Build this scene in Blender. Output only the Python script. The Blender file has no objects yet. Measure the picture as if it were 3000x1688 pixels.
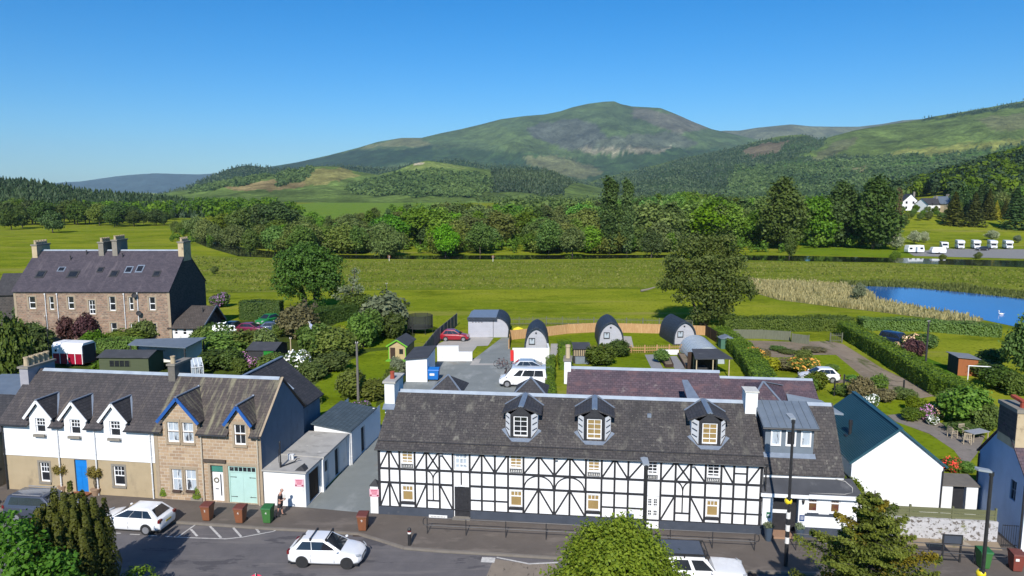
import bpy, bmesh, math, random
import numpy as np
from mathutils import Vector, Matrix
R = math.radians
PI = math.pi
scene = bpy.context.scene
COL = scene.collection

# ------------------------------------------------------------------ camera
PITCH = R(7.6); FPX = 2119.0; CAMH = 20.0
cam_d = bpy.data.cameras.new('camera'); cam = bpy.data.objects.new('camera', cam_d); COL.objects.link(cam)
cam_d.sensor_width = 36.0; cam_d.lens = 36.0 * FPX / 3000.0
cam_d.clip_start = 0.5; cam_d.clip_end = 60000.0
cam.location = (0, 0, CAMH); cam.rotation_euler = (PI / 2 - PITCH, 0, 0)
scene.camera = cam

# ------------------------------------------------------------------ sky, sun, exposure
SUN_AZ = R(6.5); SUN_EL = R(37.0)
world = bpy.data.worlds.new('World'); scene.world = world; world.use_nodes = True
wn = world.node_tree.nodes; wl = world.node_tree.links
bg = wn['Background']
sky = wn.new('ShaderNodeTexSky'); sky.sky_type = 'NISHITA'; sky.sun_disc = False
sky.sun_elevation = SUN_EL; sky.sun_rotation = PI + SUN_AZ
sky.altitude = 100.0; sky.air_density = 1.0; sky.dust_density = 0.4; sky.ozone_density = 3.2
hsv = wn.new('ShaderNodeHueSaturation'); hsv.inputs['Saturation'].default_value = 1.22; hsv.inputs['Value'].default_value = 1.0
tint = wn.new('ShaderNodeMix'); tint.data_type = 'RGBA'; tint.blend_type = 'MULTIPLY'; tint.inputs['Factor'].default_value = 1.0; tint.inputs[7].default_value = (0.66, 0.91, 1.17, 1)
wl.new(sky.outputs[0], tint.inputs[6]); wl.new(tint.outputs[2], hsv.inputs['Color']); wl.new(hsv.outputs[0], bg.inputs['Color'])
bg.inputs['Strength'].default_value = 0.087
sun_d = bpy.data.lights.new('sun', 'SUN'); sun = bpy.data.objects.new('sun', sun_d); COL.objects.link(sun)
sun_d.energy = 4.6; sun_d.angle = R(0.5); sun_d.color = (1.0, 0.955, 0.88)
sun_dir = Vector((-math.sin(SUN_AZ) * math.cos(SUN_EL), -math.cos(SUN_AZ) * math.cos(SUN_EL), math.sin(SUN_EL)))
sun.rotation_euler = sun_dir.to_track_quat('Z', 'Y').to_euler()
scene.view_settings.view_transform = 'Standard'; scene.view_settings.look = 'None'
scene.view_settings.exposure = 0.32; scene.view_settings.gamma = 1.0

# ------------------------------------------------------------------ survey: photograph pixel -> point on a real plane
CP, SP = math.cos(PITCH), math.sin(PITCH)
def ray(px, py):
    a = (px - 1500) / FPX; b = -(py - 844) / FPX
    return a, CP + b * SP, -SP + b * CP
def G(px, py, z=0.0):
    d = ray(px, py); t = (z - CAMH) / d[2]
    return d[0] * t, d[1] * t, z
def V(px, py, Y):
    d = ray(px, py); t = Y / d[1]
    return d[0] * t, Y, CAMH + d[2] * t
def GD(x, y, z=0.0):
    return G(x * 3000 / 2576, y * 3000 / 2576, z)
def VD(x, y, Y):
    return V(x * 3000 / 2576, y * 3000 / 2576, Y)

# ------------------------------------------------------------------ things and parts
def tag(o, label=None, cat=None, group=None, kind=None):
    if label: o['label'] = label
    if cat: o['category'] = cat
    if group: o['group'] = group
    if kind: o['kind'] = kind
    return o
def thing(name, label, cat, loc=(0, 0, 0), rz=0.0, group=None):
    o = bpy.data.objects.new(name, None); COL.objects.link(o)
    o.location = loc; o.rotation_euler = (0, 0, rz); o.empty_display_size = 0.3
    return tag(o, label, cat, group)
def copy_thing(root, loc, rz=None, scale=None, label=None, group=None):
    r = root.copy(); COL.objects.link(r); r.location = loc
    if rz is not None: r.rotation_euler = (0, 0, rz)
    if scale is not None: r.scale = scale if hasattr(scale, '__len__') else (scale,) * 3
    if label: r['label'] = label
    if group: r['group'] = group
    for ch in list(root.children):
        c = ch.copy(); COL.objects.link(c); c.parent = r
        for g in list(ch.children):
            d = g.copy(); COL.objects.link(d); d.parent = c
    return r

class MB:
    """collects faces; build() links them as one mesh object"""
    def __init__(s): s.v = []; s.f = []; s.m = []
    def add(s, vs, fs, mi=0):
        n = len(s.v); s.v.extend([tuple(p) for p in vs])
        for f in fs: s.f.append([i + n for i in f]); s.m.append(mi)
        return s
    def poly(s, pts, mi=0): return s.add(pts, [list(range(len(pts)))], mi)
    def box(s, x0, x1, y0, y1, z0, z1, mi=0):
        return s.add([(x0, y0, z0), (x1, y0, z0), (x1, y1, z0), (x0, y1, z0), (x0, y0, z1), (x1, y0, z1), (x1, y1, z1), (x0, y1, z1)],
                     [(0, 3, 2, 1), (4, 5, 6, 7), (0, 1, 5, 4), (1, 2, 6, 5), (2, 3, 7, 6), (3, 0, 4, 7)], mi)
    def prism(s, pts, vec, mi=0):
        n = len(pts); a = [Vector(p) for p in pts]; b = [p + Vector(vec) for p in a]
        return s.add(a + b, [list(range(n))[::-1], list(range(n, 2 * n))] + [(i, (i + 1) % n, n + (i + 1) % n, n + i) for i in range(n)], mi)
    def beam(s, a, b, w, h, up=(0, 0, 1), mi=0):
        a, b = Vector(a), Vector(b); d = (b - a).normalized(); up = Vector(up)
        x = d.cross(up)
        if x.length < 1e-4: x = d.cross(Vector((1, 0, 0)))
        x.normalize(); z = x.cross(d)
        c = [x * i * w / 2 + z * j * h / 2 for i, j in ((-1, -1), (1, -1), (1, 1), (-1, 1))]
        return s.prism([a + k for k in c], b - a, mi)
    def tube(s, a, b, r0, r1=None, n=8, mi=0, caps=True):
        r1 = r0 if r1 is None else r1
        a, b = Vector(a), Vector(b); d = (b - a).normalized()
        x = d.cross(Vector((0, 0, 1)))
        if x.length < 1e-4: x = Vector((1, 0, 0))
        x.normalize(); y = d.cross(x)
        vs = [p + (x * math.cos(t) + y * math.sin(t)) * r for p, r in ((a, r0), (b, r1)) for t in [2 * PI * i / n for i in range(n)]]
        fs = [(i, (i + 1) % n, n + (i + 1) % n, n + i) for i in range(n)]
        if caps: fs += [list(range(n))[::-1], list(range(n, 2 * n))]
        return s.add(vs, fs, mi)
    def path(s, pts, r0, r1=None, n=7, mi=0):
        r1 = r0 if r1 is None else r1; k = len(pts) - 1
        for i in range(k): s.tube(pts[i], pts[i + 1], r0 + (r1 - r0) * i / k, r0 + (r1 - r0) * (i + 1) / k, n, mi)
        return s
    def lathe(s, prof, c=(0, 0, 0), n=12, mi=0):
        vs = [(c[0] + r * math.cos(2 * PI * i / n), c[1] + r * math.sin(2 * PI * i / n), c[2] + z) for r, z in prof for i in range(n)]
        fs = [(k * n + i, k * n + (i + 1) % n, (k + 1) * n + (i + 1) % n, (k + 1) * n + i) for k in range(len(prof) - 1) for i in range(n)]
        fs += [list(range(n))[::-1], [(len(prof) - 1) * n + i for i in range(n)]]
        return s.add(vs, fs, mi)
    def ball(s, c, rx, ry=None, rz=None, n=10, mi=0):
        ry = ry or rx; rz = rz or rx; k = max(4, n // 2); vs = []; fs = []
        for j in range(k + 1):
            t = PI * j / k
            for i in range(n):
                a = 2 * PI * i / n
                vs.append((c[0] + rx * math.sin(t) * math.cos(a), c[1] + ry * math.sin(t) * math.sin(a), c[2] + rz * math.cos(t)))
        for j in range(k):
            for i in range(n): fs.append((j * n + i, j * n + (i + 1) % n, (j + 1) * n + (i + 1) % n, (j + 1) * n + i))
        return s.add(vs, fs, mi)
    def build(s, name, mats, parent=None, loc=(0, 0, 0), rz=0.0, smooth=False, uv=True, bevel=0.0, sub=0, weld=False):
        me = bpy.data.meshes.new(name); me.from_pydata(s.v, [], s.f)
        if not isinstance(mats, (list, tuple)): mats = [mats]
        for m in mats: me.materials.append(m)
        me.polygons.foreach_set('material_index', s.m)
        bm = bmesh.new(); bm.from_mesh(me)
        if weld: bmesh.ops.remove_doubles(bm, verts=bm.verts, dist=1e-4)
        bmesh.ops.recalc_face_normals(bm, faces=bm.faces)
        if uv:
            lay = bm.loops.layers.uv.new('UVMap')
            for f in bm.faces:
                n = f.normal; t = Vector((-n.y, n.x, 0))
                t = Vector((1, 0, 0)) if t.length < 1e-3 else t.normalized()
                b = n.cross(t)
                for l in f.loops: l[lay].uv = (l.vert.co.dot(t), l.vert.co.dot(b))
        bm.to_mesh(me); bm.free()
        if smooth:
            for p in me.polygons: p.use_smooth = True
        o = bpy.data.objects.new(name, me); COL.objects.link(o)
        o.location = loc; o.rotation_euler = (0, 0, rz)
        if parent is not None: o.parent = parent
        if bevel:
            md = o.modifiers.new('bevel', 'BEVEL'); md.width = bevel; md.segments = 2; md.limit_method = 'ANGLE'
        if sub:
            md = o.modifiers.new('sub', 'SUBSURF'); md.levels = sub; md.render_levels = sub
        return o

def build_each(mb, name, mats, parent=None, **k):
    """pieces that do not touch become parts of their own"""
    comp = []
    for f, mi in zip(mb.f, mb.m):
        P = [mb.v[i] for i in f]; lo = [min(p[a] for p in P) - .012 for a in range(3)]; hi = [max(p[a] for p in P) + .012 for a in range(3)]; fs = [(f, mi)]; keep = []
        for c in comp:
            if all(c[0][a] <= hi[a] and c[1][a] >= lo[a] for a in range(3)): lo = [min(lo[a], c[0][a]) for a in range(3)]; hi = [max(hi[a], c[1][a]) for a in range(3)]; fs += c[2]
            else: keep.append(c)
        comp = keep + [(lo, hi, fs)]
    for lo, hi, fs in comp:
        q = MB()
        for f, mi in fs: q.poly([mb.v[i] for i in f], mi)
        q.build(name, mats, parent, weld=True, **k)
# ------------------------------------------------------------------ materials
MATS = {}
def srgb(r, g, b):
    f = lambda c: c / 12.92 if c <= 0.04045 else ((c + 0.055) / 1.055) ** 2.4
    return (f(r / 255), f(g / 255), f(b / 255), 1)
def c4(c): return tuple(c) + (1,) if len(c) == 3 else tuple(c)
def M(name, c1, c2=None, ns=3.0, stretch=(1, 1, 1), rough=0.8, brick=None, patches=(), bump=0.0, bs=None, coord='Object', metal=0.0, spec=0.3, alpha=None, coat=0.0):
    """procedural material: fractal mix of c1/c2, optional courses of brick/slate, patches of stain or lichen with shapes of their own"""
    if name in MATS: return MATS[name]
    m = bpy.data.materials.new(name); m.use_nodes = True; MATS[name] = m
    nt = m.node_tree; N = nt.nodes; L = nt.links; P = N['Principled BSDF']
    if coord == 'World': co = N.new('ShaderNodeNewGeometry').outputs['Position']
    elif coord == 'UV': co = N.new('ShaderNodeTexCoord').outputs['UV']
    else: co = N.new('ShaderNodeTexCoord').outputs['Object']
    def noise(scale, st, det=5.0, rg=0.6):
        mp = N.new('ShaderNodeMapping'); mp.inputs['Scale'].default_value = st; L.new(co, mp.inputs['Vector'])
        n = N.new('ShaderNodeTexNoise'); n.inputs['Scale'].default_value = scale; n.inputs['Detail'].default_value = det; n.inputs['Roughness'].default_value = rg
        L.new(mp.outputs[0], n.inputs['Vector']); return n.outputs['Fac']
    def ramp(fac, a, b):
        r = N.new('ShaderNodeMapRange'); r.inputs['From Min'].default_value = a; r.inputs['From Max'].default_value = b
        L.new(fac, r.inputs['Value']); return r.outputs[0]
    def mix(fac, a, b):
        x = N.new('ShaderNodeMix'); x.data_type = 'RGBA'
        if isinstance(fac, float): x.inputs['Factor'].default_value = fac
        else: L.new(fac, x.inputs['Factor'])
        for k, s in ((6, a), (7, b)):
            if isinstance(s, tuple): x.inputs[k].default_value = c4(s)
            else: L.new(s, x.inputs[k])
        return x.outputs[2]
    c2 = c2 or tuple(k * 0.8 for k in c1[:3])
    cur = mix(ramp(noise(ns, stretch), 0.3, 0.7), c4(c1), c4(c2))
    height = None
    if brick:
        w, h, mort, mc, b1, b2 = brick
        t = N.new('ShaderNodeTexBrick'); L.new(co, t.inputs['Vector'])
        t.inputs['Scale'].default_value = 1.0; t.inputs['Brick Width'].default_value = w; t.inputs['Row Height'].default_value = h
        t.inputs['Mortar Size'].default_value = mort; t.inputs['Bias'].default_value = 0.0; t.inputs['Mortar Smooth'].default_value = 0.2
        t.inputs['Color1'].default_value = c4(b1); t.inputs['Color2'].default_value = c4(b2); t.inputs['Mortar'].default_value = c4(mc)
        x = N.new('ShaderNodeMix'); x.data_type = 'RGBA'; x.blend_type = 'MULTIPLY'; x.inputs['Factor'].default_value = 1.0
        L.new(cur, x.inputs[6]); L.new(t.outputs['Color'], x.inputs[7]); cur = x.outputs[2]; height = t.outputs['Fac']
    for (pc, ps, lo, hi, st) in patches:
        cur = mix(ramp(noise(ps, st, 6.0, 0.65), lo, hi), cur, c4(pc))
    L.new(cur, P.inputs['Base Color'])
    P.inputs['Roughness'].default_value = rough; P.inputs['Metallic'].default_value = metal; P.inputs['Specular IOR Level'].default_value = spec
    if coat: P.inputs['Coat Weight'].default_value = coat; P.inputs['Coat Roughness'].default_value = 0.05
    if alpha is not None: P.inputs['Alpha'].default_value = alpha
    if bump:
        b = N.new('ShaderNodeBump'); b.inputs['Strength'].default_value = min(1.0, bump); b.inputs['Distance'].default_value = 0.02
        if height is not None:
            iv = N.new('ShaderNodeMath'); iv.operation = 'SUBTRACT'; iv.inputs[0].default_value = 1.0; L.new(height, iv.inputs[1]); L.new(iv.outputs[0], b.inputs['Height'])
        else: L.new(noise(bs or ns * 6, stretch, 4.0), b.inputs['Height'])
        L.new(b.outputs[0], P.inputs['Normal'])
    return m
def leafmat(name, dark, light, trans=0.25, vary=0.25, rough=0.6):
    """leaf colour varies leaf by leaf ('tint') and tree by tree (object random)"""
    if name in MATS: return MATS[name]
    m = bpy.data.materials.new(name); m.use_nodes = True; MATS[name] = m
    nt = m.node_tree; N = nt.nodes; L = nt.links; P = N['Principled BSDF']; out = N['Material Output']
    at = N.new('ShaderNodeAttribute'); at.attribute_name = 'tint'
    mx = N.new('ShaderNodeMix'); mx.data_type = 'RGBA'; L.new(at.outputs['Fac'], mx.inputs['Factor'])
    mx.inputs[6].default_value = c4(tuple(k * 1.75 for k in dark[:3])); mx.inputs[7].default_value = c4(tuple(k * 1.75 for k in light[:3]))
    oi = N.new('ShaderNodeObjectInfo')
    def rng(a, b, k):
        r = N.new('ShaderNodeMapRange'); r.inputs['To Min'].default_value = a; r.inputs['To Max'].default_value = b
        s = N.new('ShaderNodeMath'); s.operation = 'MULTIPLY'; s.inputs[1].default_value = k
        fr = N.new('ShaderNodeMath'); fr.operation = 'FRACT'
        L.new(oi.outputs['Random'], s.inputs[0]); L.new(s.outputs[0], fr.inputs[0]); L.new(fr.outputs[0], r.inputs['Value']); return r.outputs[0]
    hs = N.new('ShaderNodeHueSaturation'); L.new(mx.outputs[2], hs.inputs['Color'])
    L.new(rng(0.5 - 0.10 * vary, 0.5 + 0.10 * vary, 7.31), hs.inputs['Hue']); L.new(rng(1 - vary, 1 + vary, 3.7), hs.inputs['Value'])
    L.new(rng(1 - vary * .6, 1 + vary * .3, 11.9), hs.inputs['Saturation'])
    L.new(hs.outputs[0], P.inputs['Base Color']); P.inputs['Roughness'].default_value = rough; P.inputs['Specular IOR Level'].default_value = 0.25
    tr = N.new('ShaderNodeBsdfTranslucent'); L.new(hs.outputs[0], tr.inputs['Color'])
    ms = N.new('ShaderNodeMixShader'); ms.inputs[0].default_value = min(.4, trans + .08)
    L.new(P.outputs[0], ms.inputs[1]); L.new(tr.outputs[0], ms.inputs[2]); L.new(ms.outputs[0], out.inputs['Surface'])
    return m

# ------------------------------------------------------------------ leaves
RS = np.random.RandomState(11)
def unit(a): return a / np.maximum(1e-9, np.linalg.norm(a, axis=1, keepdims=True))
def card_mesh(name, C, N, size, tint, mat, aspect=1.0, rs=RS):
    """one leaf-sized lozenge per row of C, facing N"""
    n = len(C); N = unit(N)
    t = unit(np.cross(N, unit(rs.normal(size=(n, 3))))); b = np.cross(N, t)
    sz = (np.ones(n) * size * rs.uniform(0.6, 1.35, n))[:, None]
    vs = np.empty((n, 4, 3)); vs[:, 0] = C - t * sz * .5; vs[:, 1] = C + b * sz * .33 * aspect; vs[:, 2] = C + t * sz * .5; vs[:, 3] = C - b * sz * .33 * aspect
    return quads(name, vs, tint, mat)
def quads(name, vs, tint, mat):
    n = len(vs); me = bpy.data.meshes.new(name)
    me.vertices.add(4 * n); me.vertices.foreach_set('co', vs.reshape(-1).astype(np.float32))
    me.loops.add(4 * n); me.loops.foreach_set('vertex_index', np.arange(4 * n, dtype=np.int32))
    me.polygons.add(n); me.polygons.foreach_set('loop_start', np.arange(0, 4 * n, 4, dtype=np.int32))
    me.polygons.foreach_set('loop_total', np.full(n, 4, dtype=np.int32))
    me.update(calc_edges=True)
    a = me.attributes.new('tint', 'FLOAT', 'FACE'); a.data.foreach_set('value', np.clip(tint, 0, 1).astype(np.float32))
    me.materials.append(mat); return me
def clump_cloud(blobs, dens, per, cr, rs, flat=0.7, inner=0.55, droop=0.0):
    """leaf positions: clumps sit in the outer shell of every blob; -> C, N, tint"""
    Cs, Ns, Ts = [], [], []
    for (cx, cy, cz, rx, ry, rz) in blobs:
        area = 4 * PI * ((rx * ry) ** 1.6 / 3 + (rx * rz) ** 1.6 / 3 + (ry * rz) ** 1.6 / 3) ** (1 / 1.6)
        k = max(4, int(dens * area)); d = unit(rs.normal(size=(k, 3)))
        rr = inner + (1.02 - inner) * rs.uniform(0, 1, k) ** 0.5
        cc = np.array([cx, cy, cz]) + d * np.array([rx, ry, rz]) * rr[:, None]
        ct = rs.uniform(0, 1, k)
        P = np.repeat(cc, per, 0); D = np.repeat(d, per, 0); T = np.repeat(ct, per)
        off = rs.normal(size=(k * per, 3)) * cr * 0.55; off[:, 2] *= flat
        P = P + off; P[:, 2] -= droop * np.linalg.norm(off[:, :2], axis=1)
        Cs.append(P); Ns.append(D * 0.75 + rs.normal(size=(k * per, 3)) * 0.55 + np.array([0, 0, 0.35])); Ts.append(T * 0.6 + rs.uniform(0, 1, k * per) * 0.4)
    return np.concatenate(Cs), np.concatenate(Ns), np.concatenate(Ts)
def link(name, me, parent=None, loc=(0, 0, 0), rz=0.0, scale=1.0):
    o = bpy.data.objects.new(name, me); COL.objects.link(o); o.location = loc; o.rotation_euler = (0, 0, rz)
    o.scale = scale if hasattr(scale, '__len__') else (scale,) * 3
    if parent is not None: o.parent = parent
    return o
def over(o, mat):
    """this copy wears another material than the mesh it shares"""
    o.material_slots[0].link = 'OBJECT'; o.material_slots[0].material = mat
def text_part(name, body, size, mat, parent, loc, rot, extrude=0.002):
    cu = bpy.data.curves.new(name, 'FONT'); cu.body = body; cu.size = size; cu.extrude = extrude; cu.align_x = 'CENTER'; cu.align_y = 'CENTER'
    tmp = bpy.data.objects.new(name, cu); COL.objects.link(tmp)
    dg = bpy.context.evaluated_depsgraph_get(); me = bpy.data.meshes.new_from_object(tmp.evaluated_get(dg))
    bpy.data.objects.remove(tmp); bpy.data.curves.remove(cu)
    me.materials.clear(); me.materials.append(mat)
    o = bpy.data.objects.new(name, me); COL.objects.link(o); o.parent = parent; o.location = loc; o.rotation_euler = rot
    return o
# ------------------------------------------------------------------ the setting: ground, road, water, hills
from mathutils import noise as mnoise
def sm(t): t = min(1.0, max(0.0, t)); return t * t * (3 - 2 * t)
def kline(x): return 41.0 - 0.12 * min(80, max(-80, x))
def gh(x, y):
    """ground level: flat by the river, rising to the wooded hill at the right"""
    d = y - kline(x)
    if d < 0: return -0.14
    a = x / y if y > 240 else 0.0
    h = sm((a - 0.40) / 0.16) * 11.5 * sm((y - 258) / 170.0) + sm((a - 0.47) / 0.30) * (46 * sm((y - 430) / 330.0) + 20 * sm((y - 700) / 500.0))
    return h - 0.02
def onground(xd, yd):
    d = ray(xd * 3000 / 2576, yd * 3000 / 2576); t = 60.0
    while t < 1500 and CAMH + d[2] * t > gh(d[0] * t, d[1] * t): t += 1.0
    return d[0] * t, d[1] * t, max(0.0, gh(d[0] * t, d[1] * t))
def grassmat(name, a, b, c, tan=None, st=(1, 1, 1)):
    p = [(c, 0.045, 0.44, 0.58, st), (tuple(k * .72 for k in b), 0.13, 0.52, 0.66, st), (c, 0.55, .55, .68, (1, 1, 1)), (tuple(k * .8 for k in b), 1.9, 0.52, 0.64, (1, 1, 1))]
    if tan: p.append((tan, 0.06, 0.56, 0.72, (st[0] * .5, st[1] * 2.2, 1)))
    return M(name, a, b, ns=0.35, coord='World', rough=0.95, patches=p, bump=0.6, bs=2.2, spec=0.0)
m_field = grassmat('field_grass', (.185, .225, .016), (.135, .178, .012), (.235, .255, .022), (.26, .235, .06), (.6, 1, 1))
m_rough = grassmat('rough_grass', (.150, .190, .020), (.112, .152, .016), (.19, .215, .028), (.24, .22, .065), (.3, 1.3, 1))
m_lawn = grassmat('lawn_grass', (.150, .205, .010), (.120, .17, .010), (.17, .22, .012))
m_gard = grassmat('garden_ground', (.06, .085, .015), (.045, .055, .018), (.07, .10, .014))
xs = sorted(set([-12000, -7000, -4000, -2500, -1600, -1000, -700] + list(range(-500, 101, 50)) + list(range(110, 700, 15)) + [760, 850, 1000, 1400, 2200, 4000, 7000, 12000]))
ds = [-160, -40, -12, -0.25, 0.25, 3, 12, 40, 80, 120, 160, 200, 215] + list(range(230, 900, 15)) + [950, 1050, 1200, 1500, 2000, 3000, 5000, 9000]
g = MB()
for d in ds:
    for x in xs:
        y = kline(x) + d
        g.v.append((x, y, gh(x, y)))
nx = len(xs)
for j in range(len(ds) - 1):
    for i in range(nx - 1):
        g.f.append((j * nx + i, j * nx + i + 1, (j + 1) * nx + i + 1, (j + 1) * nx + i)); g.m.append(0)
tag(g.build('ground', m_field, uv=False, smooth=False), kind='structure')

def sheet(name, pts, z, mat, disp=True, kind='structure', thick=0.0, label=None, cat=None):
    """a flat sheet; pts are survey pixels (disp) or metres"""
    P = [(GD(*p, z)[:2] if disp and not (len(p) == 3) else p[:2]) for p in pts]
    m = MB(); m.poly([(x, y, z) for x, y in P])
    if thick: m.prism([(x, y, z - thick) for x, y in P], (0, 0, thick - 0.002)) if False else None
    o = m.build(name, mat, uv=False)
    return tag(o, label, cat, kind=kind)
W = lambda x, y: (x, y, 0)         # a point already in metres
sheet('meadow', [(470, 640), (700, 652), (1300, 655), (1700, 652), (2250, 662), (2700, 676), (2750, 760), (2575, 744), (2250, 712), (1900, 700), (1680, 726), (1000, 730), (520, 738), (430, 690)], 0.0, m_rough)
m_green = grassmat('far_field_grass', (.12, .22, .03), (.14, .22, .03), (.16, .23, .035))
sheet('far_field', [(735, 552), (985, 552), (1180, 512), (1250, 497), (990, 491), (742, 515)], 0.02, m_green)
sheet('far_field', [(520, 492), (745, 508), (745, 492), (640, 486)], 0.02, m_green)
sheet('caravan_field', [(2000, 640), (2250, 648), (2330, 640), (2260, 625), (2250, 600), (2200, 595), (2020, 615)], 0.01, grassmat('park_grass', (.14, .21, .012), (.115, .18, .012), (.16, .22, .014)))
m_hard = M('gravel_hardstanding', (.26, .25, .23), (.20, .19, .18), ns=1.5, coord='World', rough=0.95)
sheet('hardstanding', [(2285, 636), (2360, 626), (2700, 628), (2720, 655), (2575, 651), (2300, 644)], 0.03, m_hard)
# the bank lawn and drive above the caravan park
m_water = M('river_water', (.010, .014, .010), (.014, .018, .012), ns=.2, coord='World', rough=0.06, bump=0.10, bs=1.2, spec=0.5)
m_pond = M('sky_blue_pond_water', (.012, .095, .33), (.015, .115, .38), ns=.05, coord='World', rough=0.12, bump=0.05, bs=2.0, spec=0.5)  # blue of the reflected sky is put into the water's base colour
sheet('river', [(470, 600), (520, 622), (600, 645), (700, 650), (1000, 652), (1300, 653), (1700, 649), (1900, 655), (2250, 661), (2575, 673), (2900, 686), (2900, 668), (2575, 656), (2250, 649), (2000, 643), (1700, 641), (1300, 642), (1000, 643), (760, 640), (660, 630), (560, 612), (490, 594)], 0.015, m_water)
sheet('pond', [(2118, 717), (2160, 720), (2230, 721), (2300, 724), (2440, 737), (2575, 752), (2800, 778), (2900, 870), (2575, 826), (2480, 806), (2390, 788), (2290, 768), (2205, 757), (2190, 740)], 0.02, m_pond)
m_reed = M('reed_ground', (.24, .22, .09), (.15, .165, .045), ns=.4, coord='World', rough=1.0)
sheet('reed_bed', [(1880, 702), (1990, 707), (2125, 716), (2195, 738), (2205, 757), (2290, 768), (2390, 788), (2480, 806), (2440, 815), (2330, 800), (2210, 785), (2080, 770), (1960, 755), (1890, 735)], 0.01, m_reed)
# a shore of darker sedge round the far side of the pond
sheet('pond_shore', [(2100, 712), (2300, 716), (2440, 728), (2575, 742), (2810, 770), (2800, 779), (2575, 753), (2440, 738), (2300, 725), (2160, 721)], 0.012, M('sedge_ground', (.07, .085, .014), (.05, .06, .012), ns=.5, coord='World', rough=1.0))

# road, kerb, pavement
m_road = M('asphalt', (.140, .128, .128), (.110, .102, .105), ns=1.1, coord='World', rough=0.85, patches=[((.165, .150, .143), .5, .52, .64, (.35, 2.4, 1)), ((.080, .075, .08), .35, .57, .60, (.8, 2.2, 1)), ((.10, .093, .095), 2.2, .58, .70, (.12, 3.0, 1)), ((.21, .195, .19), 38, .58, .70, (1, 1, 1))], bump=0.35, bs=40)
m_pave = M('pavement_tarmac', (.130, .108, .092), (.105, .088, .075), ns=.9, coord='World', rough=0.9, patches=[((.17, .142, .12), .55, .55, .66, (.6, 1.5, 1)), ((.062, .052, .046), .3, .64, .72, (1, 1, 1)), ((.18, .155, .135), 30, .6, .7, (1, 1, 1))], bump=0.3, bs=35)
m_kerb = M('kerb_stone', (.20, .175, .15), (.16, .14, .12), ns=2, coord='World', rough=0.9)
KERB = [(-80, 51.0)] + [G(*q)[:2] for q in [(0, 1490), (260, 1508), (519, 1529), (800, 1548), (890, 1552), (1050, 1563), (1110, 1581), (1183, 1604), (1290, 1613), (1450, 1622), (1623, 1633), (1900, 1653), (2200, 1674), (2340, 1677), (2500, 1686), (2750, 1705)]] + [(60, 28.0)]
rd = MB(); rd.poly([(x, y - .03, -.12) for x, y in KERB] + [(60, 14, -.12), (-80, 38, -.12)])
tag(rd.build('road', m_road, uv=False), kind='structure')
pv = MB()
far = [(60, kline(60) + 3), (33, kline(33) + 6), (-36, kline(-36) + 4), (-80, kline(-80) + 3)]
pv.poly([(x, y + .14, 0.0) for x, y in KERB] + [(x, y, 0.0) for x, y in far])
tag(pv.build('pavement', m_pave, uv=False), kind='structure')
kb = MB()
for a, b in zip(KERB[:-1], KERB[1:]):
    A, B = Vector((*a, -.062)), Vector((*b, -.062)); kb.beam(A + Vector((0, .07, 0)), B + Vector((0, .07, 0)), .15, .13)
tag(kb.build('kerb', m_kerb, uv=False), kind='structure')
m_paint = M('road_paint', (.62, .60, .56), (.38, .36, .34), ns=6, coord='World', rough=0.8)
def strip(pts, w, z=-.116):
    mk = MB(); q = [Vector(G(*p, z)) for p in pts]
    for a, b in zip(q[:-1], q[1:]):
        s = (b - a).cross(Vector((0, 0, 1))).normalized() * w / 2; mk.poly([a - s, b - s, b + s, a + s])
    return mk
r6 = lambda x, y: (x * .3106, 1380 + y * .3106)
mk = MB()
for pts, w in [([r6(1845, 505), r6(1680, 620)], .10), ([r6(1640, 622), r6(1860, 632), r6(2130, 640), r6(2280, 625), r6(2576, 570), (830, 1542)], .09), ([r6(1800, 548), r6(1860, 615)], .13), ([r6(1980, 520), r6(2085, 630)], .13),
               ([r6(2200, 535), r6(2275, 620)], .13), ([r6(2418, 545), r6(2445, 582)], .13), ([r6(1045, 583), r6(1140, 588)], .09), ([r6(1225, 596), r6(1320, 600)], .09), ([r6(1400, 608), r6(1480, 612)], .09), ([r6(1560, 616), r6(1625, 620)], .09)]:
    s = strip(pts, w); mk.add(s.v, s.f)
tag(mk.build('road_marking', m_paint, uv=False), 'white hatched parking bay lines on the road', kind='structure')
buff = [(1447, 1637), (1550, 1653), (1625, 1651), (1660, 1700), (1420, 1700)]
bf = MB(); bf.poly([G(*q, -.116) for q in buff])
tag(bf.build('crossing_surface', M('buff_surfacing', (.25, .205, .16), (.20, .165, .13), ns=1.5, coord='World', rough=.95, patches=[((.08, .066, .055), 2.6, .60, .68, (3.0, .7, 1))]), uv=False), kind='structure')
mk2 = strip([(1455, 1633), (1550, 1652), (1640, 1648)], .12, -.112); s = strip([(1432, 1633), (1428, 1648)], .75, -.112); mk2.add(s.v, s.f)
tag(mk2.build('road_marking', m_paint, uv=False), kind='structure')
dr = MB()
for q in [(1052, 1567), (2196, 1683)]:
    c = G(*q, -.115); dr.box(c[0] - .35, c[0] + .35, c[1] - .22, c[1] + .22, -.117, -.114)
tag(dr.build('drain_cover', M('drain_iron', (.05, .035, .03), (.07, .05, .04), ns=30, rough=.7), uv=False), 'rusty iron gully grates in the road edge', kind='structure')

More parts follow.
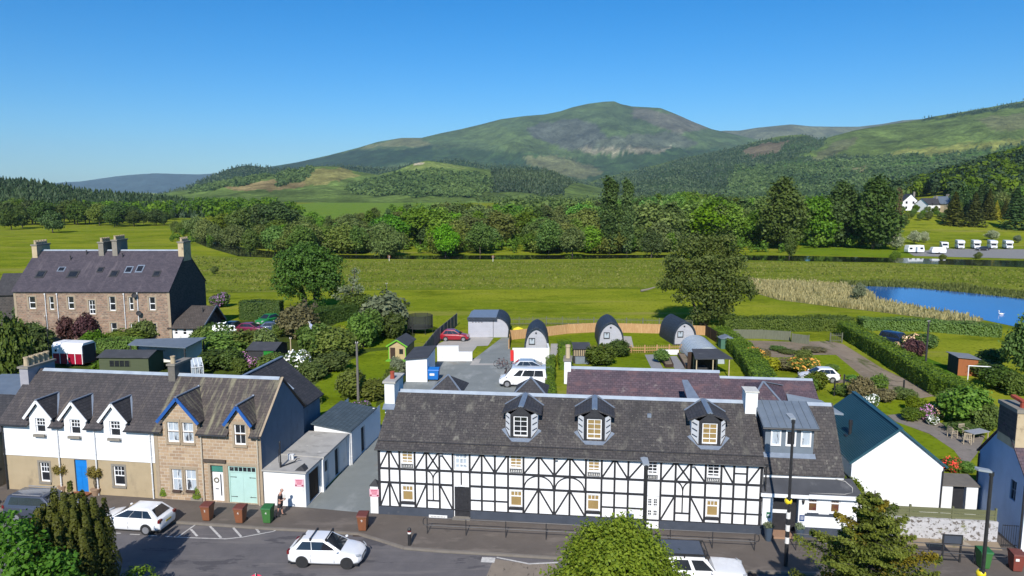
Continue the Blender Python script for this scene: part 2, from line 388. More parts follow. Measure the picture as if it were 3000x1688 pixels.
# alley, yard, hard surfaces
m_grav = M('alley_gravel', (.225, .24, .232), (.185, .20, .193), ns=.7, coord='World', rough=.95, patches=[((.30, .31, .295), .4, .52, .66, (1, .5, 1)), ((.15, .165, .16), 24, .55, .7, (1, 1, 1)), ((.22, .19, .155), .16, .60, .70, (1, 1, 1))], bump=.5, bs=25)
sheet('alley', [(762, 1276), (936, 1292), W(-8.35, 43.4), W(-7.6, 47.5), W(-7.2, 52), W(3.6, 51.5), W(3.9, 62), (1385, 985), (1378, 905), (1285, 905), (1282, 850), (1262, 850), (1186, 908), (1100, 908), (1078, 960), (1020, 960), (985, 1000), (958, 1075), (905, 1130), (850, 1200), (775, 1272)], 0.006, m_grav)
m_conc = M('pale_concrete', (.42, .39, .35), (.35, .33, .30), ns=.6, coord='World', rough=.9, patches=[((.30, .29, .27), .8, .58, .7, (1, 1, 1))])
P5 = lambda x, y: ((1150 + x * .2135) * 2576 / 3000, (880 + y * .2135) * 2576 / 3000)
P6 = lambda x, y: ((1600 + x * .2329) * 2576 / 3000, (880 + y * .2329) * 2576 / 3000)
sheet('concrete_pad', [P5(600, 640), P5(620, 600), P5(900, 475), P5(1385, 515), P5(1310, 622), P5(1160, 628), P5(1095, 712), P5(905, 700)], 0.012, m_conc)
sheet('concrete_pad', [P5(1060, 890), P5(1120, 800), P5(1215, 800), P5(1185, 865), P5(1450, 865), P5(1450, 890)], 0.012, m_conc)
sheet('concrete_pad', [P6(965, 450), P6(1070, 455), P6(1105, 600), P6(960, 600)], 0.012, m_conc)
sheet('concrete_pad', [P6(60, 545), P6(190, 545), P6(180, 610), P6(90, 740), P6(30, 860)], 0.012, m_conc)
sheet('lawn', [P6(20, 472), P6(640, 402), P6(930, 405), P6(1510, 420), P6(2010, 440), P6(2080, 560), P6(1720, 570), P6(600, 575), P6(190, 560)], 0.004, m_lawn)
sheet('lawn', [P6(580, 690), P6(1250, 680), P6(1340, 870), P6(560, 900)], 0.004, m_lawn)
m_slabp = M('slab_path', (.27, .265, .27), (.22, .22, .225), ns=2, coord='World', rough=.9)
sheet('garden_path', [P6(1240, 685), P6(1370, 680), P6(1480, 870), P6(1345, 900)], 0.010, m_slabp)
sheet('garden_path', [P6(1540, 705), P6(1640, 700), P6(1755, 860), P6(1620, 870)], 0.010, m_slabp)
sheet('lawn', [(792, 968), (868, 912), (930, 885), (985, 880), (1000, 905), (985, 955), (955, 985), (940, 1040), (860, 1065), (800, 1062)], 0.004, m_lawn)
sheet('lawn', [(795, 845), (870, 800), (1010, 800), (1010, 870), (880, 880)], 0.003, m_lawn)
m_earth = M('dug_earth', (.235, .18, .125), (.175, .138, .095), ns=.6, coord='World', rough=1.0, patches=[((.11, .105, .05), .7, .55, .68, (1, 1, 1)), ((.27, .235, .19), 1.8, .58, .7, (1, 1, 1))], bump=.6, bs=6)
Q = lambda x, y: ((2100 + x * .3494) * 2576 / 3000, (900 + y * .3494) * 2576 / 3000)
sheet('allotment', [Q(130, 275), Q(620, 290), Q(950, 285), Q(1060, 310), Q(1400, 520), Q(1880, 740), Q(1700, 760), Q(1440, 690), Q(1440, 610), Q(1180, 620), Q(990, 640), Q(980, 590), Q(800, 420), Q(300, 420)], 0.004, m_earth)
m_track = M('earth_track', (.215, .165, .118), (.27, .215, .155), ns=.5, coord='World', rough=1.0, patches=[((.095, .10, .035), .35, .54, .62, (1.6, .3, 1)), ((.12, .10, .08), 1.1, .58, .68, (1, 1, 1))], bump=.4, bs=8)
sheet('track', [Q(770, 290), Q(950, 285), Q(1060, 310), Q(1380, 520), Q(1860, 740), Q(1700, 765), Q(1440, 640), Q(1180, 480), Q(960, 360)], 0.010, m_track)
sheet('lawn', [Q(530, 430), Q(830, 400), Q(1000, 400), Q(1230, 590), Q(1000, 612), Q(960, 560), Q(540, 520)], 0.008, m_lawn)
sheet('lawn', [Q(1380, 760), Q(1700, 740), Q(1760, 770), Q(1640, 880), Q(1480, 900), Q(1390, 880), Q(1330, 830)], 0.008, m_lawn)
sheet('lawn', [Q(1500, 955), Q(1640, 1010), Q(1900, 1130), Q(2030, 1230), Q(1990, 1300), Q(1840, 1280)], 0.008, m_lawn)
m_stonep = M('stone_paving', (.235, .20, .17), (.18, .155, .13), ns=1.0, coord='World', rough=.9, patches=[((.13, .12, .10), 2.2, .56, .66, (1, 1, 1))])
sheet('patio', [Q(1430, 905), Q(1640, 885), Q(1800, 940), Q(2050, 1030), Q(2250, 1080), Q(2180, 1230), Q(2090, 1340), Q(1990, 1200), Q(1780, 1060), Q(1500, 960)], 0.012, m_stonep)
sheet('lawn', [Q(1560, 330), Q(1800, 440), Q(1950, 500), Q(2100, 640), Q(2230, 700), Q(1900, 560), Q(1500, 370)], 0.006, grassmat('verge_grass', (.075, .16, .012), (.06, .125, .012), (.085, .17, .014)))
sheet('garden_ground', [W(-75, 112), W(-75, 49.5), W(-34, 54), W(-16, 51.5), W(-15, 58), W(-11, 72), W(-11, 80), W(-13, 92), W(-14, 104), W(-26, 113), W(-31, 103), W(-36, 111)], 0.001, m_gard)
sheet('gravel_park', [(585, 822), (700, 822), (760, 790), (700, 800), (640, 815)], 0.006, m_hard)
sheet('drive', [(585, 845), (720, 845), (720, 815), (640, 818), (590, 825)], 0.007, M('pale_drive', (.40, .33, .28), (.33, .27, .23), ns=1, coord='World', rough=.95))

# ------------------------------------------------------------------ hills: each a relief with its own distance, ridge and foot
def pip(x, y, P):
    r = False; j = len(P) - 1
    for i in range(len(P)):
        if (P[i][1] > y) != (P[j][1] > y) and x < (P[j][0] - P[i][0]) * (y - P[i][1]) / (P[j][1] - P[i][1]) + P[i][0]: r = not r
        j = i
    return r
def project(x, y, z):
    dz = z - CAMH; w = y * CP - dz * SP; v = y * SP + dz * CP
    return 1500 + FPX * x / w, 844 - FPX * v / w
m_hill = None
def hillmat():
    m = bpy.data.materials.new('hill_cover'); m.use_nodes = True; nt = m.node_tree; N = nt.nodes; L = nt.links; P = N['Principled BSDF']
    a = N.new('ShaderNodeVertexColor'); a.layer_name = 'cover'
    geo = N.new('ShaderNodeNewGeometry')
    cur = a.outputs['Color']
    for sc, lo, hi in ((.0035, .62, 1.45), (.012, .55, 1.5), (.05, .6, 1.45), (.16, .65, 1.4)):
        n = N.new('ShaderNodeTexNoise'); n.inputs['Scale'].default_value = sc; n.inputs['Detail'].default_value = 6; n.inputs['Roughness'].default_value = .65; L.new(geo.outputs['Position'], n.inputs['Vector'])
        r = N.new('ShaderNodeMapRange'); r.inputs['From Min'].default_value = .3; r.inputs['From Max'].default_value = .7; r.inputs['To Min'].default_value = lo; r.inputs['To Max'].default_value = hi; L.new(n.outputs['Fac'], r.inputs['Value'])
        x = N.new('ShaderNodeMix'); x.data_type = 'RGBA'; x.blend_type = 'MULTIPLY'; x.inputs['Factor'].default_value = 1
        L.new(cur, x.inputs[6]); L.new(r.outputs[0], x.inputs[7]); cur = x.outputs[2]
    L.new(cur, P.inputs['Base Color']); P.inputs['Roughness'].default_value = 1.0; P.inputs['Specular IOR Level'].default_value = 0.02
    return m
m_hill = hillmat()
FOREST = {}       # hill name -> list of tree spots
def hill(name, sil, Y0, Y1, base, covers, rough=.06, prof=1.35, step=9, rows=46, z0=-1.0, jit=10, fdens=0):
    k = 3000 / 2576; sil = [(x * k, y * k) for x, y in sil]
    xa, xb = sil[0][0], sil[-1][0]; n = int((xb - xa) / step) + 1
    me_v = []; me_c = []; spots = []
    rs = np.random.RandomState(abs(hash(name)) % 1000 if False else len(name) * 7 + n)
    rt = list(np.linspace(0, 1, rows)) + [1.06, 1.2, 1.5]
    for i in range(n):
        px = xa + (xb - xa) * i / (n - 1)
        py = np.interp(px, [p[0] for p in sil], [p[1] for p in sil])
        yr = Y1 * (1 + .05 * mnoise.noise(Vector((px * .004, 3.3, len(name)))))
        X, Y, zr = V(px, py, yr); a = X / Y
        for t in rt:
            yy = Y0 + (yr - Y0) * t; xx = a * yy
            f = t ** prof if t <= 1 else 1 - (t - 1) * 1.2
            z = z0 + (zr - z0) * f
            wgt = max(0, math.sin(PI * min(1, t))) if t <= 1 else .3
            s = 1.0 / (0.10 * (Y1 - Y0) + 60)
            nz = mnoise.fractal(Vector((xx * s, yy * s, len(name) * 1.7)), .9, 2.1, 6)
            rg = abs(mnoise.noise(Vector((xx * s * .45, yy * s * .2, 9.1))))
            z += (zr - z0) * rough * wgt * (nz * 1.1 - rg * 1.3)
            if t >= .97: z = min(z, zr) if t > 1 else z
            me_v.append((xx, yy, z))
            qx, qy = project(xx, yy, z); qx /= k; qy /= k
            jx = jit * mnoise.fractal(Vector((qx * .03, qy * .05, 1.2)), 1, 2, 4); jy = jit * .6 * mnoise.fractal(Vector((qx * .03, qy * .05, 7.2)), 1, 2, 4)
            c = base
            if t <= 1.0:
                for P, cc in covers:
                    if pip(qx + jx, qy + jy, P): c = cc
            me_c.append(c4(c[:3]))
            if t <= 1.02 and len(c) > 3: spots.append((xx, yy, z, c[3]))
    m = len(rt); fs = [(i * m + j, (i + 1) * m + j, (i + 1) * m + j + 1, i * m + j + 1) for i in range(n - 1) for j in range(m - 1)]
    me = bpy.data.meshes.new(name); me.from_pydata(me_v, [], fs); me.update()
    ca = me.color_attributes.new('cover', 'FLOAT_COLOR', 'POINT'); ca.data.foreach_set('color', np.array(me_c, dtype=np.float32).reshape(-1))
    me.materials.append(m_hill)
    for p in me.polygons: p.use_smooth = True
    o = link('hill', me); tag(o, kind='structure')
    return spots
CON = (.020, .040, .016, 1); CONB = (.030, .055, .018, 1); DEC = (.045, .085, .018, 2); MOOR = (.054, .082, .028); OLIVE = (.082, .118, .028); BRACK = (.17, .13, .055); ROCK = (.085, .080, .075); GRASS = (.10, .165, .03); TANC = (.105, .11, .048)
SPOTS = []
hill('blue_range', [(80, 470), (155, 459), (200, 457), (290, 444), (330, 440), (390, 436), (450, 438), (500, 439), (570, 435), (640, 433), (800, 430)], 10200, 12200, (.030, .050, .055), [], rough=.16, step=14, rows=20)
hill('far_range', [(1700, 360), (1790, 334), (1820, 329), (1860, 329), (1900, 322), (1940, 318), (1990, 313), (2040, 318), (2100, 319), (2160, 319), (2220, 312), (2270, 303), (2330, 299), (2450, 310)], 5200, 8200, (.095, .10, .055), [([(1700, 395), (1820, 370), (1950, 355), (2100, 340), (2300, 330), (2300, 480), (1700, 480)], (.05, .07, .03))], rough=.12, rows=34)
hill('mountain', [(560, 452), (640, 430), (670, 421), (750, 408), (830, 390), (900, 372), (950, 357), (1010, 347), (1060, 347), (1110, 335), (1160, 325), (1210, 313), (1260, 300), (1320, 292), (1370, 288), (1410, 280), (1440, 270), (1480, 261), (1520, 256), (1545, 255), (1562, 262), (1590, 268), (1630, 270), (1662, 272), (1700, 287), (1740, 305), (1790, 325), (1830, 334), (1900, 350), (1990, 372), (2080, 395)],
     3600, 6500, MOOR, [
    ([(1325, 320), (1420, 300), (1500, 310), (1530, 350), (1500, 385), (1390, 370), (1340, 345)], (.060, .068, .052)), ([(1530, 345), (1700, 330), (1760, 360), (1700, 380), (1560, 385), (1480, 375)], (.064, .074, .048)), ([(1590, 268), (1700, 290), (1790, 325), (1700, 330), (1600, 300)], (.085, .082, .058)),
    ([(1160, 325), (1260, 318), (1330, 340), (1450, 385), (1300, 380), (1150, 350)], (.064, .094, .028)), ([(1000, 385), (1130, 370), (1300, 385), (1450, 400), (1600, 378), (1800, 372), (1900, 395), (1700, 425), (1500, 455), (1100, 430)], CONB), ([(1430, 376), (1700, 372), (1640, 384), (1500, 384)], (.17, .155, .10)),
    ([(1315, 395), (1400, 392), (1450, 408), (1520, 432), (1480, 450), (1400, 440), (1330, 415)], TANC), ([(640, 425), (830, 392), (900, 376), (1000, 380), (1080, 366), (1090, 400), (960, 420), (700, 430)], CON), ([(900, 372), (1010, 350), (1060, 350), (1080, 366), (1000, 372)], (.12, .125, .05)), ([(1230, 400), (1330, 402), (1320, 420), (1260, 418)], CON)], rough=.09, prof=1.25, rows=80, step=6)
SPOTS += [(s, 0) for s in hill('right_hill', [(1480, 458), (1520, 447), (1590, 430), (1650, 415), (1720, 397), (1780, 386), (1850, 372), (1900, 357), (1960, 343), (2020, 338), (2060, 352), (2110, 339), (2150, 328), (2200, 319), (2250, 311), (2310, 302), (2350, 293), (2400, 285), (2450, 277), (2500, 268), (2540, 260), (2575, 254), (2640, 248), (2760, 262)],
     1500, 3100, OLIVE, [
    ([(1400, 520), (1520, 450), (1720, 400), (1900, 360), (2020, 338), (2090, 345), (2060, 375), (2000, 395), (2200, 395), (2330, 380), (2500, 355), (2640, 340), (2700, 560), (1400, 560)], CONB), ([(1850, 420), (2500, 380), (2640, 360), (2700, 560), (1800, 560)], DEC), ([(2040, 400), (2110, 355), (2160, 345), (2140, 372), (2080, 400)], (.095, .105, .045)), ([(1860, 385), (1930, 358), (1990, 352), (1960, 378), (1900, 395)], (.13, .105, .065)),
    ([(2230, 380), (2350, 370), (2600, 345), (2560, 365), (2400, 385), (2250, 395)], (.15, .16, .04)), ([(2120, 420), (2190, 418), (2170, 435)], (.14, .13, .06)), ([(2310, 304), (2400, 288), (2500, 270), (2575, 256), (2660, 250), (2640, 262), (2575, 268), (2480, 285), (2390, 300)], CON), ([(2460, 300), (2640, 275), (2640, 330), (2500, 330)], (.10, .11, .045))], rough=.08, prof=1.15, rows=60, step=7)]
SPOTS += [(s, 0) for s in hill('mid_ridge', [(400, 492), (470, 471), (500, 458), (540, 440), (575, 426), (600, 419), (630, 416), (660, 421), (690, 424), (760, 425), (830, 418), (900, 420), (980, 425), (1050, 412), (1110, 405), (1160, 402), (1220, 417), (1300, 418), (1350, 422), (1400, 440), (1450, 455), (1540, 470)],
     2000, 3000, CON, [([(540, 470), (620, 445), (700, 440), (800, 430), (800, 480), (500, 500)], OLIVE)], rough=.05, prof=1.3, rows=36, step=7)]
SPOTS += [(s, 1) for s in hill('foothill', [(330, 500), (400, 489), (450, 480), (520, 470), (600, 452), (660, 443), (720, 436), (760, 424), (800, 418), (850, 419), (890, 430), (950, 440), (1000, 428), (1040, 412), (1075, 404), (1120, 411), (1180, 420), (1240, 428), (1300, 424), (1370, 434), (1420, 450), (1480, 466), (1560, 482)],
     1300, 1950, OLIVE, [([(330, 505), (450, 482), (600, 470), (700, 490), (1200, 500), (1500, 490), (1560, 520), (330, 540)], (.09, .13, .028)), ([(560, 470), (700, 455), (830, 450), (740, 475), (600, 482)], BRACK), ([(800, 425), (860, 423), (910, 440), (850, 455), (770, 470), (760, 450)], (.15, .14, .045)), ([(700, 438), (790, 420), (760, 455), (700, 470)], DEC), ([(880, 470), (950, 448), (1080, 432), (1200, 440), (1250, 470), (1200, 495), (900, 492)], DEC), ([(1240, 430), (1380, 436), (1440, 460), (1400, 492), (1240, 480)], CON), ([(1000, 425), (1075, 405), (1180, 422), (1050, 428)], (.12, .15, .04)), ([(1035, 410), (1060, 403), (1075, 410), (1045, 416)], (.28, .24, .16)), ([(470, 484), (600, 452), (690, 442), (640, 460), (540, 478)], DEC)], rough=.07, prof=1.2, rows=44, step=6)]
SPOTS += [(s, 2) for s in hill('left_wood_hill', [(-160, 458), (-60, 460), (0, 463), (60, 467), (130, 475), (180, 487), (215, 494), (300, 500), (400, 507), (480, 520)], 560, 820, CON, [], rough=.03, prof=1.0, rows=18, step=10)]

# woods that clothe the hills: too many to count, one mass of small trees per hill side
def treelets(name, pts, h, r, mat, seed, cone=True, per=8):
    rs = np.random.RandomState(seed); P = np.array(pts)[:, :3]; n = len(P)
    P = P + np.c_[rs.uniform(-1, 1, (n, 2)) * r * 1.5, np.zeros(n)]
    hh = h * rs.uniform(.6, 1.25, n); rr = r * rs.uniform(.7, 1.3, n)
    vs = []; ti = []
    base_t = np.clip(np.array([mnoise.fractal(Vector((p[0] * .006, p[1] * .006, seed)), 1, 2, 3) for p in P]) * .9 + .5 + rs.normal(size=n) * .12, 0, 1)
    for q in range(per):
        a0 = rs.uniform(0, 2 * PI, n); lev = rs.uniform(.12, .95, n) if not cone else rs.uniform(.05, .85, n)
        wid = rr * (1.15 - lev) if cone else rr * np.sqrt(np.maximum(.05, 1 - (2 * lev - 1) ** 2))
        c = P + np.c_[np.cos(a0) * wid * .55, np.sin(a0) * wid * .55, hh * lev]
        t = np.c_[-np.sin(a0), np.cos(a0), rs.uniform(-.3, .3, n)]
        u = np.c_[-np.cos(a0) * .35, -np.sin(a0) * .35, np.ones(n)] if cone else np.c_[rs.normal(size=(n, 2)) * .6, np.ones(n)]
        ww = (wid * .8 + .15 * rr)[:, None]; hw = (hh * (.20 if not cone else .17))[:, None]
        v = np.empty((n, 4, 3)); v[:, 0] = c - t * ww; v[:, 1] = c - u * hw; v[:, 2] = c + t * ww; v[:, 3] = c + u * hw * 1.5
        vs.append(v); ti.append(base_t * .7 + rs.uniform(0, .3, n))
    me = quads(name, np.concatenate(vs), np.concatenate(ti), mat)
    return tag(link('hill_forest', me), 'dense dark wood clothing the hillside', 'forest', kind='stuff')
lf_con = leafmat('conifer_far', (.016, .034, .014), (.042, .070, .022), .1, .15)
lf_dec = leafmat('broadleaf_far', (.030, .060, .014), (.095, .14, .030), .2, .15)
con = [s for s, k in SPOTS if s[3] == 1 and k == 0]; dec = [s for s, k in SPOTS if s[3] == 2 and k == 0]
con1 = [s for s, k in SPOTS if s[3] == 1 and k == 1]; dec1 = [s for s, k in SPOTS if s[3] == 2 and k == 1]; con2 = [s for s, k in SPOTS if k == 2]
def thicken(L, k, spread, seed):
    rs = random.Random(seed); out = []
    for s in L:
        for _ in range(k): out.append((s[0] + rs.uniform(-spread, spread), s[1] + rs.uniform(-spread, spread), s[2] - 1.0))
    return out
treelets('hill_forest', thicken(con, 1, 8, 1), 12, 4, lf_con, 1, True, 5)
treelets('hill_forest', thicken(dec, 2, 9, 2), 8.5, 4.2, lf_dec, 2, False, 6)
treelets('hill_forest', thicken(con1, 2, 8, 3), 13, 3.5, lf_con, 3, True, 6)
treelets('hill_forest', thicken(dec1, 2, 7, 4), 9, 4.5, lf_dec, 4, False, 6)
treelets('hill_forest', thicken(con2, 3, 8, 5), 9, 2.3, lf_con, 5, True, 16)
# ------------------------------------------------------------------ building kit
def slate(name, a, b, lich=(.22, .20, .15), lo=.56, hi=.70, st=(3.2, .7, 1), ls=.9, row=.20, wid=.30, more=()):
    return M(name, a, b, ns=.8, coord='UV', rough=.75, brick=(wid, row, .012, (.45, .45, .45), (1.15, 1.12, 1.1), (.78, .78, .80)), patches=[(lich, ls, lo, hi, st)] + list(more), bump=.55, spec=.35)
m_slate_h = slate('inn_slate', (.078, .070, .066), (.054, .049, .049), (.160, .148, .122), .54, .74, (2.0, .7, 1), .8, more=[((.042, .038, .037), .5, .54, .68, (1.6, .5, 1)), ((.24, .225, .185), 1.1, .60, .76, (1.6, .9, 1)), ((.22, .205, .17), 4.5, .59, .72, (1.3, 1.6, 1)), ((.040, .037, .036), 5.5, .60, .70, (1.2, 1.6, 1))])
m_slate_c = slate('cottage_slate', (.078, .068, .068), (.058, .052, .054), (.135, .112, .092), .56, .72, (4.5, .45, 1), .7, more=[((.04, .037, .038), .6, .56, .7, (3, .4, 1))])
m_slate_s = slate('stone_cottage_slate', (.098, .080, .070), (.07, .058, .055), (.24, .22, .14), .50, .68, (3.4, .4, 1), .8, more=[((.05, .043, .042), .55, .56, .7, (2.5, .45, 1))])
m_slate_t = slate('tenement_slate', (.080, .068, .082), (.060, .052, .066), (.12, .10, .11), .56, .72, (3, .5, 1), .35, .22, .34)
m_slate_p = slate('purple_slate', (.105, .072, .086), (.078, .058, .072), (.20, .17, .16), .60, .72, (1, 1, 1), 1.6, more=[((.13, .075, .08), .9, .52, .66, (1, 1.6, 1)), ((.36, .33, .31), 3.0, .70, .76, (1, 1.6, 1))])
m_slate_d = slate('dark_slate', (.058, .056, .060), (.043, .042, .046), (.10, .095, .085), .6, .75)
m_lead = M('lead_flashing', (.23, .27, .33), (.17, .20, .25), ns=2.5, rough=.45, metal=.2, spec=.5)
m_leadd = M('lead_sheet', (.19, .225, .265), (.15, .18, .215), ns=1.2, rough=.5, metal=.2, spec=.45, patches=[((.19, .21, .23), 2.2, .6, .72, (1, 1, 1))])
m_ridge = M('zinc_ridge', (.40, .45, .50), (.30, .34, .40), ns=1.5, rough=.5, spec=.5, metal=.15)
m_white = M('white_render', (.80, .80, .80), (.74, .74, .75), ns=.9, rough=.85, patches=[((.62, .61, .58), .9, .66, .78, (1, 1, .35))], bump=.12, bs=26)
m_white2 = M('old_whitewash', (.76, .76, .75), (.68, .68, .67), ns=1.4, rough=.9, patches=[((.50, .49, .45), 1.2, .60, .74, (1, 1, .4)), ((.30, .28, .25), 3.0, .70, .78, (1, 1, .6))], bump=.4, bs=12)
m_wframe = M('white_window_paint', (.80, .80, .80), (.74, .74, .74), ns=3, rough=.45, spec=.4)
m_black = M('black_timber', (.020, .020, .024), (.032, .032, .036), ns=5, rough=.55, patches=[((.06, .06, .065), 7, .62, .74, (1, 1, 1))], spec=.35)
m_plinth = M('plinth_paint', (.060, .070, .092), (.045, .054, .072), ns=1.6, rough=.7, patches=[((.11, .11, .115), 2.6, .62, .76, (1, 1, 1)), ((.30, .29, .27), 2.0, .72, .77, (1, 1, 2))], bump=.3, bs=10)
m_glass = M('window_glass', (.012, .014, .018), (.028, .030, .034), ns=1.3, rough=.04, spec=.6)
m_blind = M('tan_blind', (.34, .235, .095), (.27, .185, .075), ns=1.2, rough=.25, spec=.5, patches=[((.10, .08, .05), 2.2, .64, .74, (.6, .6, 2.5))])
m_net = M('net_curtain', (.48, .53, .58), (.34, .39, .44), ns=3.0, stretch=(4, 4, .6), rough=.15, spec=.5, patches=[((.06, .065, .075), 1.5, .52, .60, (1.2, 1.2, .5))])
m_tan = M('tan_roughcast', (.40, .315, .20), (.355, .28, .175), ns=1.3, rough=.95, patches=[((.25, .20, .13), .9, .58, .74, (1, 1, .5))], bump=.5, bs=50)
m_sand = M('sandstone_blocks', (1, 1, 1), (.86, .84, .82), ns=1.6, coord='UV', rough=.9, brick=(.44, .21, .018, (.52, .45, .36), (.47, .345, .225), (.34, .235, .155)), patches=[((.38, .235, .14), 1.3, .60, .7, (1, 1, 1)), ((.22, .185, .14), 2.2, .66, .76, (1, 1, 1))], bump=.5)
m_quoin = M('sandstone_dressing', (.36, .285, .20), (.30, .235, .165), ns=2.0, rough=.9, patches=[((.22, .18, .135), 1.8, .6, .72, (1, 1, .5))], bump=.2)
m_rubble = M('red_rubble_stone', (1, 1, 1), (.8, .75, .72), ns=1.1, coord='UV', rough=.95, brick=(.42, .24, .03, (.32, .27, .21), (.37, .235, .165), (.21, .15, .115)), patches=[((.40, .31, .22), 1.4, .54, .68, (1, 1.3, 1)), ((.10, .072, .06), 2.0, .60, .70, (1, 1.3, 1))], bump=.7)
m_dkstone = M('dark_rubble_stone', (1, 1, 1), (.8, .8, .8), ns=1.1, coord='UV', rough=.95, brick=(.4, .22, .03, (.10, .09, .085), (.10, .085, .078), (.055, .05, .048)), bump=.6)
m_bluegrey = M('shade_blue_grey_harling', (.155, .19, .235), (.13, .16, .20), ns=1.5, rough=.95, patches=[((.10, .12, .145), .8, .58, .75, (1, 1, .4))], bump=.35, bs=30)  # grey with the blue of the gable's shade mixed into the colour
m_blue = M('blue_bargeboard', (.020, .095, .33), (.016, .08, .28), ns=3, rough=.45, spec=.4)
m_bluedoor = M('blue_door_paint', (.012, .20, .60), (.010, .17, .52), ns=3, rough=.4, spec=.4)
m_mint = M('mint_paint', (.42, .60, .55), (.38, .55, .50), ns=2, rough=.5)
m_teal = M('teal_fanlight', (.06, .22, .17), (.05, .18, .15), ns=2, rough=.2)
m_iron = M('black_iron', (.018, .018, .02), (.03, .03, .032), ns=8, rough=.45, spec=.45)
m_pipe = M('cream_pipe', (.50, .44, .35), (.42, .36, .28), ns=3, rough=.6)
m_wpipe = M('white_pipe', (.72, .72, .72), (.62, .62, .62), ns=3, rough=.6)
m_pot = M('buff_clay', (.48, .39, .26), (.36, .28, .18), ns=4, rough=.9)
m_redpot = M('red_clay', (.36, .075, .04), (.28, .055, .035), ns=4, rough=.85)
m_felt = M('roofing_felt', (.062, .064, .072), (.045, .047, .054), ns=1.0, rough=.85, patches=[((.10, .10, .105), .7, .58, .7, (1, 1, 1))])
m_concroof = M('concrete_roof', (.42, .40, .37), (.34, .325, .30), ns=.9, rough=.9, patches=[((.24, .23, .215), .9, .56, .68, (.5, 1.6, 1)), ((.52, .50, .46), 2.0, .60, .70, (1, 1, 1))], bump=.3)
m_sillst = M('stone_sill', (.25, .225, .19), (.20, .18, .15), ns=3, rough=.9)
m_tanst = M('cream_stone', (.50, .40, .26), (.42, .33, .21), ns=2, rough=.9, patches=[((.15, .12, .09), 2, .60, .7, (1, 1, 1))])

def front_wall(mb, u0, u1, z0, z1, ops, v=0.0, rev=.13, mi=0, rmi=None, top=None):
    """a wall plane with real openings and their reveals"""
    us = sorted(set([u0, u1] + [o[i] for o in ops for i in (0, 1)])); zs = sorted(set([z0, z1] + [o[i] for o in ops for i in (2, 3)]))
    us = [u for u in us if u0 <= u <= u1]; zs = [z for z in zs if z0 <= z <= z1]
    for a, b in zip(us[:-1], us[1:]):
        for c, d in zip(zs[:-1], zs[1:]):
            m = ((a + b) / 2, (c + d) / 2)
            if any(o[0] < m[0] < o[1] and o[2] < m[1] < o[3] for o in ops): continue
            mb.poly([(a, v, c), (b, v, c), (b, v, d), (a, v, d)], mi)
    rmi = mi if rmi is None else rmi
    for a, b, c, d in ops:
        w = v + rev
        mb.poly([(a, v, c), (a, w, c), (a, w, d), (a, v, d)], rmi); mb.poly([(b, v, c), (b, v, d), (b, w, d), (b, w, c)], rmi)
        mb.poly([(a, v, d), (a, w, d), (b, w, d), (b, v, d)], rmi); mb.poly([(a, v, c), (b, v, c), (b, w, c), (a, w, c)], rmi)
def window(P, u0, u1, z0, z1, v=.11, cols=2, rows=(.5,), fr=.075, mun=.035, pane=None, mat=None, sill=None, subcols=None, name='window', panelabel=None):
    """sash frame (mesh) > pane, sill; rows = fractions of the height where bars cross; subcols=(cols below, cols above)"""
    mat = mat or m_wframe; f = MB(); d = .05
    f.box(u0, u0 + fr, v - d, v, z0, z1); f.box(u1 - fr, u1, v - d, v, z0, z1)
    f.box(u0 + fr, u1 - fr, v - d, v, z1 - fr, z1); f.box(u0 + fr, u1 - fr, v - d, v, z0, z0 + fr * 1.35)
    zz = [z0] + [z0 + (z1 - z0) * r for r in rows] + [z1]
    for i, z in enumerate(zz[1:-1]): f.box(u0 + fr, u1 - fr, v - d + .004, v, z - (mun * .9 if i == 0 else mun / 2), z + (mun * .9 if i == 0 else mun / 2))
    for k in range(len(zz) - 1):
        n = (subcols[0] if k == 0 else subcols[1]) if subcols else cols
        for j in range(1, n):
            u = u0 + fr + (u1 - u0 - 2 * fr) * j / n; f.box(u - mun / 2, u + mun / 2, v - d + .008, v, max(zz[k], z0 + fr), min(zz[k + 1], z1 - fr))
    w = f.build(name, mat, P)
    q = MB(); q.box(u0 + .02, u1 - .02, v - .012, v + .02, z0 + .02, z1 - .02); pn = q.build('pane', pane or m_glass, w)
    if sill:
        s = MB(); s.box(u0 - .10, u1 + .10, v - .22, v, z0 - .13, z0 - .002); s.build('sill', sill, w)
    return w
def gable_roof(P, L0, L1, ve, ze, vr, zr, vb, zb, mat, th=.10, name='roof', bell=None, cuts=()):
    """two slabs: eaves (ve,ze) - ridge (vr,zr) - back eaves (vb,zb), running along u"""
    r = MB()
    if cuts:      # wallhead dormers: the front slope starts higher between them
        us = [L0] + [k for c in cuts for k in c[:2]] + [L1]; k = (zr - ze) / (vr - ve)
        for i in range(len(us) - 1):
            v0 = ve if i % 2 == 0 else cuts[i // 2][2]; z0 = ze + (v0 - ve) * k
            r.prism([(us[i], v0, z0), (us[i + 1], v0, z0), (us[i + 1], vr, zr), (us[i], vr, zr)], (0, 0, -th))
        r.prism([(L0, vr, zr), (L1, vr, zr), (L1, vb, zb), (L0, vb, zb)], (0, 0, -th)); return r.build(name, mat, P)
    pf = [(ve, ze)] + ([bell] if bell else []) + [(vr, zr), (vb, zb)]
    lo = [(v, z - th) for v, z in pf][::-1]
    prof = pf + lo; n = len(prof); a = [(L0, v, z) for v, z in prof]; b = [(L1, v, z) for v, z in prof]
    r.add(a + b, [(i, (i + 1) % n, n + (i + 1) % n, n + i) for i in range(n)])
    k = len(pf)
    for o in (0, n):
        for i in range(k - 1): r.add([], [], 0); r.f.append([o + i, o + i + 1, o + n - 2 - i, o + n - 1 - i]); r.m.append(0)
    return r.build(name, mat, P)
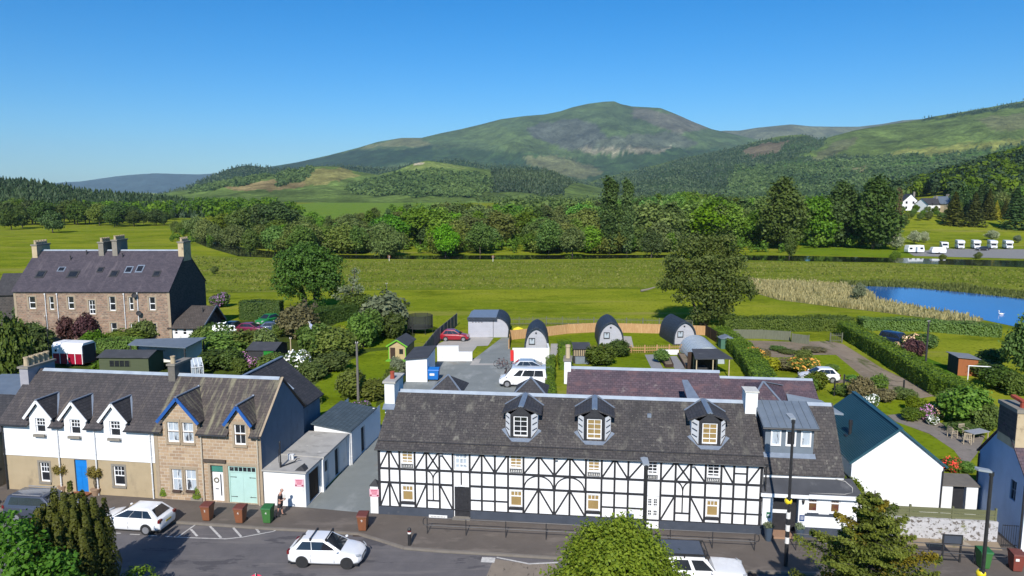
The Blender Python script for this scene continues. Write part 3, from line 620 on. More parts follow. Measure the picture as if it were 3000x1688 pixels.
def ridge_cap(P, u0, u1, v, z, mat=None, w=.20, name='ridge_cap', parent_name=None):
    r = MB(); r.prism([(u0, v - w, z - w * .62), (u0, v, z + .05), (u0, v + w, z - w * .62), (u0, v, z - .04)], (u1 - u0, 0, 0)); return r.build(name, mat or m_ridge, P)
def chimney(P, u0, u1, v0, v1, z0, z1, mat, cap, pots=(), pot=None, capo=.06, caph=.16, poth=.5, potr=.13, flash=None):
    c = MB(); c.box(u0, u1, v0, v1, z0, z1); st = c.build('chimney', mat, P)
    k = MB(); k.box(u0 - capo, u1 + capo, v0 - capo, v1 + capo, z1, z1 + caph); k.build('chimney_cap', cap, st)
    for (pu, pv) in pots:
        q = MB(); q.lathe([(potr * 1.1, 0), (potr * .95, poth * .8), (potr * 1.15, poth * .84), (potr * 1.15, poth), (potr * .8, poth), (potr * .75, poth * .7)], (pu, pv, z1 + caph), 10); q.build('chimney_pot', pot or m_pot, st, smooth=False)
    return st
def pipe(P, u, v, z0, z1, mat, r=.045, name='drainpipe'):
    m = MB(); m.tube((u, v, z0), (u, v, z1), r, n=8); m.box(u - .09, u + .09, v - .07, v + .06, z1, z1 + .16)
    for z in np.arange(z0 + .6, z1, 1.1): m.tube((u, v, z), (u, v, z + .07), r * 1.35, n=8)
    return m.build(name, mat, P)
def gutter(P, u0, u1, v, z, mat, r=.065):
    m = MB(); m.tube((u0, v, z), (u1, v, z), r, n=8); return m.build('gutter', mat, P)
def gable_end(mb, u, v0, v1, ze, vr, zr, z0=-.05, mi=0):
    mb.poly([(u, v0, z0), (u, v1, z0), (u, v1, ze), (u, vr, zr), (u, v0, ze)], mi)
def door_leaf(P, u0, u1, z0, z1, v, mat, name='door', panels=True):
    m = MB(); m.box(u0, u1, v, v + .05, z0, z1); d = m.build(name, mat, P)
    return d

# ------------------------------------------------------------------ the black and white inn
HA = math.atan2(40.31 - 43.04, 14.67 + 8.3)
inn = thing('timbered_inn', 'long black and white timber framed inn with slate roof and three dormers', 'inn', (-8.3, 43.04, 0), HA)
def inn_part(name): return inn
UP = [(1.47, 2.22), (4.80, 5.66), (8.22, 8.97), (12.92, 13.66), (16.45, 17.06), (19.90, 20.64)]
LO = [(1.47, 2.20), (8.24, 8.98), (12.91, 13.66), (19.93, 20.63)]
ops = [(a, b, 3.10, 4.20) for a, b in UP] + [(a, b, .88, 1.93) for a, b in LO] + [(4.80, 5.70, .08, 2.02), (16.42, 17.16, .05, 2.03)]
w = MB(); front_wall(w, 0, 23.1, .0, 4.3, ops, 0, .13, 0)
gable_end(w, 0, 0, 8.0, 4.3, 4.0, 6.78); gable_end(w, 23.1, 0, 8.0, 4.3, 4.0, 6.78); w.poly([(0, 8, 0), (23.1, 8, 0), (23.1, 8, 4.3), (0, 8, 4.3)])
w.build('wall', m_white, inn)
p = MB()
for a, b in ((0, 4.72), (5.78, 16.36), (17.22, 23.1)): p.box(a, b, -.05, .0, -.1, .52)
p.box(-.05, 0, -.05, 8, -.1, .52); p.build('plinth', m_plinth, inn)
t = MB(); TW = .122
def vpost(u, z0=.50, z1=4.25, w=TW): t.box(u - w / 2, u + w / 2, -.036, 0, z0, z1)
def hrail(u0, u1, z, w=.128): t.box(u0, u1, -.042, 0, z - w / 2, z + w / 2)
def brace(u0, z0, u1, z1, w=.085): t.beam((u0, -.014, z0), (u1, -.014, z1), w, .030, (0, 1, 0))
def braceb(u0, z0, u1, z1, w=.10):
    a, b = Vector((u0, 0, z0)), Vector((u1, 0, z1)); d = (b - a).normalized(); n = Vector((d.z, 0, -d.x)) * w / 2
    t.prism([a - n, b - n, b + n, a + n], (0, -.031, 0))
posts = [.06, .70, 1.36, 2.32, 3.06, 3.87, 4.70, 5.76, 6.50, 7.31, 8.12, 9.06, 9.98, 10.93, 11.86, 12.82, 13.76, 14.53, 15.33, 16.30, 17.24, 18.09, 18.97, 19.82, 20.72, 21.44, 22.18, 23.0]
for u in posts:
    if u in (3.06, 3.87, 18.09, 18.97): vpost(u)
    elif u in (4.70, 5.76, 16.30, 17.24): vpost(u, .06, 4.25, .12)
    else: vpost(u, w=.16 if u in (.06, 23.0) else TW)
hrail(0, 23.1, 4.25, .08)
for a, b in ((0, 4.75), (4.75, 23.1)): hrail(a, b, 3.0)
for a, b in ((0, 4.70), (5.76, 16.3), (17.24, 23.1)): hrail(a, b, 2.10)
hrail(0, 23.1, .53, .07)
for a, b in ((3.06, 3.87), (18.09, 18.97)): hrail(a, b, 1.05, .09)
for a, b in ((5.76, 8.12), (13.76, 16.30), (20.72, 23.1)): hrail(a, b, 1.20, .09)
hrail(21.44, 22.18, 3.66, .08)
zb, zt = 3.06, 4.18
for u0, u1, s in [(.06, .70, 1), (.70, 1.36, -1), (2.32, 3.06, 1), (3.87, 4.70, -1), (5.76, 6.50, 1), (6.50, 7.31, -1), (7.31, 8.12, 1), (9.06, 9.98, 1), (9.98, 10.93, -1), (10.93, 11.86, 1), (11.86, 12.82, -1), (13.76, 14.53, 1), (14.53, 15.33, -1), (15.33, 16.30, 1), (17.24, 18.09, 1), (18.97, 19.82, -1), (20.72, 21.44, -1), (22.18, 23.0, 1)]:
    braceb(u0 + .04, zb if s > 0 else zt, u1 - .04, zt if s > 0 else zb)
for a, b in ((3.06, 3.87), (18.09, 18.97)):
    braceb(a + .04, zb, b - .04, zt); braceb(a + .04, zt, b - .04, zb)
zb, zt = .58, 2.04
for u0, u1, s in [(.06, .70, 1), (.70, 1.36, -1), (2.32, 3.06, 1), (3.87, 4.70, -1), (9.06, 9.98, 1), (9.98, 10.93, -1), (10.93, 11.86, 1), (11.86, 12.82, -1), (17.24, 18.09, 1), (18.97, 19.82, -1)]:
    braceb(u0 + .05, zb if s > 0 else zt, u1 - .05, zt if s > 0 else zb)
def arc(cu, cz, r, a0, a1, n=10, sq=1.0):
    P_ = [(cu + r * math.cos(a0 + (a1 - a0) * i / n), cz + r * sq * math.sin(a0 + (a1 - a0) * i / n)) for i in range(n + 1)]
    for a, b in zip(P_[:-1], P_[1:]): braceb(a[0], a[1], b[0], b[1], .075)
for c in (9.98, 11.86): arc(c, 2.14, .88, 0.03, PI - .03, 14, .90)
for a, b in ((3.06, 3.87), (18.09, 18.97)):
    c = (a + b) / 2; h = (b - a) / 2
    arc(a, 2.42, h, 0, PI / 2 * .95, 7, 1.3); arc(b, 2.42, h, PI, PI / 2 * 1.05, 7, 1.3); vpost(c, 1.08, 2.46, .075)
vpost(5.23, 2.16, 2.95, .085)
t.build('timber_frame', m_black, inn)
for i, (a, b) in enumerate(UP):
    if i == 1:
        window(inn, a + .02, b - .02, 3.12, 4.18, .09, 3, (.33, .66), fr=.09, mun=.05, pane=m_net); continue
    window(inn, a, b, 3.34, 4.19, .09, 2, (.26, .5, .74), pane=m_blind if i in (0, 2, 3) else m_glass)
    fb = MB()   # iron flower guard along the foot of the window
    fb.box(a, b, -.03, .0, 3.10, 3.13); fb.box(a, b, -.03, .0, 3.30, 3.325)
    for k in range(7):
        u = a + (b - a) * (k + .5) / 7; fb.box(u - .012, u + .012, -.022, -.002, 3.13, 3.30)
        fb.ball((u, -.015, 3.215), .036, .015, .045, 6)
    build_each(fb, 'flower_guard', m_iron, inn)
    bx = MB(); bx.box(a + .01, b - .01, .06, .128, 3.10, 3.355); bx.build('window_panel', m_white2, inn)
for a, b in LO:
    window(inn, a, b, .90, 1.92, .11, 2, (.66,), pane=m_blind, subcols=(1, 3), sill=m_black, fr=.065)
dr = MB(); dr.box(4.80, 5.70, .07, .12, .08, 2.02)
for k in range(6): dr.box(4.84 + k * .145, 4.84 + k * .145 + .01, .06, .07, .12, 1.96)
d1 = dr.build('door', m_black, inn); hd = MB(); hd.ball((5.58, .03, 1.02), .035, n=8); hd.build('handle', m_iron, d1)
st = MB(); st.box(4.70, 5.80, -.32, .06, -.05, .085); st.build('doorstep', m_sillst, inn)
lb = MB(); lb.box(5.02, 5.42, -.05, -.043, 2.05, 2.14); lb.build('door_plate', m_wframe, inn)
dr = MB(); dr.box(16.42, 17.16, .07, .12, .05, 2.03); d2 = dr.build('door', m_wframe, inn, ); d2['label'] = 'white door with two pairs of small glazed lights'
for a in (16.52, 16.84):
    window(d2, a, a + .24, 1.38, 1.86, .068, 2, (.34, .67), fr=.03, mun=.02, name='door_light'); window(d2, a, a + .24, .78, 1.14, .068, 2, (.5,), fr=.03, mun=.02, name='door_light')
gable_roof(inn, -.14, 23.18, -.22, 4.31, 4.0, 6.90, 8.3, 4.22, m_slate_h, bell=(.36, 4.60))
bd = MB(); bd.box(-.10, 23.15, .30, .42, 4.622, 4.65); bd.build('roof_seam', m_slate_d, inn)
ridge_cap(inn, .1, 27.9, 4.0, 6.90)
gutter(inn, -.15, 23.15, -.26, 4.26, m_iron, .05)
brk = MB(); brk.box(-.02, .02, -.34, -.30, 2, 2.1)
chimney(inn, -.36, .30, 2.85, 5.0, 5.6, 7.62, m_white2, m_concroof, [(-.02, 3.55)], m_redpot, .10, .14, .48, .14)
chimney(inn, 22.55, 23.28, 3.1, 4.15, 6.0, 7.70, m_white2, M('pale_cope', (.62, .60, .55), (.5, .48, .44), ns=4, rough=.9), [], None, .07, .08)
fl = MB(); fl.prism([(-.42, 2.45, 5.965), (.36, 2.45, 5.965), (.36, 2.86, 6.235), (-.42, 2.86, 6.235)], (0, -.008, .014)); fl.build('lead_apron', m_lead, inn)
# dormers
DZ = lambda v: 4.60 + (v - .36) * (6.90 - 4.60) / 3.64
for c, pn in ((8.78, m_glass), (13.28, m_blind), (20.12, m_blind)):
    d = MB()
    vf, ve_ = .92, 1.55
    zt_, z0_ = 6.42, DZ(.92) - .02
    d.box(c - .64, c - .44, vf, vf + .14, z0_, zt_); d.box(c + .44, c + .64, vf, vf + .14, z0_, zt_)
    d.box(c - .44, c + .44, vf + .02, vf + .14, zt_ - .10, zt_ + .02)
    d.poly([(c - .66, vf + .02, zt_), (c + .66, vf + .02, zt_), (c, vf + .06, 6.93)])
    dm = d.build('dormer', m_black, inn)
    s = MB()
    for k in (-1, 1):
        a = Vector((c + k * .64, vf + .05, z0_)); b = Vector((c + k * 1.0, ve_, DZ(ve_)))
        s.poly([a, b, (b.x, b.y, zt_), (a.x, a.y, zt_)])
        s.poly([b, (b.x, 3.05, DZ(3.05)), (b.x, 3.05, zt_), (b.x, b.y, zt_)])
    build_each(s, 'dormer_cheek', m_white, dm)
    s = MB()
    for k in (-1, 1):
        a = Vector((c + k * .66, vf + .02, 0)); b = Vector((c + k * 1.02, ve_ - .03, 0))
        for j in range(1, 4):
            z = z0_ + .12 + (zt_ - z0_) * j / 4
            a2 = a.lerp(b, .18); b2 = a.lerp(b, .85)
            s.beam((a2.x, a2.y - .01, z), (b2.x, b2.y - .01, z + .05), .02, .035)
    build_each(s, 'cheek_batten', m_black, dm)
    window(dm, c - .44, c + .44, DZ(.92) + .10, 6.32, vf + .10, 2, (.25, .5, .75), fr=.06, mun=.03, pane=pn)
    lp = MB()   # lead apron that wraps the foot of the bay
    for P_ in ([(c - .70, vf - .02), (c + .70, vf - .02), (c + .52, vf - .26), (c - .52, vf - .26)], [(c - .70, vf - .02), (c - 1.05, ve_), (c - 1.25, ve_ - .12), (c - .52, vf - .26)], [(c + .70, vf - .02), (c + 1.05, ve_), (c + 1.25, ve_ - .12), (c + .52, vf - .26)]):
        lp.prism([(u, v, DZ(v) + .006) for u, v in P_], (0, -.004, .012))
    lp.build('lead_apron', m_lead, dm)
    rf = MB()
    for k in (-1, 1):
        e = c + k * 1.24
        pts = [(c, 1.02, 6.93), (e, 1.42, 6.36), (e, 3.16, 6.36), (c, 4.05, 6.93)]
        rf.prism([Vector(q) for q in pts], (0, 0, -.09))
    rr = rf.build('dormer_roof', m_slate_d, dm)
    rc = MB(); rc.prism([(c - .17, 1.0, 6.90), (c, .99, 7.00), (c + .17, 1.0, 6.90), (c, 1.0, 6.86)], (0, 3.0, 0))
    for k in (-1, 1): rc.beam((c + k * 1.26, 3.17, 6.40), (c + k * .10, 4.0, 6.95), .11, .03)
    rc.build('lead_roll', m_lead, rr)
vt = MB()
vt.box(16.55, 16.80, 2.6, 2.8, DZ(2.6), DZ(2.6) + .22); vt.build('roof_vent', m_lead, inn)
for u, v in ((22.6, .4),):
    pass
fd = MB()
for u in (3.98, 11.05, 19.1): fd.box(u - .06, u + .09, -.16, -.036, 3.98, 4.13)
build_each(fd, 'flood_lamp', M('grey_box', (.20, .22, .24), (.15, .16, .18), ns=3), inn)
# right hand end: slate bay, lead shed dormer, flat porch
e = MB(); e.poly([(23.1, .5, 0), (27.75, .5, 0), (27.75, .5, 3.7), (23.1, .5, 3.7)]); gable_end(e, 27.75, .5, 7.5, 3.7, 4.0, 6.85); e.build('wing_wall', m_white, inn)
er = MB()
er.prism([(23.12, .38, 3.62), (27.75, .38, 3.62), (28.0, 4.0, 6.93), (23.12, 4.0, 6.93)], (0, 0, -.10)); er.prism([(23.12, 4.0, 6.93), (28.0, 4.0, 6.93), (27.8, 7.6, 3.8), (23.12, 7.6, 3.8)], (0, 0, -.10))
er.build('wing_roof', m_slate_h, inn)
pg = MB(); pg.box(26.75, 27.98, 3.35, 3.99, 6.33, 6.34); 
EZ = lambda v: 3.62 + (v - .38) * (6.93 - 3.62) / 3.62
sd = MB(); sd.poly([(23.42, 1.35, EZ(1.35)), (26.20, 1.35, EZ(1.35)), (26.20, 1.35, 6.15), (23.42, 1.35, 6.15)])
for u in (23.42, 26.20): sd.poly([(u, 1.35, EZ(1.35)), (u, 1.35, 6.15), (u, 3.4, 6.7), (u, 3.4, EZ(3.4))])
sdo = sd.build('shed_dormer', m_leadd, inn)
for a in (23.72, 24.58, 25.44): window(sdo, a, a + .60, 4.98, 5.98, 1.32, 1, (), fr=.09, pane=m_net if a != 24.58 else m_glass)
sr = MB(); sr.prism([(23.22, 1.10, 6.18), (26.42, 1.10, 6.18), (26.42, 4.0, 6.99), (23.22, 4.0, 6.99)], (0, 0, -.07))
for k in range(8):
    u = 23.26 + k * .447; sr.beam((u, 1.10, 6.20), (u, 3.98, 7.005), .035, .05)
sr.build('lead_roof', m_leadd, sdo)
gutter(sdo, 23.2, 26.45, 1.06, 6.10, m_iron)
ap = MB(); ap.prism([(23.30, 1.12, EZ(1.12) + .01), (26.32, 1.12, EZ(1.12) + .01), (26.32, 1.36, EZ(1.36) + .01), (23.30, 1.36, EZ(1.36) + .01)], (0, -.004, .014)); ap.build('lead_apron', m_lead, sdo)
po = MB(); pops = [(23.70, 25.15, .12, 2.36), (25.66, 26.22, 1.52, 2.44), (26.90, 27.46, 1.52, 2.44)]
front_wall(po, 23.12, 28.4, 0, 2.62, pops, -.08, .14); po.poly([(28.4, -.08, 0), (28.4, 3.5, 0), (28.4, 3.5, 2.62), (28.4, -.08, 2.62)])
pw = po.build('porch', m_white, inn)
pp = MB(); pp.box(25.25, 28.44, -.12, -.08, -.1, .62); pp.box(23.12, 23.66, -.12, -.08, -.1, .62); pp.build('plinth', m_plinth, pw)
en = MB(); en.box(23.70, 25.15, .42, .46, .12, 2.36); en.build('entrance_recess', m_black, pw)
wp = MB(); wp.box(23.74, 24.70, .38, .42, 1.20, 1.40); wp.build('push_bar', m_wframe, pw)
ds_ = MB(); ds_.box(23.70, 25.15, -.5, .40, -.02, .13); ds_.build('doorstep', M('terracotta_step', (.34, .20, .13), (.28, .17, .11), ns=4, rough=.9), pw)
for a in (25.66, 26.90):
    ww = window(pw, a, a + .56, 1.52, 2.44, .02, 1, (.64,), fr=.07, pane=M('wine_blind', (.10, .025, .03), (.16, .10, .03), ns=2.5, rough=.2, spec=.5)); 
    lt = MB()
    for k in range(5):
        u = a + .09 + k * .085; lt.beam((u, -.005, 2.12), (u + .10, -.005, 2.37), .008, .008); lt.beam((u + .06, -.003, 2.12), (u - .04, -.003, 2.37), .008, .008)
    lt.build('leaded_light', m_wframe, ww)
sl = MB(); sl.box(25.50, 27.75, -.18, -.08, 1.36, 1.45); sl.box(25.62, 26.26, -.16, -.08, 1.45, 1.515); sl.box(26.86, 27.50, -.16, -.08, 1.45, 1.515); sl.build('sill', m_plinth, pw)
fa = MB(); fa.box(22.95, 25.6, -.36, -.28, 2.46, 2.66); fa.box(25.6, 28.65, -.42, -.34, 2.50, 2.72); fa.box(28.57, 28.65, -.34, 2.0, 2.52, 2.74); fa.box(23.0, 28.6, -.34, -.10, 2.44, 2.50); fa.build('fascia', m_wframe, pw)
pr = MB(); pr.prism([(22.98, -.30, 2.665), (28.62, -.34, 2.74), (28.2, .56, 3.42), (23.1, .56, 3.36)], (0, 0, -.05)); pr.poly([(28.62, -.34, 2.72), (28.62, 2.4, 2.72), (28.2, 2.4, 3.3), (28.2, .56, 3.4)]); pr.build('porch_roof', m_felt, pw)
ke = MB(); ke.path([(25.7, -.22, 2.755), (27.6, -.24, 2.785), (28.05, -.14, 2.86), (28.12, .1, 3.06), (27.8, .40, 3.31), (27.3, .5, 3.39)], .022); ke.build('roof_kerb', m_concroof, pw)
lam = MB(); lam.tube((25.38, -.16, 2.05), (25.38, -.16, 2.25), .05, .08, 6); lam.tube((25.38, -.16, 2.25), (25.38, -.16, 2.34), .09, .01, 6); lam.beam((25.38, -.10, 2.2), (25.38, -.16, 2.2), .02, .02); lam.build('wall_lantern', m_iron, pw)
sg = MB(); sg.box(25.22, 25.50, -.11, -.085, .98, 1.34); sgn = sg.build('wall_sign', M('navy_sign', (.02, .05, .16), (.025, .06, .18), ns=3), pw)
for z in (1.24, 1.17, 1.10): b = MB(); b.box(25.27, 25.45, -.115, -.111, z - .01, z + .014); b.build('sign_line', m_wframe, sgn)
sg = MB(); sg.box(23.36, 23.58, -.11, -.085, 1.08, 1.42); sgn = sg.build('wall_sign', M('green_sign', (.02, .14, .06), (.02, .12, .06), ns=3), pw)
b = MB(); b.box(23.41, 23.53, -.115, -.111, 1.18, 1.30); b.build('sign_line', m_wframe, sgn)
pipe(pw, 28.50, -.12, 0, 2.5, m_iron)
pipe(inn, 23.2, -.20, 2.6, 4.2, m_iron)
# rear range in purple slate
rl = MB(); rl.box(11.35, 29.0, 8.6, 15.2, 0, 4.1); rr_ = rl.build('rear_range', m_white2, inn)
q = MB()
for (u0, u1, zr_, vr_) in ((11.2, 22.35, 6.85, 11.9), (22.35, 29.1, 6.35, 12.2)):
    q.prism([(u0, 8.2, 4.1), (u1, 8.2, 4.1), (u1, vr_, zr_), (u0, vr_, zr_)], (0, 0, -.1)); q.prism([(u0, vr_, zr_), (u1, vr_, zr_), (u1, 15.5, 4.1), (u0, 15.5, 4.1)], (0, 0, -.1))
    gm = MB()
q.build('rear_roof', m_slate_p, rr_)
g_ = MB()
for u, vr_, zr_ in ((11.35, 11.9, 6.75), (22.3, 11.9, 6.75), (29.0, 12.2, 6.25)): g_.poly([(u, 8.5, 4.1), (u, 15.2, 4.1), (u, vr_, zr_)])
g_.build('gable', m_white2, rr_)
ridge_cap(rr_, 11.2, 22.4, 11.9, 6.85); ridge_cap(rr_, 22.4, 29.1, 12.2, 6.35)
chimney(rr_, 10.95, 11.45, 11.5, 12.6, 5.6, 7.35, m_white2, m_sillst, [(11.2, 11.9)], m_tanst, .08, .18, 1.0, .17)
hp = MB()       # hipped link with lead hips behind the right chimney
hp.prism([(23.2, 7.0, 5.0), (26.6, 7.0, 5.0), (25.0, 9.4, 6.75)], (0, 0, -.08)); hp.prism([(26.6, 7.0, 5.0), (26.8, 11.6, 6.0), (25.0, 9.4, 6.75)], (0, 0, -.08)); hp.prism([(23.2, 7.0, 5.0), (25.0, 9.4, 6.75), (24.2, 11.6, 6.1)], (0, 0, -.08))
hpo = hp.build('hipped_roof', m_slate_p, rr_)
hl = MB()
for a, b in (((23.3, 7.1, 5.12), (25.0, 9.4, 6.80)), ((26.5, 7.1, 5.12), (25.0, 9.4, 6.80)), ((26.8, 11.4, 6.05), (25.0, 9.4, 6.80))): hl.beam(a, b, .14, .05)
hl.build('lead_roll', m_lead, hpo)
fr_ = MB(); fr_.prism([(26.3, 7.2, 5.55), (29.9, 7.6, 5.2), (29.2, 10.2, 5.35), (26.8, 10.2, 5.75)], (0, 0, -.12)); fr_.build('lead_flat_roof', M('pale_flat_roof', (.24, .28, .32), (.20, .235, .27), ns=1, rough=.7), rr_)
for c in (3.1, 8.9):      # small rear dormers whose hipped tops rise past the ridge
    m = MB(); z0_, zt_ = 6.2, 7.32
    for a, b in (((c - 1.15, 5.6), (c + 1.15, 5.6)), ((c + 1.15, 5.6), (c + 1.15, 8.4)), ((c - 1.15, 8.4), (c - 1.15, 5.6)), ((c + 1.15, 8.4), (c - 1.15, 8.4))):
        m.poly([(*a, z0_ + .1), (*b, z0_ + .1), (c, 6.6, zt_)])
    dd = m.build('rear_dormer', m_slate_d, inn); l = MB()
    for k in (-1, 1): l.beam((c + k * 1.15, 5.6, z0_ + .14), (c, 6.6, zt_ + .03), .12, .04)
    l.build('lead_roll', m_lead, dd)
m = MB(); m.prism([(19.4, 5.5, 6.2), (20.3, 5.5, 6.2), (19.7, 8.6, 6.9), (19.3, 8.6, 6.9)], (0, 0, .05)); m.build('lead_roll', m_lead, inn)

# ------------------------------------------------------------------ the two cottages at the left
CA = math.atan2(44.28 - 46.87, -15.99 + 34.25); CO = (-34.25, 46.87, 0)
cot = thing('harled_cottage', 'two tone cottage, white above tan, with three white dormers and a blue door', 'house', CO, CA)
CZ = lambda v: 4.62 + (v + .28) * (7.60 - 4.62) / 3.48
JU = 11.08
w = MB()
ups = [(2.58, 3.30, 4.06, 5.10), (5.12, 5.86, 4.06, 5.12), (7.98, 8.74, 4.06, 5.14)]; los = [(2.60, 3.30, .66, 2.02), (8.0, 8.80, .70, 2.06)]
front_wall(w, 0, JU, 0, 2.48, los + [(5.18, 6.10, .10, 2.36)], 0, .16, 0)
w.poly([(0, 0, 0), (0, 6.4, 0), (0, 6.4, 2.48), (0, 0, 2.48)]); lw = w.build('lower_wall', m_tan, cot)
w = MB(); front_wall(w, 0, JU, 2.48, 4.62, [(a, b, c, 4.62) for a, b, c, d in ups], -.03, .16, 0)
for a, b, c, d in ups:
    m_ = (a + b) / 2
    for x0, x1 in ((m_ - .78, a), (b, m_ + .78)): w.poly([(x0, -.03, 4.62), (x1, -.03, 4.62), (x1, -.03, d), (x0, -.03, d)])
    w.poly([(m_ - .78, -.03, d), (m_ + .78, -.03, d), (m_ + .78, -.03, 5.24), (m_, -.03, 6.20), (m_ - .78, -.03, 5.24)])
    for x0 in (a, b): w.poly([(x0, -.03, 4.62), (x0, .13, 4.62), (x0, .13, d), (x0, -.03, d)])
    w.poly([(a, -.03, d), (b, -.03, d), (b, .13, d), (a, .13, d)])
    for k in (-1, 1): w.poly([(m_ + k * .78, -.03, 4.55), (m_ + k * .78, 1.1, 5.24), (m_ + k * .78, -.03, 5.24)])
w.poly([(0, -.03, 2.48), (0, 6.4, 2.48), (0, 6.4, 4.62), (0, 3.2, 7.5), (0, -.03, 4.62)]); w.poly([(0, 6.4, 0), (JU, 6.4, 0), (JU, 6.4, 4.6), (0, 6.4, 4.6)])
w.poly([(0, -.03, 2.48), (JU, -.03, 2.48), (JU, .02, 2.48), (0, .02, 2.48)])
w.build('upper_wall', m_white, cot)
bc = MB(); bc.box(0, JU, -.055, -.031, 2.44, 2.50); bc.build('string_course', m_wframe, cot)
for (a, b, c, d) in ups: window(cot, a, b, c, d, .11, 2, (.5, .75), subcols=(1, 3), sill=m_white, fr=.075)
for (a, b, c, d) in los: window(cot, a, b, c, d, .13, 2, (.5, .75), subcols=(1, 3), sill=m_sillst, fr=.07)
mg = MB()
for (a, b, c, d) in los: mg.box(a - .14, a - .001, -.02, 0, c, d + .14); mg.box(b + .001, b + .14, -.02, 0, c, d + .14); mg.box(a - .001, b + .001, -.02, 0, d, d + .14)
build_each(mg, 'window_margin', m_sillst, cot)
d = door_leaf(cot, 5.18, 6.10, .10, 2.36, .12, m_bluedoor); 
dp = MB()
for z0, z1 in ((.25, 1.0), (1.12, 1.9)):
    for u0 in (5.26, 5.68): dp.box(u0, u0 + .33, .105, .12, z0, z1)
dp.build('door_panel', m_bluedoor, d); h = MB(); h.ball((5.98, .09, 1.1), .03, n=8); h.build('handle', m_ridge, d)
st = MB(); st.box(5.0, 6.3, -.42, .10, -.02, .11); st.build('doorstep', M('red_step', (.30, .11, .05), (.24, .09, .045), ns=4, rough=.9), cot)
pl = MB(); pl.box(5.22, 5.72, -.05, -.03, 3.25, 3.52); pl.box(5.26, 5.68, -.056, -.05, 3.29, 3.48); pl.build('date_plaque', m_white2, cot)
gable_roof(cot, -.12, JU, -.28, 4.62, 3.2, 7.60, 6.7, 4.62, m_slate_c, cuts=[((a + b) / 2 - .80, (a + b) / 2 + .80, .62) for a, b, c, d in ups])
ridge_cap(cot, .75, JU, 3.2, 7.60)
for (a, b, c, d_) in ups:
    m_ = (a + b) / 2; dr = MB()
    for k in (-1, 1): dr.prism([(m_, -.22, 6.36), (m_ + k * 1.0, -.22, 5.16), (m_ + k * 1.0, .35, 5.16), (m_, 1.75, 6.36)], (0, 0, -.07))
    dd = dr.build('dormer_roof', m_slate_d, cot)
    bb = MB()
    for k in (-1, 1): bb.beam((m_, -.25, 6.30), (m_ + k * 1.02, -.25, 5.08), .06, .16, (0, 0, 1))
    bb.build('bargeboard', m_wframe, dd)
    lr = MB(); lr.beam((m_, -.24, 6.39), (m_, 1.78, 6.39), .14, .06)
    for k in (1,): lr.beam((m_, 1.76, 6.39), (m_ + k * .98, .48, 5.22), .12, .05)
    lr.build('lead_roll', m_lead, dd)
    wl_ = MB(); wl_.box(a - .06, b + .06, -.26, -.06, c - .20, c - .03); wl_.build('window_box', m_sillst, cot)
[gutter(cot, a, b, -.32, 4.58, m_iron) for a, b in ((0, 2.14), (3.74, 4.69), (6.29, 7.56), (9.16, JU))]
for u in (.12, 4.18, 6.88, 10.85): pipe(cot, u, -.10, 0, 4.45, m_wpipe if u > 1 else m_iron)
chimney(cot, -.28, .38, 2.15, 4.6, 5.6, 7.82, M('chimney_harl', (.34, .33, .36), (.28, .27, .30), ns=2.5, rough=.9, bump=.3), m_sillst, [(.05, 2.45), (.05, 2.95), (.05, 3.4), (.05, 3.85), (.05, 4.3)], m_pot, .09, .14, .62, .16)
stc = thing('stone_cottage', 'sandstone cottage with two blue gabled dormers and mint garage doors', 'house', CO, CA)
w = MB(); CE = 18.46
su = [(12.06, 12.86, 3.90, 5.26), (13.10, 13.88, 3.90, 5.26), (16.68, 17.46, 3.94, 5.30)]; sl_ = [(12.18, 12.88, .56, 2.08), (13.12, 13.88, .60, 2.09)]
front_wall(w, JU + .002, CE, 0, 4.62, sl_ + [(14.90, 15.78, .06, 2.50), (16.12, 18.05, .04, 2.52)] + [(a, b, c, 4.62) for a, b, c, d in su], 0, .17)
for c, hw, za, ws in ((12.96, 1.20, 6.72, su[:2]), (17.06, .72, 6.34, su[2:])):
    ze_ = 5.45
    edges = [c - hw] + [k for o in ws for k in (o[0], o[1])] + [c + hw]
    for i in range(0, len(edges), 2): w.poly([(edges[i], 0, 4.62), (edges[i + 1], 0, 4.62), (edges[i + 1], 0, 5.28), (edges[i], 0, 5.28)])
    w.poly([(c - hw, 0, 5.28), (c + hw, 0, 5.28), (c + hw, 0, ze_), (c, 0, za), (c - hw, 0, ze_)])
    for o in ws:
        for x0 in o[:2]: w.poly([(x0, 0, 4.62), (x0, .17, 4.62), (x0, .17, 5.28), (x0, 0, 5.28)])
    for k in (-1, 1): w.poly([(c + k * hw, 0, 4.5), (c + k * hw, 1.2, 5.55), (c + k * hw, 0, ze_)])
w.build('front_wall', m_sand, stc)
w = MB(); gable_end(w, CE, 0, 6.4, 4.62, 3.2, 7.5); w.poly([(JU, 6.4, 0), (CE, 6.4, 0), (CE, 6.4, 4.62), (JU, 6.4, 4.62)])
w.poly([(CE, 6.4, 0), (18.1, 6.4, 0), (18.1, 6.4, 4.6), (CE, 6.4, 4.6)]); w.poly([(18.1, 6.4, 0), (18.1, 10.2, 0), (18.1, 10.2, 4.6), (18.1, 6.4, 4.6)]); w.poly([(12.0, 10.2, 0), (18.1, 10.2, 0), (18.1, 10.2, 4.6), (15.05, 10.2, 7.15), (12, 10.2, 4.6)]); w.poly([(12, 6.4, 0), (12, 10.2, 0), (12, 10.2, 4.6), (12, 6.4, 4.6)])
w.build('gable_wall', m_bluegrey, stc)
qn = MB()
qn.box(CE - .28, CE + .015, -.02, -.001, 0, 4.6); qn.box(JU + .01, JU + .26, -.02, -.001, 0, 4.6)
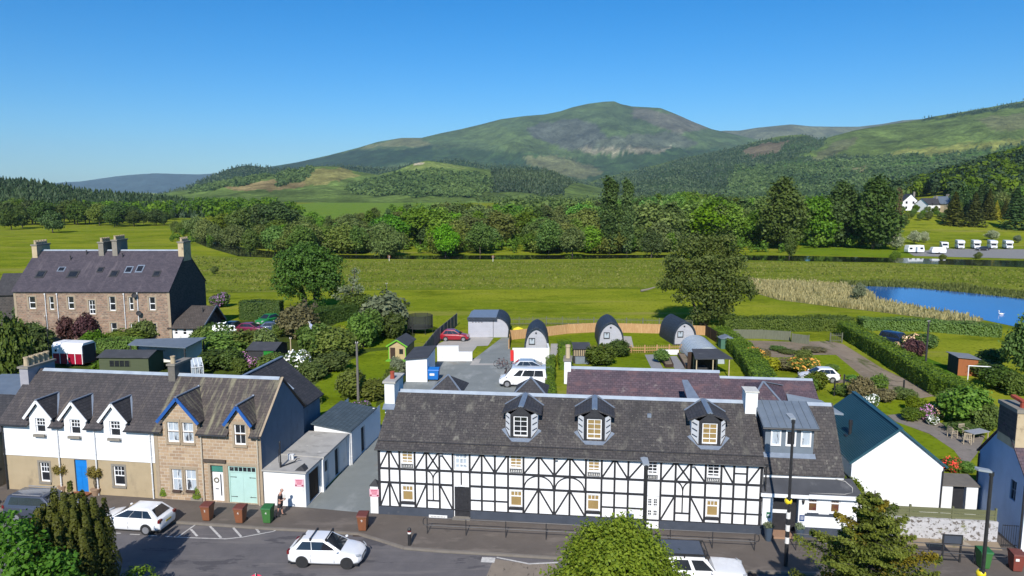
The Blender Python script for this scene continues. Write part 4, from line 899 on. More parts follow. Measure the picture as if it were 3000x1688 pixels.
for a, b, c, d_ in sl_ + [(14.90, 15.78, .06, 2.50), (16.12, 18.05, .04, 2.52)] + su:
    for k in (a - .15, b + .001): qn.box(k, k + .149, -.018, -.001, c, d_)
    qn.box(a - .15, b + .15, -.02, -.001, d_, d_ + .20)
build_each(qn, 'stone_dressing', m_quoin, stc)
for i, (a, b, c, d_) in enumerate(su): window(stc, a, b, c, d_, .13, 2, (.55,), pane=m_net if i < 2 else m_glass, sill=m_quoin, fr=.07)
for a, b, c, d_ in sl_:
    ww = window(stc, a, b, c, d_, .13, 2, (.55,), pane=m_net, sill=m_quoin, fr=.07)
lt = MB(); lt.box(14.5, 16.05, -.16, -.001, 2.74, 2.90); lt.build('door_hood', M('dark_hood', (.10, .075, .06), (.07, .055, .045), ns=5, rough=.9, bump=.4), stc)
d = door_leaf(stc, 14.95, 15.73, .06, 1.98, .14, m_wframe); tf = MB(); tf.box(14.93, 15.75, .13, .17, 2.02, 2.48); tf.build('fanlight', m_teal, d)
gl = MB(); gl.box(15.48, 15.56, .134, .14, .4, 1.85); gl.build('door_glass', m_glass, d)
wr = MB(); [wr.tube((15.22 + .15 * math.cos(a), .12, 1.45 + .15 * math.sin(a)), (15.22 + .15 * math.cos(a + .55), .12, 1.45 + .15 * math.sin(a + .55)), .045, n=6) for a in np.arange(0, 2 * PI, .52)]; wr.build('door_wreath', M('dry_wreath', (.16, .15, .10), (.25, .22, .18), ns=20, rough=1), d)
lb_ = MB(); lb_.box(15.12, 15.34, .132, .14, .82, .88); lb_.build('letterbox', m_iron, d)
dj = MB(); dj.box(16.12, 16.20, .05, .17, .04, 2.52); dj.box(17.97, 18.05, .05, .17, .04, 2.52); dj.box(16.20, 17.97, .05, .17, 2.44, 2.52); dj.box(16.20, 17.97, .06, .17, 2.08, 2.14); gf = dj.build('garage_frame', m_mint, stc)
for a, b in ((16.20, 17.082), (17.088, 17.97)):
    l = MB(); l.box(a, b, .10, .15, .04, 2.08); lf = l.build('garage_door', m_mint, gf)
    hg = MB(); s = 1 if a < 17 else -1; u = a + .02 if s > 0 else b - .02
    for z in (.42, 1.74):
        hg.box(min(u, u + s * .38), max(u, u + s * .38), .09, .10, z - .018, z + .018); hg.prism([(u + s * .36, .095, z - .05), (u + s * .45, .095, z), (u + s * .36, .095, z + .05)], (0, .004, 0))
    hg.build('strap_hinge', m_iron, lf)
fg = MB(); fg.box(16.2, 17.97, .12, .15, 2.14, 2.44); fg.build('fanlight', m_glass, gf)
fm = MB(); [fm.box(16.2 + k * .295 - .02, 16.2 + k * .295 + .02, .09, .12, 2.14, 2.44) for k in range(1, 6)]; fm.build('fanlight_bar', m_mint, gf)
bx_ = MB()
for a, b, c, d_ in sl_: bx_.box(a + .08, b - .05, -.20, -.03, c + .0, c + .14)
bx_.build('window_box', M('heather_box', (.10, .045, .05), (.06, .06, .03), ns=25, rough=1, bump=.8, bs=30), stc)
gable_roof(stc, JU + .002, CE + .12, -.28, 4.62, 3.2, 7.60, 6.7, 4.62, m_slate_s, cuts=[(11.74, 14.18, .66), (16.32, 17.80, .66)]); ridge_cap(stc, JU, CE - .1, 3.2, 7.60)
sk = MB(); sk.beam((CE + .10, -.26, 4.66), (CE + .10, 3.2, 7.63), .14, .05); sk.build('verge', m_quoin, stc)
for c, hw, za, zb_ in ((12.96, 1.42, 6.98, 2.25), (17.06, .92, 6.60, 1.85)):
    dr = MB()
    for k in (-1, 1): dr.prism([(c, -.24, za), (c + k * hw, -.24, 5.34), (c + k * hw, .52, 5.34), (c, zb_ + .15, za)], (0, 0, -.07))
    dd = dr.build('dormer_roof', m_slate_s, stc); bb = MB()
    for k in (-1, 1): bb.beam((c, -.27, za - .08), (c + k * (hw + .02), -.27, 5.27), .05, .20, (0, 0, 1))
    bb.build('bargeboard', m_blue, dd); lr = MB(); lr.beam((c, -.26, za + .03), (c, zb_ + .1, za + .03), .13, .06); lr.ball((c, zb_ + .1, za + .04), .09, n=8); lr.build('lead_roll', m_lead, dd)
for a, b in ((JU, 11.7), (14.2, 16.3), (17.82, CE)): gutter(stc, a, b, -.32, 4.58, m_iron)
for u in (14.42, 18.25): pipe(stc, u, -.09, 0, 4.4, m_pipe)
chimney(stc, 10.55, 11.05, 2.7, 4.6, 6.4, 8.25, M('dark_chimney', (.16, .145, .125), (.12, .11, .10), ns=3, rough=.95, bump=.4), m_sillst, [(10.8, 2.95)], m_pot, .07, .13, .50, .15)
rr = MB()
rr.prism([(15.05, 4.4, 7.25), (18.35, 6.2, 4.45), (18.35, 10.4, 4.45), (15.05, 10.4, 7.25)], (0, 0, -.1)); rr.prism([(15.05, 4.4, 7.25), (11.8, 6.2, 4.45), (11.8, 10.4, 4.45), (15.05, 10.4, 7.25)], (0, 0, -.1))
ro = rr.build('rear_wing_roof', m_slate_d, stc); rc = MB(); rc.beam((15.05, 4.2, 7.29), (15.05, 10.42, 7.29), .22, .07); rc.build('lead_roll', m_lead, ro)
sk = MB(); n_ = Vector((2.8, 0, 3.3)).normalized()
def onw(u, v): return Vector((u, v, 7.25 - (u - 15.05) * 2.8 / 3.3))
sk.prism([onw(16.55, 7.1) , onw(17.15, 7.1), onw(17.15, 7.8), onw(16.55, 7.8)], n_ * .05); sk.build('skylight', M('pale_skylight', (.5, .55, .6), (.4, .45, .5), ns=2, rough=.1), ro)
# ------------------------------------------------------------------ outbuildings along the alley
m_bluedk = M('shed_tile', (.080, .105, .12), (.062, .085, .10), ns=1.2, coord='UV', rough=.7, brick=(.35, .30, .02, (.5, .5, .5), (1.1, 1.1, 1.1), (.82, .82, .82)), bump=.7)
m_brown = M('dark_brown_board', (.055, .032, .022), (.040, .024, .017), ns=2, stretch=(6, 6, .4), rough=.8)
m_bwood = M('grey_black_board', (.045, .045, .048), (.03, .03, .032), ns=3, rough=.8)
sh = thing('outbuilding', 'low white outbuilding with flat concrete roof and black vent pipe beside the alley', 'outbuilding', (-15.93, 44.35, 0), CA)
w = MB(); ops = [(.55, 2.25, .02, 2.0), (3.0, 3.75, .05, 1.85), (4.9, 5.7, .02, 2.0)]
w.poly([(0, 0, 0), (2.82, 0, 0), (2.82, 0, 2.28), (0, 0, 2.28)])
def side_wall(mb, u, v0, v1, z0, z1, ops, rev=.14):
    t = MB(); front_wall(t, v0, v1, z0, z1, ops, 0, rev); mb.add([(u - y, x, z) for x, y, z in t.v], t.f)
side_wall(w, 2.82, 0, 7.2, 0, 2.28, ops); w.poly([(0, 0, 0), (0, 7.2, 0), (0, 7.2, 2.28), (0, 0, 2.28)]); w.poly([(0, 7.2, 0), (2.82, 7.2, 0), (2.82, 7.2, 2.28), (0, 7.2, 2.28)])
w.box(2.82, 3.02, 2.36, 2.62, 0, 2.25); w.build('wall', m_white2, sh)
for (a, b, c, d), nm, mt in zip(ops, ('garage_door', 'window', 'door'), (m_brown, m_glass, m_bwood)):
    q = MB(); q.box(2.66, 2.70, a, b, c if nm != 'window' else 1.0, d)
    if nm == 'garage_door':
        for k in range(7): q.box(2.70, 2.71, a + .1 + k * .23, a + .115 + k * .23, c, d)
    q.build(nm, mt, sh)
q = MB(); q.box(2.6, 2.7, 3.0, 3.75, .05, 1.0); q.build('wall_panel', m_white2, sh)
r = MB(); r.prism([(-.06, -.12, 2.29), (2.95, -.14, 2.27), (2.95, 2.45, 2.29), (-.06, 2.45, 2.33)], (0, 0, .10)); r.build('roof', m_concroof, sh)
r = MB(); r.prism([(-.04, 2.46, 2.34), (3.05, 2.46, 2.30), (3.05, 7.1, 2.36), (-.04, 7.1, 2.42)], (0, 0, .13)); r.build('roof', m_concroof, sh)
vp = MB(); vp.tube((.98, .45, 2.38), (.98, .45, 4.05), .045); vp.tube((.98, .45, 2.38), (.98, .45, 2.7), .075); vp.ball((.98, .45, 4.07), .07, n=8); vp.tube((.90, .40, 2.7), (.90, .40, 3.6), .02); vp.path([(1.05, .5, 2.45), (1.55, 1.35, 2.48), (1.62, 1.45, 2.62), (1.8, 1.5, 2.62)], .035); vp.build('vent_pipe', m_iron, sh)
for k in (0, 1): c = MB(); c.lathe([(.09, 0), (.09, .28), (.12, .3), (.12, .36)], (.95 + .22 * k, 1.75 + .05 * k, 2.42), 8); c.build('roof_cowl', m_wpipe, sh)
cp = MB(); cp.prism([(1.95, -.05, 2.28), (2.95, -.05, 2.28), (2.45, .30, 2.62)], (0, .5, .0)); cp.build('coping', m_bwood, sh)
def pink_sign(P, u, v, z, rz=0):
    s = MB(); s.box(u - .30, u + .30, v - .03, v, z - .25, z + .25); o = s.build('notice_board', M('pale_pink_notice', (.72, .42, .47), (.66, .36, .42), ns=5, rough=.6), P)
    for dz, w_, h_ in ((.17, .44, .035), (.08, .40, .03), (.0, .34, .025), (-.07, .30, .025)):
        b = MB(); b.box(u - w_ / 2, u + w_ / 2, v - .036, v - .031, z + dz - h_, z + dz + h_ * .3); b.build('notice_line', M('red_print', (.45, .04, .10), (.4, .03, .09), ns=4), o)
    for k in (-1, 1): b = MB(); b.box(u + k * .22 - .06, u + k * .22 + .06, v - .037, v - .031, z - .20, z - .12); b.build('notice_mark', M('dark_red_print', (.20, .01, .03), (.22, .01, .03), ns=4), o)
    return o
pink_sign(sh, 2.42, -.02, 1.62)
sh2 = thing('lean_to_store', 'white lean-to store with blue grey tiled roof beside the alley', 'outbuilding', (-15.93, 44.35, 0), CA)
w = MB(); front_wall(w, .35, 3.05, 0, 2.62, [], 7.22); w.poly([(.35, 7.22, 2.62), (3.05, 7.22, 2.62), (.35, 7.22, 3.0)])
side_wall(w, 3.05, 7.22, 14.2, 0, 2.55, [(9.6, 10.5, .02, 2.05)]); w.poly([(.35, 7.22, 0), (.35, 14.2, 0), (.35, 14.2, 3), (.35, 7.22, 3)]); w.box(2.95, 3.12, 12.6, 12.75, 2.3, 2.7); w.build('wall', m_white, sh2)
q = MB(); q.box(2.88, 2.92, 9.6, 10.5, .02, 2.05); q.build('door', m_bwood, sh2)
r = MB(); r.prism([(.15, 7.05, 3.05), (3.22, 7.05, 2.58), (3.22, 13.0, 2.58), (.15, 13.0, 3.05)], (0, 0, .07)); r.build('roof', m_bluedk, sh2)
pipe(sh2, 3.12, 7.35, 0, 2.4, m_wpipe)
# gate pier by the inn with a pink notice
gp = thing('gate_pier', 'white gate pier with dark pyramid cap and pink notice at the alley mouth', 'gate pier', (-8.86, 43.12, 0), HA)
w = MB(); w.box(0, .50, 0, .55, -.05, 1.78); w.build('pier', m_white2, gp)
w = MB(); w.poly([(-.06, -.06, 1.785), (.56, -.06, 1.785), (.25, .25, 2.16)]); w.poly([(.56, -.06, 1.785), (.56, .6, 1.785), (.25, .25, 2.16)]); w.poly([(.56, .6, 1.785), (-.06, .6, 1.785), (.25, .25, 2.16)]); w.poly([(-.06, .6, 1.785), (-.06, -.06, 1.785), (.25, .25, 2.16)]); w.poly([(-.06, -.06, 1.785), (.56, -.06, 1.785), (.56, .6, 1.785), (-.06, .6, 1.785)]); w.build('pier_cap', m_bwood, gp)
pink_sign(gp, .27, -.02, 1.36)

# ------------------------------------------------------------------ stone tenement and its annexe
ten = thing('stone_tenement', 'two storey red rubble tenement with long purple slate roof and four chimneys', 'tenement', (-66.6, 95.4, 0), 0)
TW_ = [(2.14, 3.01, 4.47, 6.11), (4.86, 5.46, 4.34, 6.11), (7.35, 8.15, 4.40, 6.11), (10.1, 10.95, 3.72, 5.63), (12.86, 13.68, 4.20, 6.11), (15.5, 16.08, 4.27, 6.04), (18.18, 19.0, 4.27, 6.04), (12.85, 13.66, .90, 2.55), (15.48, 16.02, .76, 2.48), (18.15, 18.97, .90, 2.48), (2.2, 3.0, .9, 2.5), (7.4, 8.1, .9, 2.5)]
w = MB(); front_wall(w, .2, 20.95, -.05, 6.85, TW_ + [(10.2, 11.1, .0, 2.2)], 0, .2); w.build('front_wall', m_rubble, ten)
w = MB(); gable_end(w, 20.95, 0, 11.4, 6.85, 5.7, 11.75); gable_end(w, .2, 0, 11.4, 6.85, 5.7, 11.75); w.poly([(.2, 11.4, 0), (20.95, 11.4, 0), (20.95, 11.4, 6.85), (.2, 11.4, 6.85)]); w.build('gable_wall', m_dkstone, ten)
q = MB(); q.box(10.2, 11.1, .2, .25, 0, 2.2); q.build('door', m_black, ten)
for i, (a, b, c, d) in enumerate(TW_): window(ten, a, b, c, d, .16, 2 if i == 3 else 1, (.34, .66) if i == 3 else (.5,), fr=.09, mun=.06, sill=m_quoin)
q = MB()
for a, b, c, d in TW_: q.box(a - .22, a - .001, -.03, -.001, c, d + .2); q.box(b + .001, b + .22, -.03, -.001, c, d + .2); q.box(a - .001, b + .001, -.03, -.001, d, d + .2)
q.box(20.65, 20.97, -.03, -.001, 0, 6.8); q.box(.18, .5, -.03, -.001, 0, 6.8); build_each(q, 'stone_dressing', m_quoin, ten)
gable_roof(ten, .05, 21.05, -.25, 6.83, 5.7, 11.9, 11.6, 6.83, m_slate_t); ridge_cap(ten, .9, 20.1, 5.7, 11.9)
TZ = lambda v: 6.83 + (v + .25) * (11.9 - 6.83) / 5.95
for i, (u, v, ww, hh) in enumerate([(2.67, 2.13, .62, .85), (5.1, 2.84, .5, .55), (7.06, 2.13, .75, .85), (10.45, 2.77, .42, .6), (12.59, 2.2, .55, .75), (14.32, 2.77, .5, .8), (15.78, 2.91, .5, .9), (18.36, 2.2, .5, .7)]):
    n_ = Vector((0, -5.07, 5.95)).normalized(); f = MB()
    def sp(du, dv): return Vector((u + du, v + dv, TZ(v + dv)))
    f.prism([sp(-ww, -hh * .6), sp(ww, -hh * .6), sp(ww, hh * .6), sp(-ww, hh * .6)], n_ * .06); s = f.build('skylight', m_lead if i in (1, 5, 6) else m_bwood, ten)
    f = MB(); f.prism([sp(-ww * .72, -hh * .42), sp(ww * .72, -hh * .42), sp(ww * .72, hh * .42), sp(-ww * .72, hh * .42)], n_ * .075); f.build('pane', m_glass, s)
for i, (u0, u1, v0, v1, z1, np_) in enumerate([(.15, .85, 4.5, 7.4, 12.55, 5), (9.2, 9.9, 4.8, 7.2, 12.9, 5), (11.1, 11.8, 4.8, 7.6, 13.2, 6), (20.3, 21.05, 4.7, 7.0, 12.95, 4)]):
    mm = m_tanst if i in (0, 3) else m_sillst
    chimney(ten, u0, u1, v0, v1, 10.4, z1, mm, m_sillst, [((u0 + u1) / 2, v0 + .3 + k * (v1 - v0 - .6) / (np_ - 1)) for k in range(np_)], m_pot, .1, .18, .55, .16)
for u in (4.4, 6.0, 14.9): pipe(ten, u, -.10, 0, 6.4, m_wpipe, .05)
pipe(ten, 16.7, -.10, 0, 6.6, m_wpipe, .06)
for u, v in ((7.4, 5.0), (12.6, 4.6), (5.6, 4.2)):
    q = MB(); q.tube((u, v, TZ(v)), (u, v, TZ(v) + .5), .07); q.tube((u, v, TZ(v) + .5), (u, v, TZ(v) + .62), .14, .05); q.build('roof_vent', m_bwood, ten)
for u, v in ((2.3, 3.9), (7.2, 4.3), (4.9, 2.0), (18.2, 1.2), (12.4, 1.0)):
    pass
dish = MB(); dish.lathe([(.02, 0), (.22, .05), (.34, .14), (.33, .15), (.2, .07), (.02, .02)], (0, 0, 0), 12)
for u, z in ((16.45, 6.3), (16.9, 3.9)):
    o = dish.build('satellite_dish', m_bwood, ten, (u, -.35, z)); o.rotation_euler = (R(70), 0, R(20))
an = thing('annexe_cottage', 'small white cottage with low tiled roof beside the tenement gable', 'cottage', (-45.9, 95.6, 0), R(-3))
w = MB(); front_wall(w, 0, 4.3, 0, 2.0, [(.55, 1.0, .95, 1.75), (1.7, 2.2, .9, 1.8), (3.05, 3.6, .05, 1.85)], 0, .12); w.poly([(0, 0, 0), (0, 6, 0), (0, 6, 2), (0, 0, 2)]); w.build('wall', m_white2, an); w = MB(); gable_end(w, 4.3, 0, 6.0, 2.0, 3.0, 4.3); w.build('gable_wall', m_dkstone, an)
for a, b, c, d in ((.55, 1.0, .95, 1.75), (1.7, 2.2, .9, 1.8)): window(an, a, b, c, d, .1, 1, (.5,), fr=.06)
q = MB(); q.box(3.05, 3.6, .1, .14, .05, 1.85); q.build('door', m_bwood, an)
r = MB(); r.prism([(-.3, -.35, 1.85), (4.6, -.35, 1.85), (5.1, 3.0, 4.45), (1.6, 3.0, 4.45)], (0, 0, -.1)); r.prism([(1.6, 3.0, 4.45), (5.1, 3.0, 4.45), (4.8, 6.3, 1.9), (-.3, 6.3, 1.9)], (0, 0, -.1)); r.prism([(-.3, -.35, 1.85), (1.6, 3.0, 4.45), (-.3, 6.3, 1.9)], (0, 0, -.1)); rf_ = r.build('roof', M('brown_tile', (.085, .070, .062), (.062, .052, .047), ns=1.5, coord='UV', rough=.85, brick=(.33, .3, .02, (.5, .5, .5), (1.1, 1.1, 1.1), (.8, .8, .8)), bump=.6), an)
q = MB(); q.beam((4.65, -.4, 1.88), (5.14, 3.0, 4.48), .05, .2); q.beam((4.85, 6.3, 1.9), (5.14, 3.0, 4.48), .05, .2); q.build('bargeboard', m_lead, rf_)
q = MB(); q.tube((3.6, 2.0, 3.5), (3.6, 2.0, 4.3), .09); q.build('flue', m_bwood, rf_)
# roofs seen at the left edge
lh = thing('neighbour_house', 'low grey roofed house at the left edge beyond the tan cottage', 'house', (-40.3, 47.5, 0), CA)
w = MB(); w.box(-3, 5.3, .3, 6.4, 0, 3.6); w.build('wall', m_tanst, lh)
gable_roof(lh, -3.2, 5.6, .1, 3.5, 3.4, 5.6, 6.7, 3.5, m_slate_d)
lh2 = thing('flat_roof_store', 'grey flat roofed building behind the left chimney', 'building', (-46.5, 58.5, 0), 0)
w = MB(); w.box(0, 8.6, 0, 6, 0, 2.7); w.build('wall', m_sillst, lh2); w = MB(); w.prism([(-.3, -.3, 2.75), (9, -.3, 2.75), (9, 6.2, 3.3), (-.3, 6.2, 3.3)], (0, 0, .12)); w.build('roof', m_leadd, lh2)
lh3 = thing('far_cottage', 'slate roofed cottage behind the tenement with white bargeboard', 'cottage', (-74.5, 103.5, 0), R(10))
w = MB(); w.box(0, 8, 0, 6, 0, 5.2); w.build('wall', m_dkstone, lh3); gable_roof(lh3, -.3, 8.3, -.3, 5.2, 3, 8.0, 6.3, 5.2, m_slate_d); w = MB(); w.beam((8.36, -.35, 5.2), (8.36, 3, 8.05), .06, .25); w.build('bargeboard', m_wframe, lh3)

# ------------------------------------------------------------------ bungalow with the blue green ribbed roof
bu = thing('white_bungalow', 'white gabled building with blue green ribbed metal roof and black flue', 'house', (21.42, 43.72, 0), R(-6.66))
w = MB(); w.poly([(0, 0, -.1), (5.43, 0, -.1), (5.43, 0, 3.1), (2.715, 0, 5.28), (0, 0, 3.1)]); 
for u in (0, 5.43): w.poly([(u, 0, -.1), (u, 8.2, -.1), (u, 8.2, 3.1), (u, 0, 3.1)])
w.poly([(0, 8.2, 0), (5.43, 8.2, 0), (5.43, 8.2, 3.1), (2.715, 8.2, 5.28), (0, 8.2, 3.1)]); w.build('wall', m_white, bu)
m_rib = M('ribbed_metal_roof', (.022, .072, .096), (.028, .084, .11), ns=.7, rough=.45, spec=.45)
r = MB(); sl_n = []
for s in (-1, 1):
    e = Vector((2.715 + s * 2.86, -.12, 3.02)); t_ = Vector((2.715, -.12, 5.34)); r.prism([e, t_, t_ + Vector((0, 8.4, 0)), e + Vector((0, 8.4, 0))], (s * .04, 0, .055))
    for k in range(30):
        p0 = e.lerp(t_, (k + .5) / 30); r.beam(p0 + Vector((s * .04, .02, .07)), p0 + Vector((s * .04, 8.38, .07)), .045, .04)
rf_ = r.build('roof', m_rib, bu)
q = MB(); q.beam((2.715, -.14, 5.44), (2.715, 8.3, 5.44), .3, .05)
for s in (-1, 1): q.beam((2.715 + s * 2.9, -.14, 3.04), (2.715, -.14, 5.40), .06, .13)
q.build('ridge_trim', m_rib, rf_)
q = MB(); q.box(.55, 1.0, 3.0, 3.4, 3.75, 3.82); q.tube((.85, 3.1, 3.7), (.85, 3.1, 4.55), .10); q.tube((.85, 3.1, 4.55), (.85, 3.1, 4.9), .14, .12); q.build('flue', m_iron, rf_)
q = MB(); q.path([(5.62, .1, 2.95), (5.40, -.08, 2.75), (5.38, -.08, 0)], .045); q.build('drainpipe', m_iron, bu)
gw = thing('garden_wall', 'low white wall with dark doorway between the bungalow and the blue shaded house', 'wall', (26.85, 43.08, 0), R(-6.66))
w = MB(); front_wall(w, .0, 2.1, -.1, 1.82, [(.62, 1.42, 0, 1.80)], 0, .4); w.box(0, 2.1, .40, .44, 0, 1.82); w.build('wall', m_white2, gw)
q = MB(); q.box(.62, 1.42, .3, .36, 0, 1.8); q.build('door', m_black, gw); q = MB(); q.prism([(-.05, -.08, 1.83), (2.2, -.08, 1.83), (2.2, 1.5, 2.0), (-.05, 1.5, 2.0)], (0, 0, .08)); q.build('coping', M('slab_roof', (.16, .145, .125), (.12, .11, .10), ns=2, rough=.95), gw)
# ------------------------------------------------------------------ house at the right edge
rh = thing('gable_house', 'white house with shaded blue gable, stone chimney and purple slate roof at the right edge', 'house', (28.52, 38.25, 0), CA)
w = MB(); m_gab = M('pale_shade_blue_harling', (.40, .50, .66), (.35, .445, .60), ns=1.1, rough=.9, patches=[((.32, .40, .54), .8, .55, .75, (1, 1, .5))], bump=.3, bs=30)  # white gable turned from the sun: its blue shade is painted in
RHZ = 3.95; side_ = [(1.0, 1.62, 2.45, 3.62)]
t_ = MB(); front_wall(t_, 0, 5.3, -.1, RHZ, side_, 0, .14); w.add([(y, x, z) for x, y, z in t_.v], t_.f); w.poly([(0, 0, RHZ), (0, 5.3, RHZ), (0, 2.65, 6.55)])
w.build('gable_wall', m_gab, rh)
w = MB(); front_wall(w, 0, 6.5, -.1, RHZ, [(1.4, 2.3, 1.0, 2.2)], 0, .12); w.poly([(0, 5.3, 0), (6.5, 5.3, 0), (6.5, 5.3, RHZ), (0, 5.3, RHZ)]); w.build('front_wall', m_white, rh)
q = MB(); q.box(.12, .16, 1.0, 1.62, 2.45, 3.62); ww = q.build('window', m_glass, rh); q = MB()
for a in (1.0, 1.29, 1.58): q.box(.07, .12, a, a + .04, 2.45, 3.62)
for z in (2.45, 3.02, 3.58): q.box(.075, .12, 1.04, 1.58, z, z + .04)
q.build('window_frame', m_bluegrey, ww)
gable_roof(rh, -.08, 6.6, -.25, 3.92, 2.65, 6.66, 5.55, 3.92, m_slate_p); ridge_cap(rh, 1.0, 6.6, 2.65, 6.66)
chimney(rh, -.05, .85, 1.45, 3.4, 5.4, 7.55, m_tanst, m_sillst, [(.42, 1.85)], m_redpot, .08, .22, .42, .17); 
q = MB(); q.beam((.42, 1.85, 8.1), (.25, 2.7, 8.22), .28, .16); q.build('chimney_cowl', m_redpot, rh)
q = MB(); q.box(-.07, -.052, 1.45, 3.4, 5.9, 7.54); q.build('chimney_face', m_dkstone, rh)
for v in (.05, 5.2): 
    q = MB(); q.tube((-.08, v, 0), (-.08, v, 3.8), .05); q.build('drainpipe', m_iron, rh)

# ------------------------------------------------------------------ yard and garden buildings
def arch_pts(w, h, n=18, base=.0, sharp=1.0):
    """horseshoe arch outline of a camping pod"""
    out = []
    for i in range(n + 1):
        a = PI * i / n; x = -math.cos(a); z = math.sin(a)
        bul = 1.0 + .05 * math.sin(a * 2 if a < PI / 2 else (PI - a) * 2)
        out.append((x * w / 2 * bul, base + h * (z ** .80) * (1 + .04 * sharp * (1 - abs(x)) ** 2)))
    return out
m_podroof = M('slate_shingle', (.040, .052, .072), (.030, .040, .056), ns=1.0, coord='UV', rough=.65, brick=(.34, .22, .014, (.5, .5, .5), (1.15, 1.15, 1.15), (.8, .8, .82)), bump=.5)
m_clad = M('pale_grey_cladding', (.46, .46, .50), (.41, .41, .45), ns=.9, coord='UV', rough=.7, brick=(6.0, .17, .012, (.55, .55, .55), (1, 1, 1), (.96, .96, .96)), bump=.5)
def pod(label, cx, y0, rz, w=3.1, h=3.05, ln=5.6):
    P = thing('camping_pod', label, 'camping pod', (cx, y0, 0), rz, 'camping pods on the back lawn')
    a = arch_pts(w, h); b = arch_pts(w - .3, h - .16)
    s = MB(); n = len(a)
    for y in (0,): pass
    A = [(x, -.45 + .45 * (1 - z / h) * .0, z) for x, z in a]; 
    vs = [(x, -.35, z) for x, z in a] + [(x, ln, z) for x, z in a] + [(x, -.35, z) for x, z in b] + [(x, ln, z) for x, z in b]
    fs = []
    for i in range(n - 1): fs += [(i, i + 1, n + i + 1, n + i), (2 * n + i, 3 * n + i, 3 * n + i + 1, 2 * n + i + 1), (i, 2 * n + i, 2 * n + i + 1, i + 1), (n + i, n + i + 1, 3 * n + i + 1, 3 * n + i)]
    s.add(vs, fs); s.build('shell', m_podroof, P, smooth=False)
    f = MB(); f.prism([(x, 0, max(0.02, z)) for x, z in b], (0, .08, 0)); f.build('front_wall', m_clad, P); f = MB(); f.prism([(x, ln - .3, max(.02, z)) for x, z in b], (0, .08, 0)); f.build('back_wall', m_clad, P)
    window(P, -.95, -.15, .95, 1.80, -.01, 1, (), fr=.09, mat=m_bwood, pane=m_net)
    l = MB(); l.box(-.14, .06, -.12, -.002, 2.38, 2.52); l.build('wall_lamp', m_bwood, P)
    fl = MB(); fl.box(-w / 2 + .05, w / 2 - .05, -.3, ln, -.1, .08); fl.build('base', m_bwood, P)
    return P
pod('grey camping pod nearest the white yard wall', 3.05, 89.0, R(-3), 3.0, 3.1)
pod('middle grey camping pod standing between two lawns', 12.9, 92.7, R(-2), 3.3, 3.15)
pod('grey camping pod beside the polytunnel, rightmost of the row', 22.7, 93.6, R(6), 3.1, 3.05)
ga = thing('arched_garage', 'grey clad garage with curved slate side and pale flat top in the yard', 'garage', (-6.05, 98.4, 0), R(-2))
pr = [(0, 0), (0, 2.55), (.35, 2.75)] + [(3.9, 2.80)] + [(3.9 + 1.65 * math.sin(a), 1.05 + 1.75 * math.cos(a)) for a in np.linspace(.12, PI / 2, 10)] + [(5.45, 0)]
b = MB(); b.prism([(x, 0, z) for x, z in pr], (0, .1, 0)); b.build('front_wall', m_clad, ga); b = MB(); b.prism([(x, 5.9, z) for x, z in pr], (0, .1, 0)); b.box(0, .08, .1, 5.9, 0, 2.55); b.build('back_wall', m_clad, ga)
b = MB(); out = [(x, z) for x, z in pr[3:]]
for (x0, z0), (x1, z1) in zip(out[:-1], out[1:]): b.prism([(x0, -.3, z0 + .03), (x1 + .03, -.3, z1), (x1 + .12, -.3, z1 + .05), (x0 + .05, -.3, z0 + .13)], (0, 6.6, 0))
b.build('curved_roof', m_podroof, ga)
b = MB(); b.prism([(-.12, -.3, 2.58), (.3, -.3, 2.82), (3.95, -.3, 2.86), (3.95, -.3, 2.76), (.35, -.3, 2.72), (-.05, -.3, 2.48)], (0, 6.6, 0)); b.build('top_roof', m_lead, ga)
b = MB(); b.box(-.1, 4.0, -.34, -.29, 2.42, 2.84); b.build('fascia', m_podroof, ga)
b = MB(); b.box(3.43, 3.49, -.02, .0, .05, 2.5)
b.build('door_post', m_bwood, ga)
for k in range(4): b = MB(); b.box(.55 + k * .42, .72 + k * .42, -.03, -.002, 2.08, 2.15); b.build('door_light', m_bwood, ga)
lt = thing('yard_store', 'white lean-to store with black felt roof and blue shaded side in the yard', 'outbuilding', (-11.22, 74.7, 0), R(-3))
b = MB(); b.poly([(0, 0, -.05), (2.25, 0, -.05), (2.25, 0, 2.62), (0, 0, 2.42)]); b.poly([(2.25, 0, 0), (2.25, 5.4, 0), (2.25, 5.4, 2.62), (2.25, 0, 2.62)]); b.poly([(0, 0, 0), (0, 5.4, 0), (0, 5.4, 2.42), (0, 0, 2.42)]); b.poly([(0, 5.4, 0), (2.25, 5.4, 0), (2.25, 5.4, 2.62), (0, 5.4, 2.42)]); b.build('wall', m_white, lt)
b = MB(); b.prism([(-.15, -.25, 2.44), (2.4, -.25, 2.66), (2.42, 5.8, 2.66), (-.12, 5.8, 2.44)], (0, 0, .09)); b.build('roof', m_felt, lt)
for n_, x0, x1, h in (('taller', -8.88, -6.35, 1.78), ('lower', -6.33, -4.72, 1.06)):
    b = MB(); b.box(x0, x1, 84.1, 84.32, -.05, h); b.box(x0 - .03, x1 + .03, 84.06, 84.36, h, h + .07)
    tag(b.build('yard_wall', m_white2, uv=True), f'{n_} stretch of cream rendered wall below the red car', 'wall')
b = MB(); b.box(.05, 4.3, 82.4, 82.62, -.05, 1.95); b.box(4.15, 4.35, 82.3, 84.8, -.05, 2.02)
tag(b.build('yard_wall', m_white2), 'high cream wall in front of the first camping pod', 'wall')
pt = thing('polytunnel', 'pale polythene garden tunnel behind the dark pergola', 'polytunnel', (22.9, 82.8, 0), R(-2))
m_poly = M('polythene', (.52, .58, .62), (.44, .50, .55), ns=1.2, rough=.35, alpha=.82, spec=.5)
b = MB(); n = 16
for k in range(13):
    pass
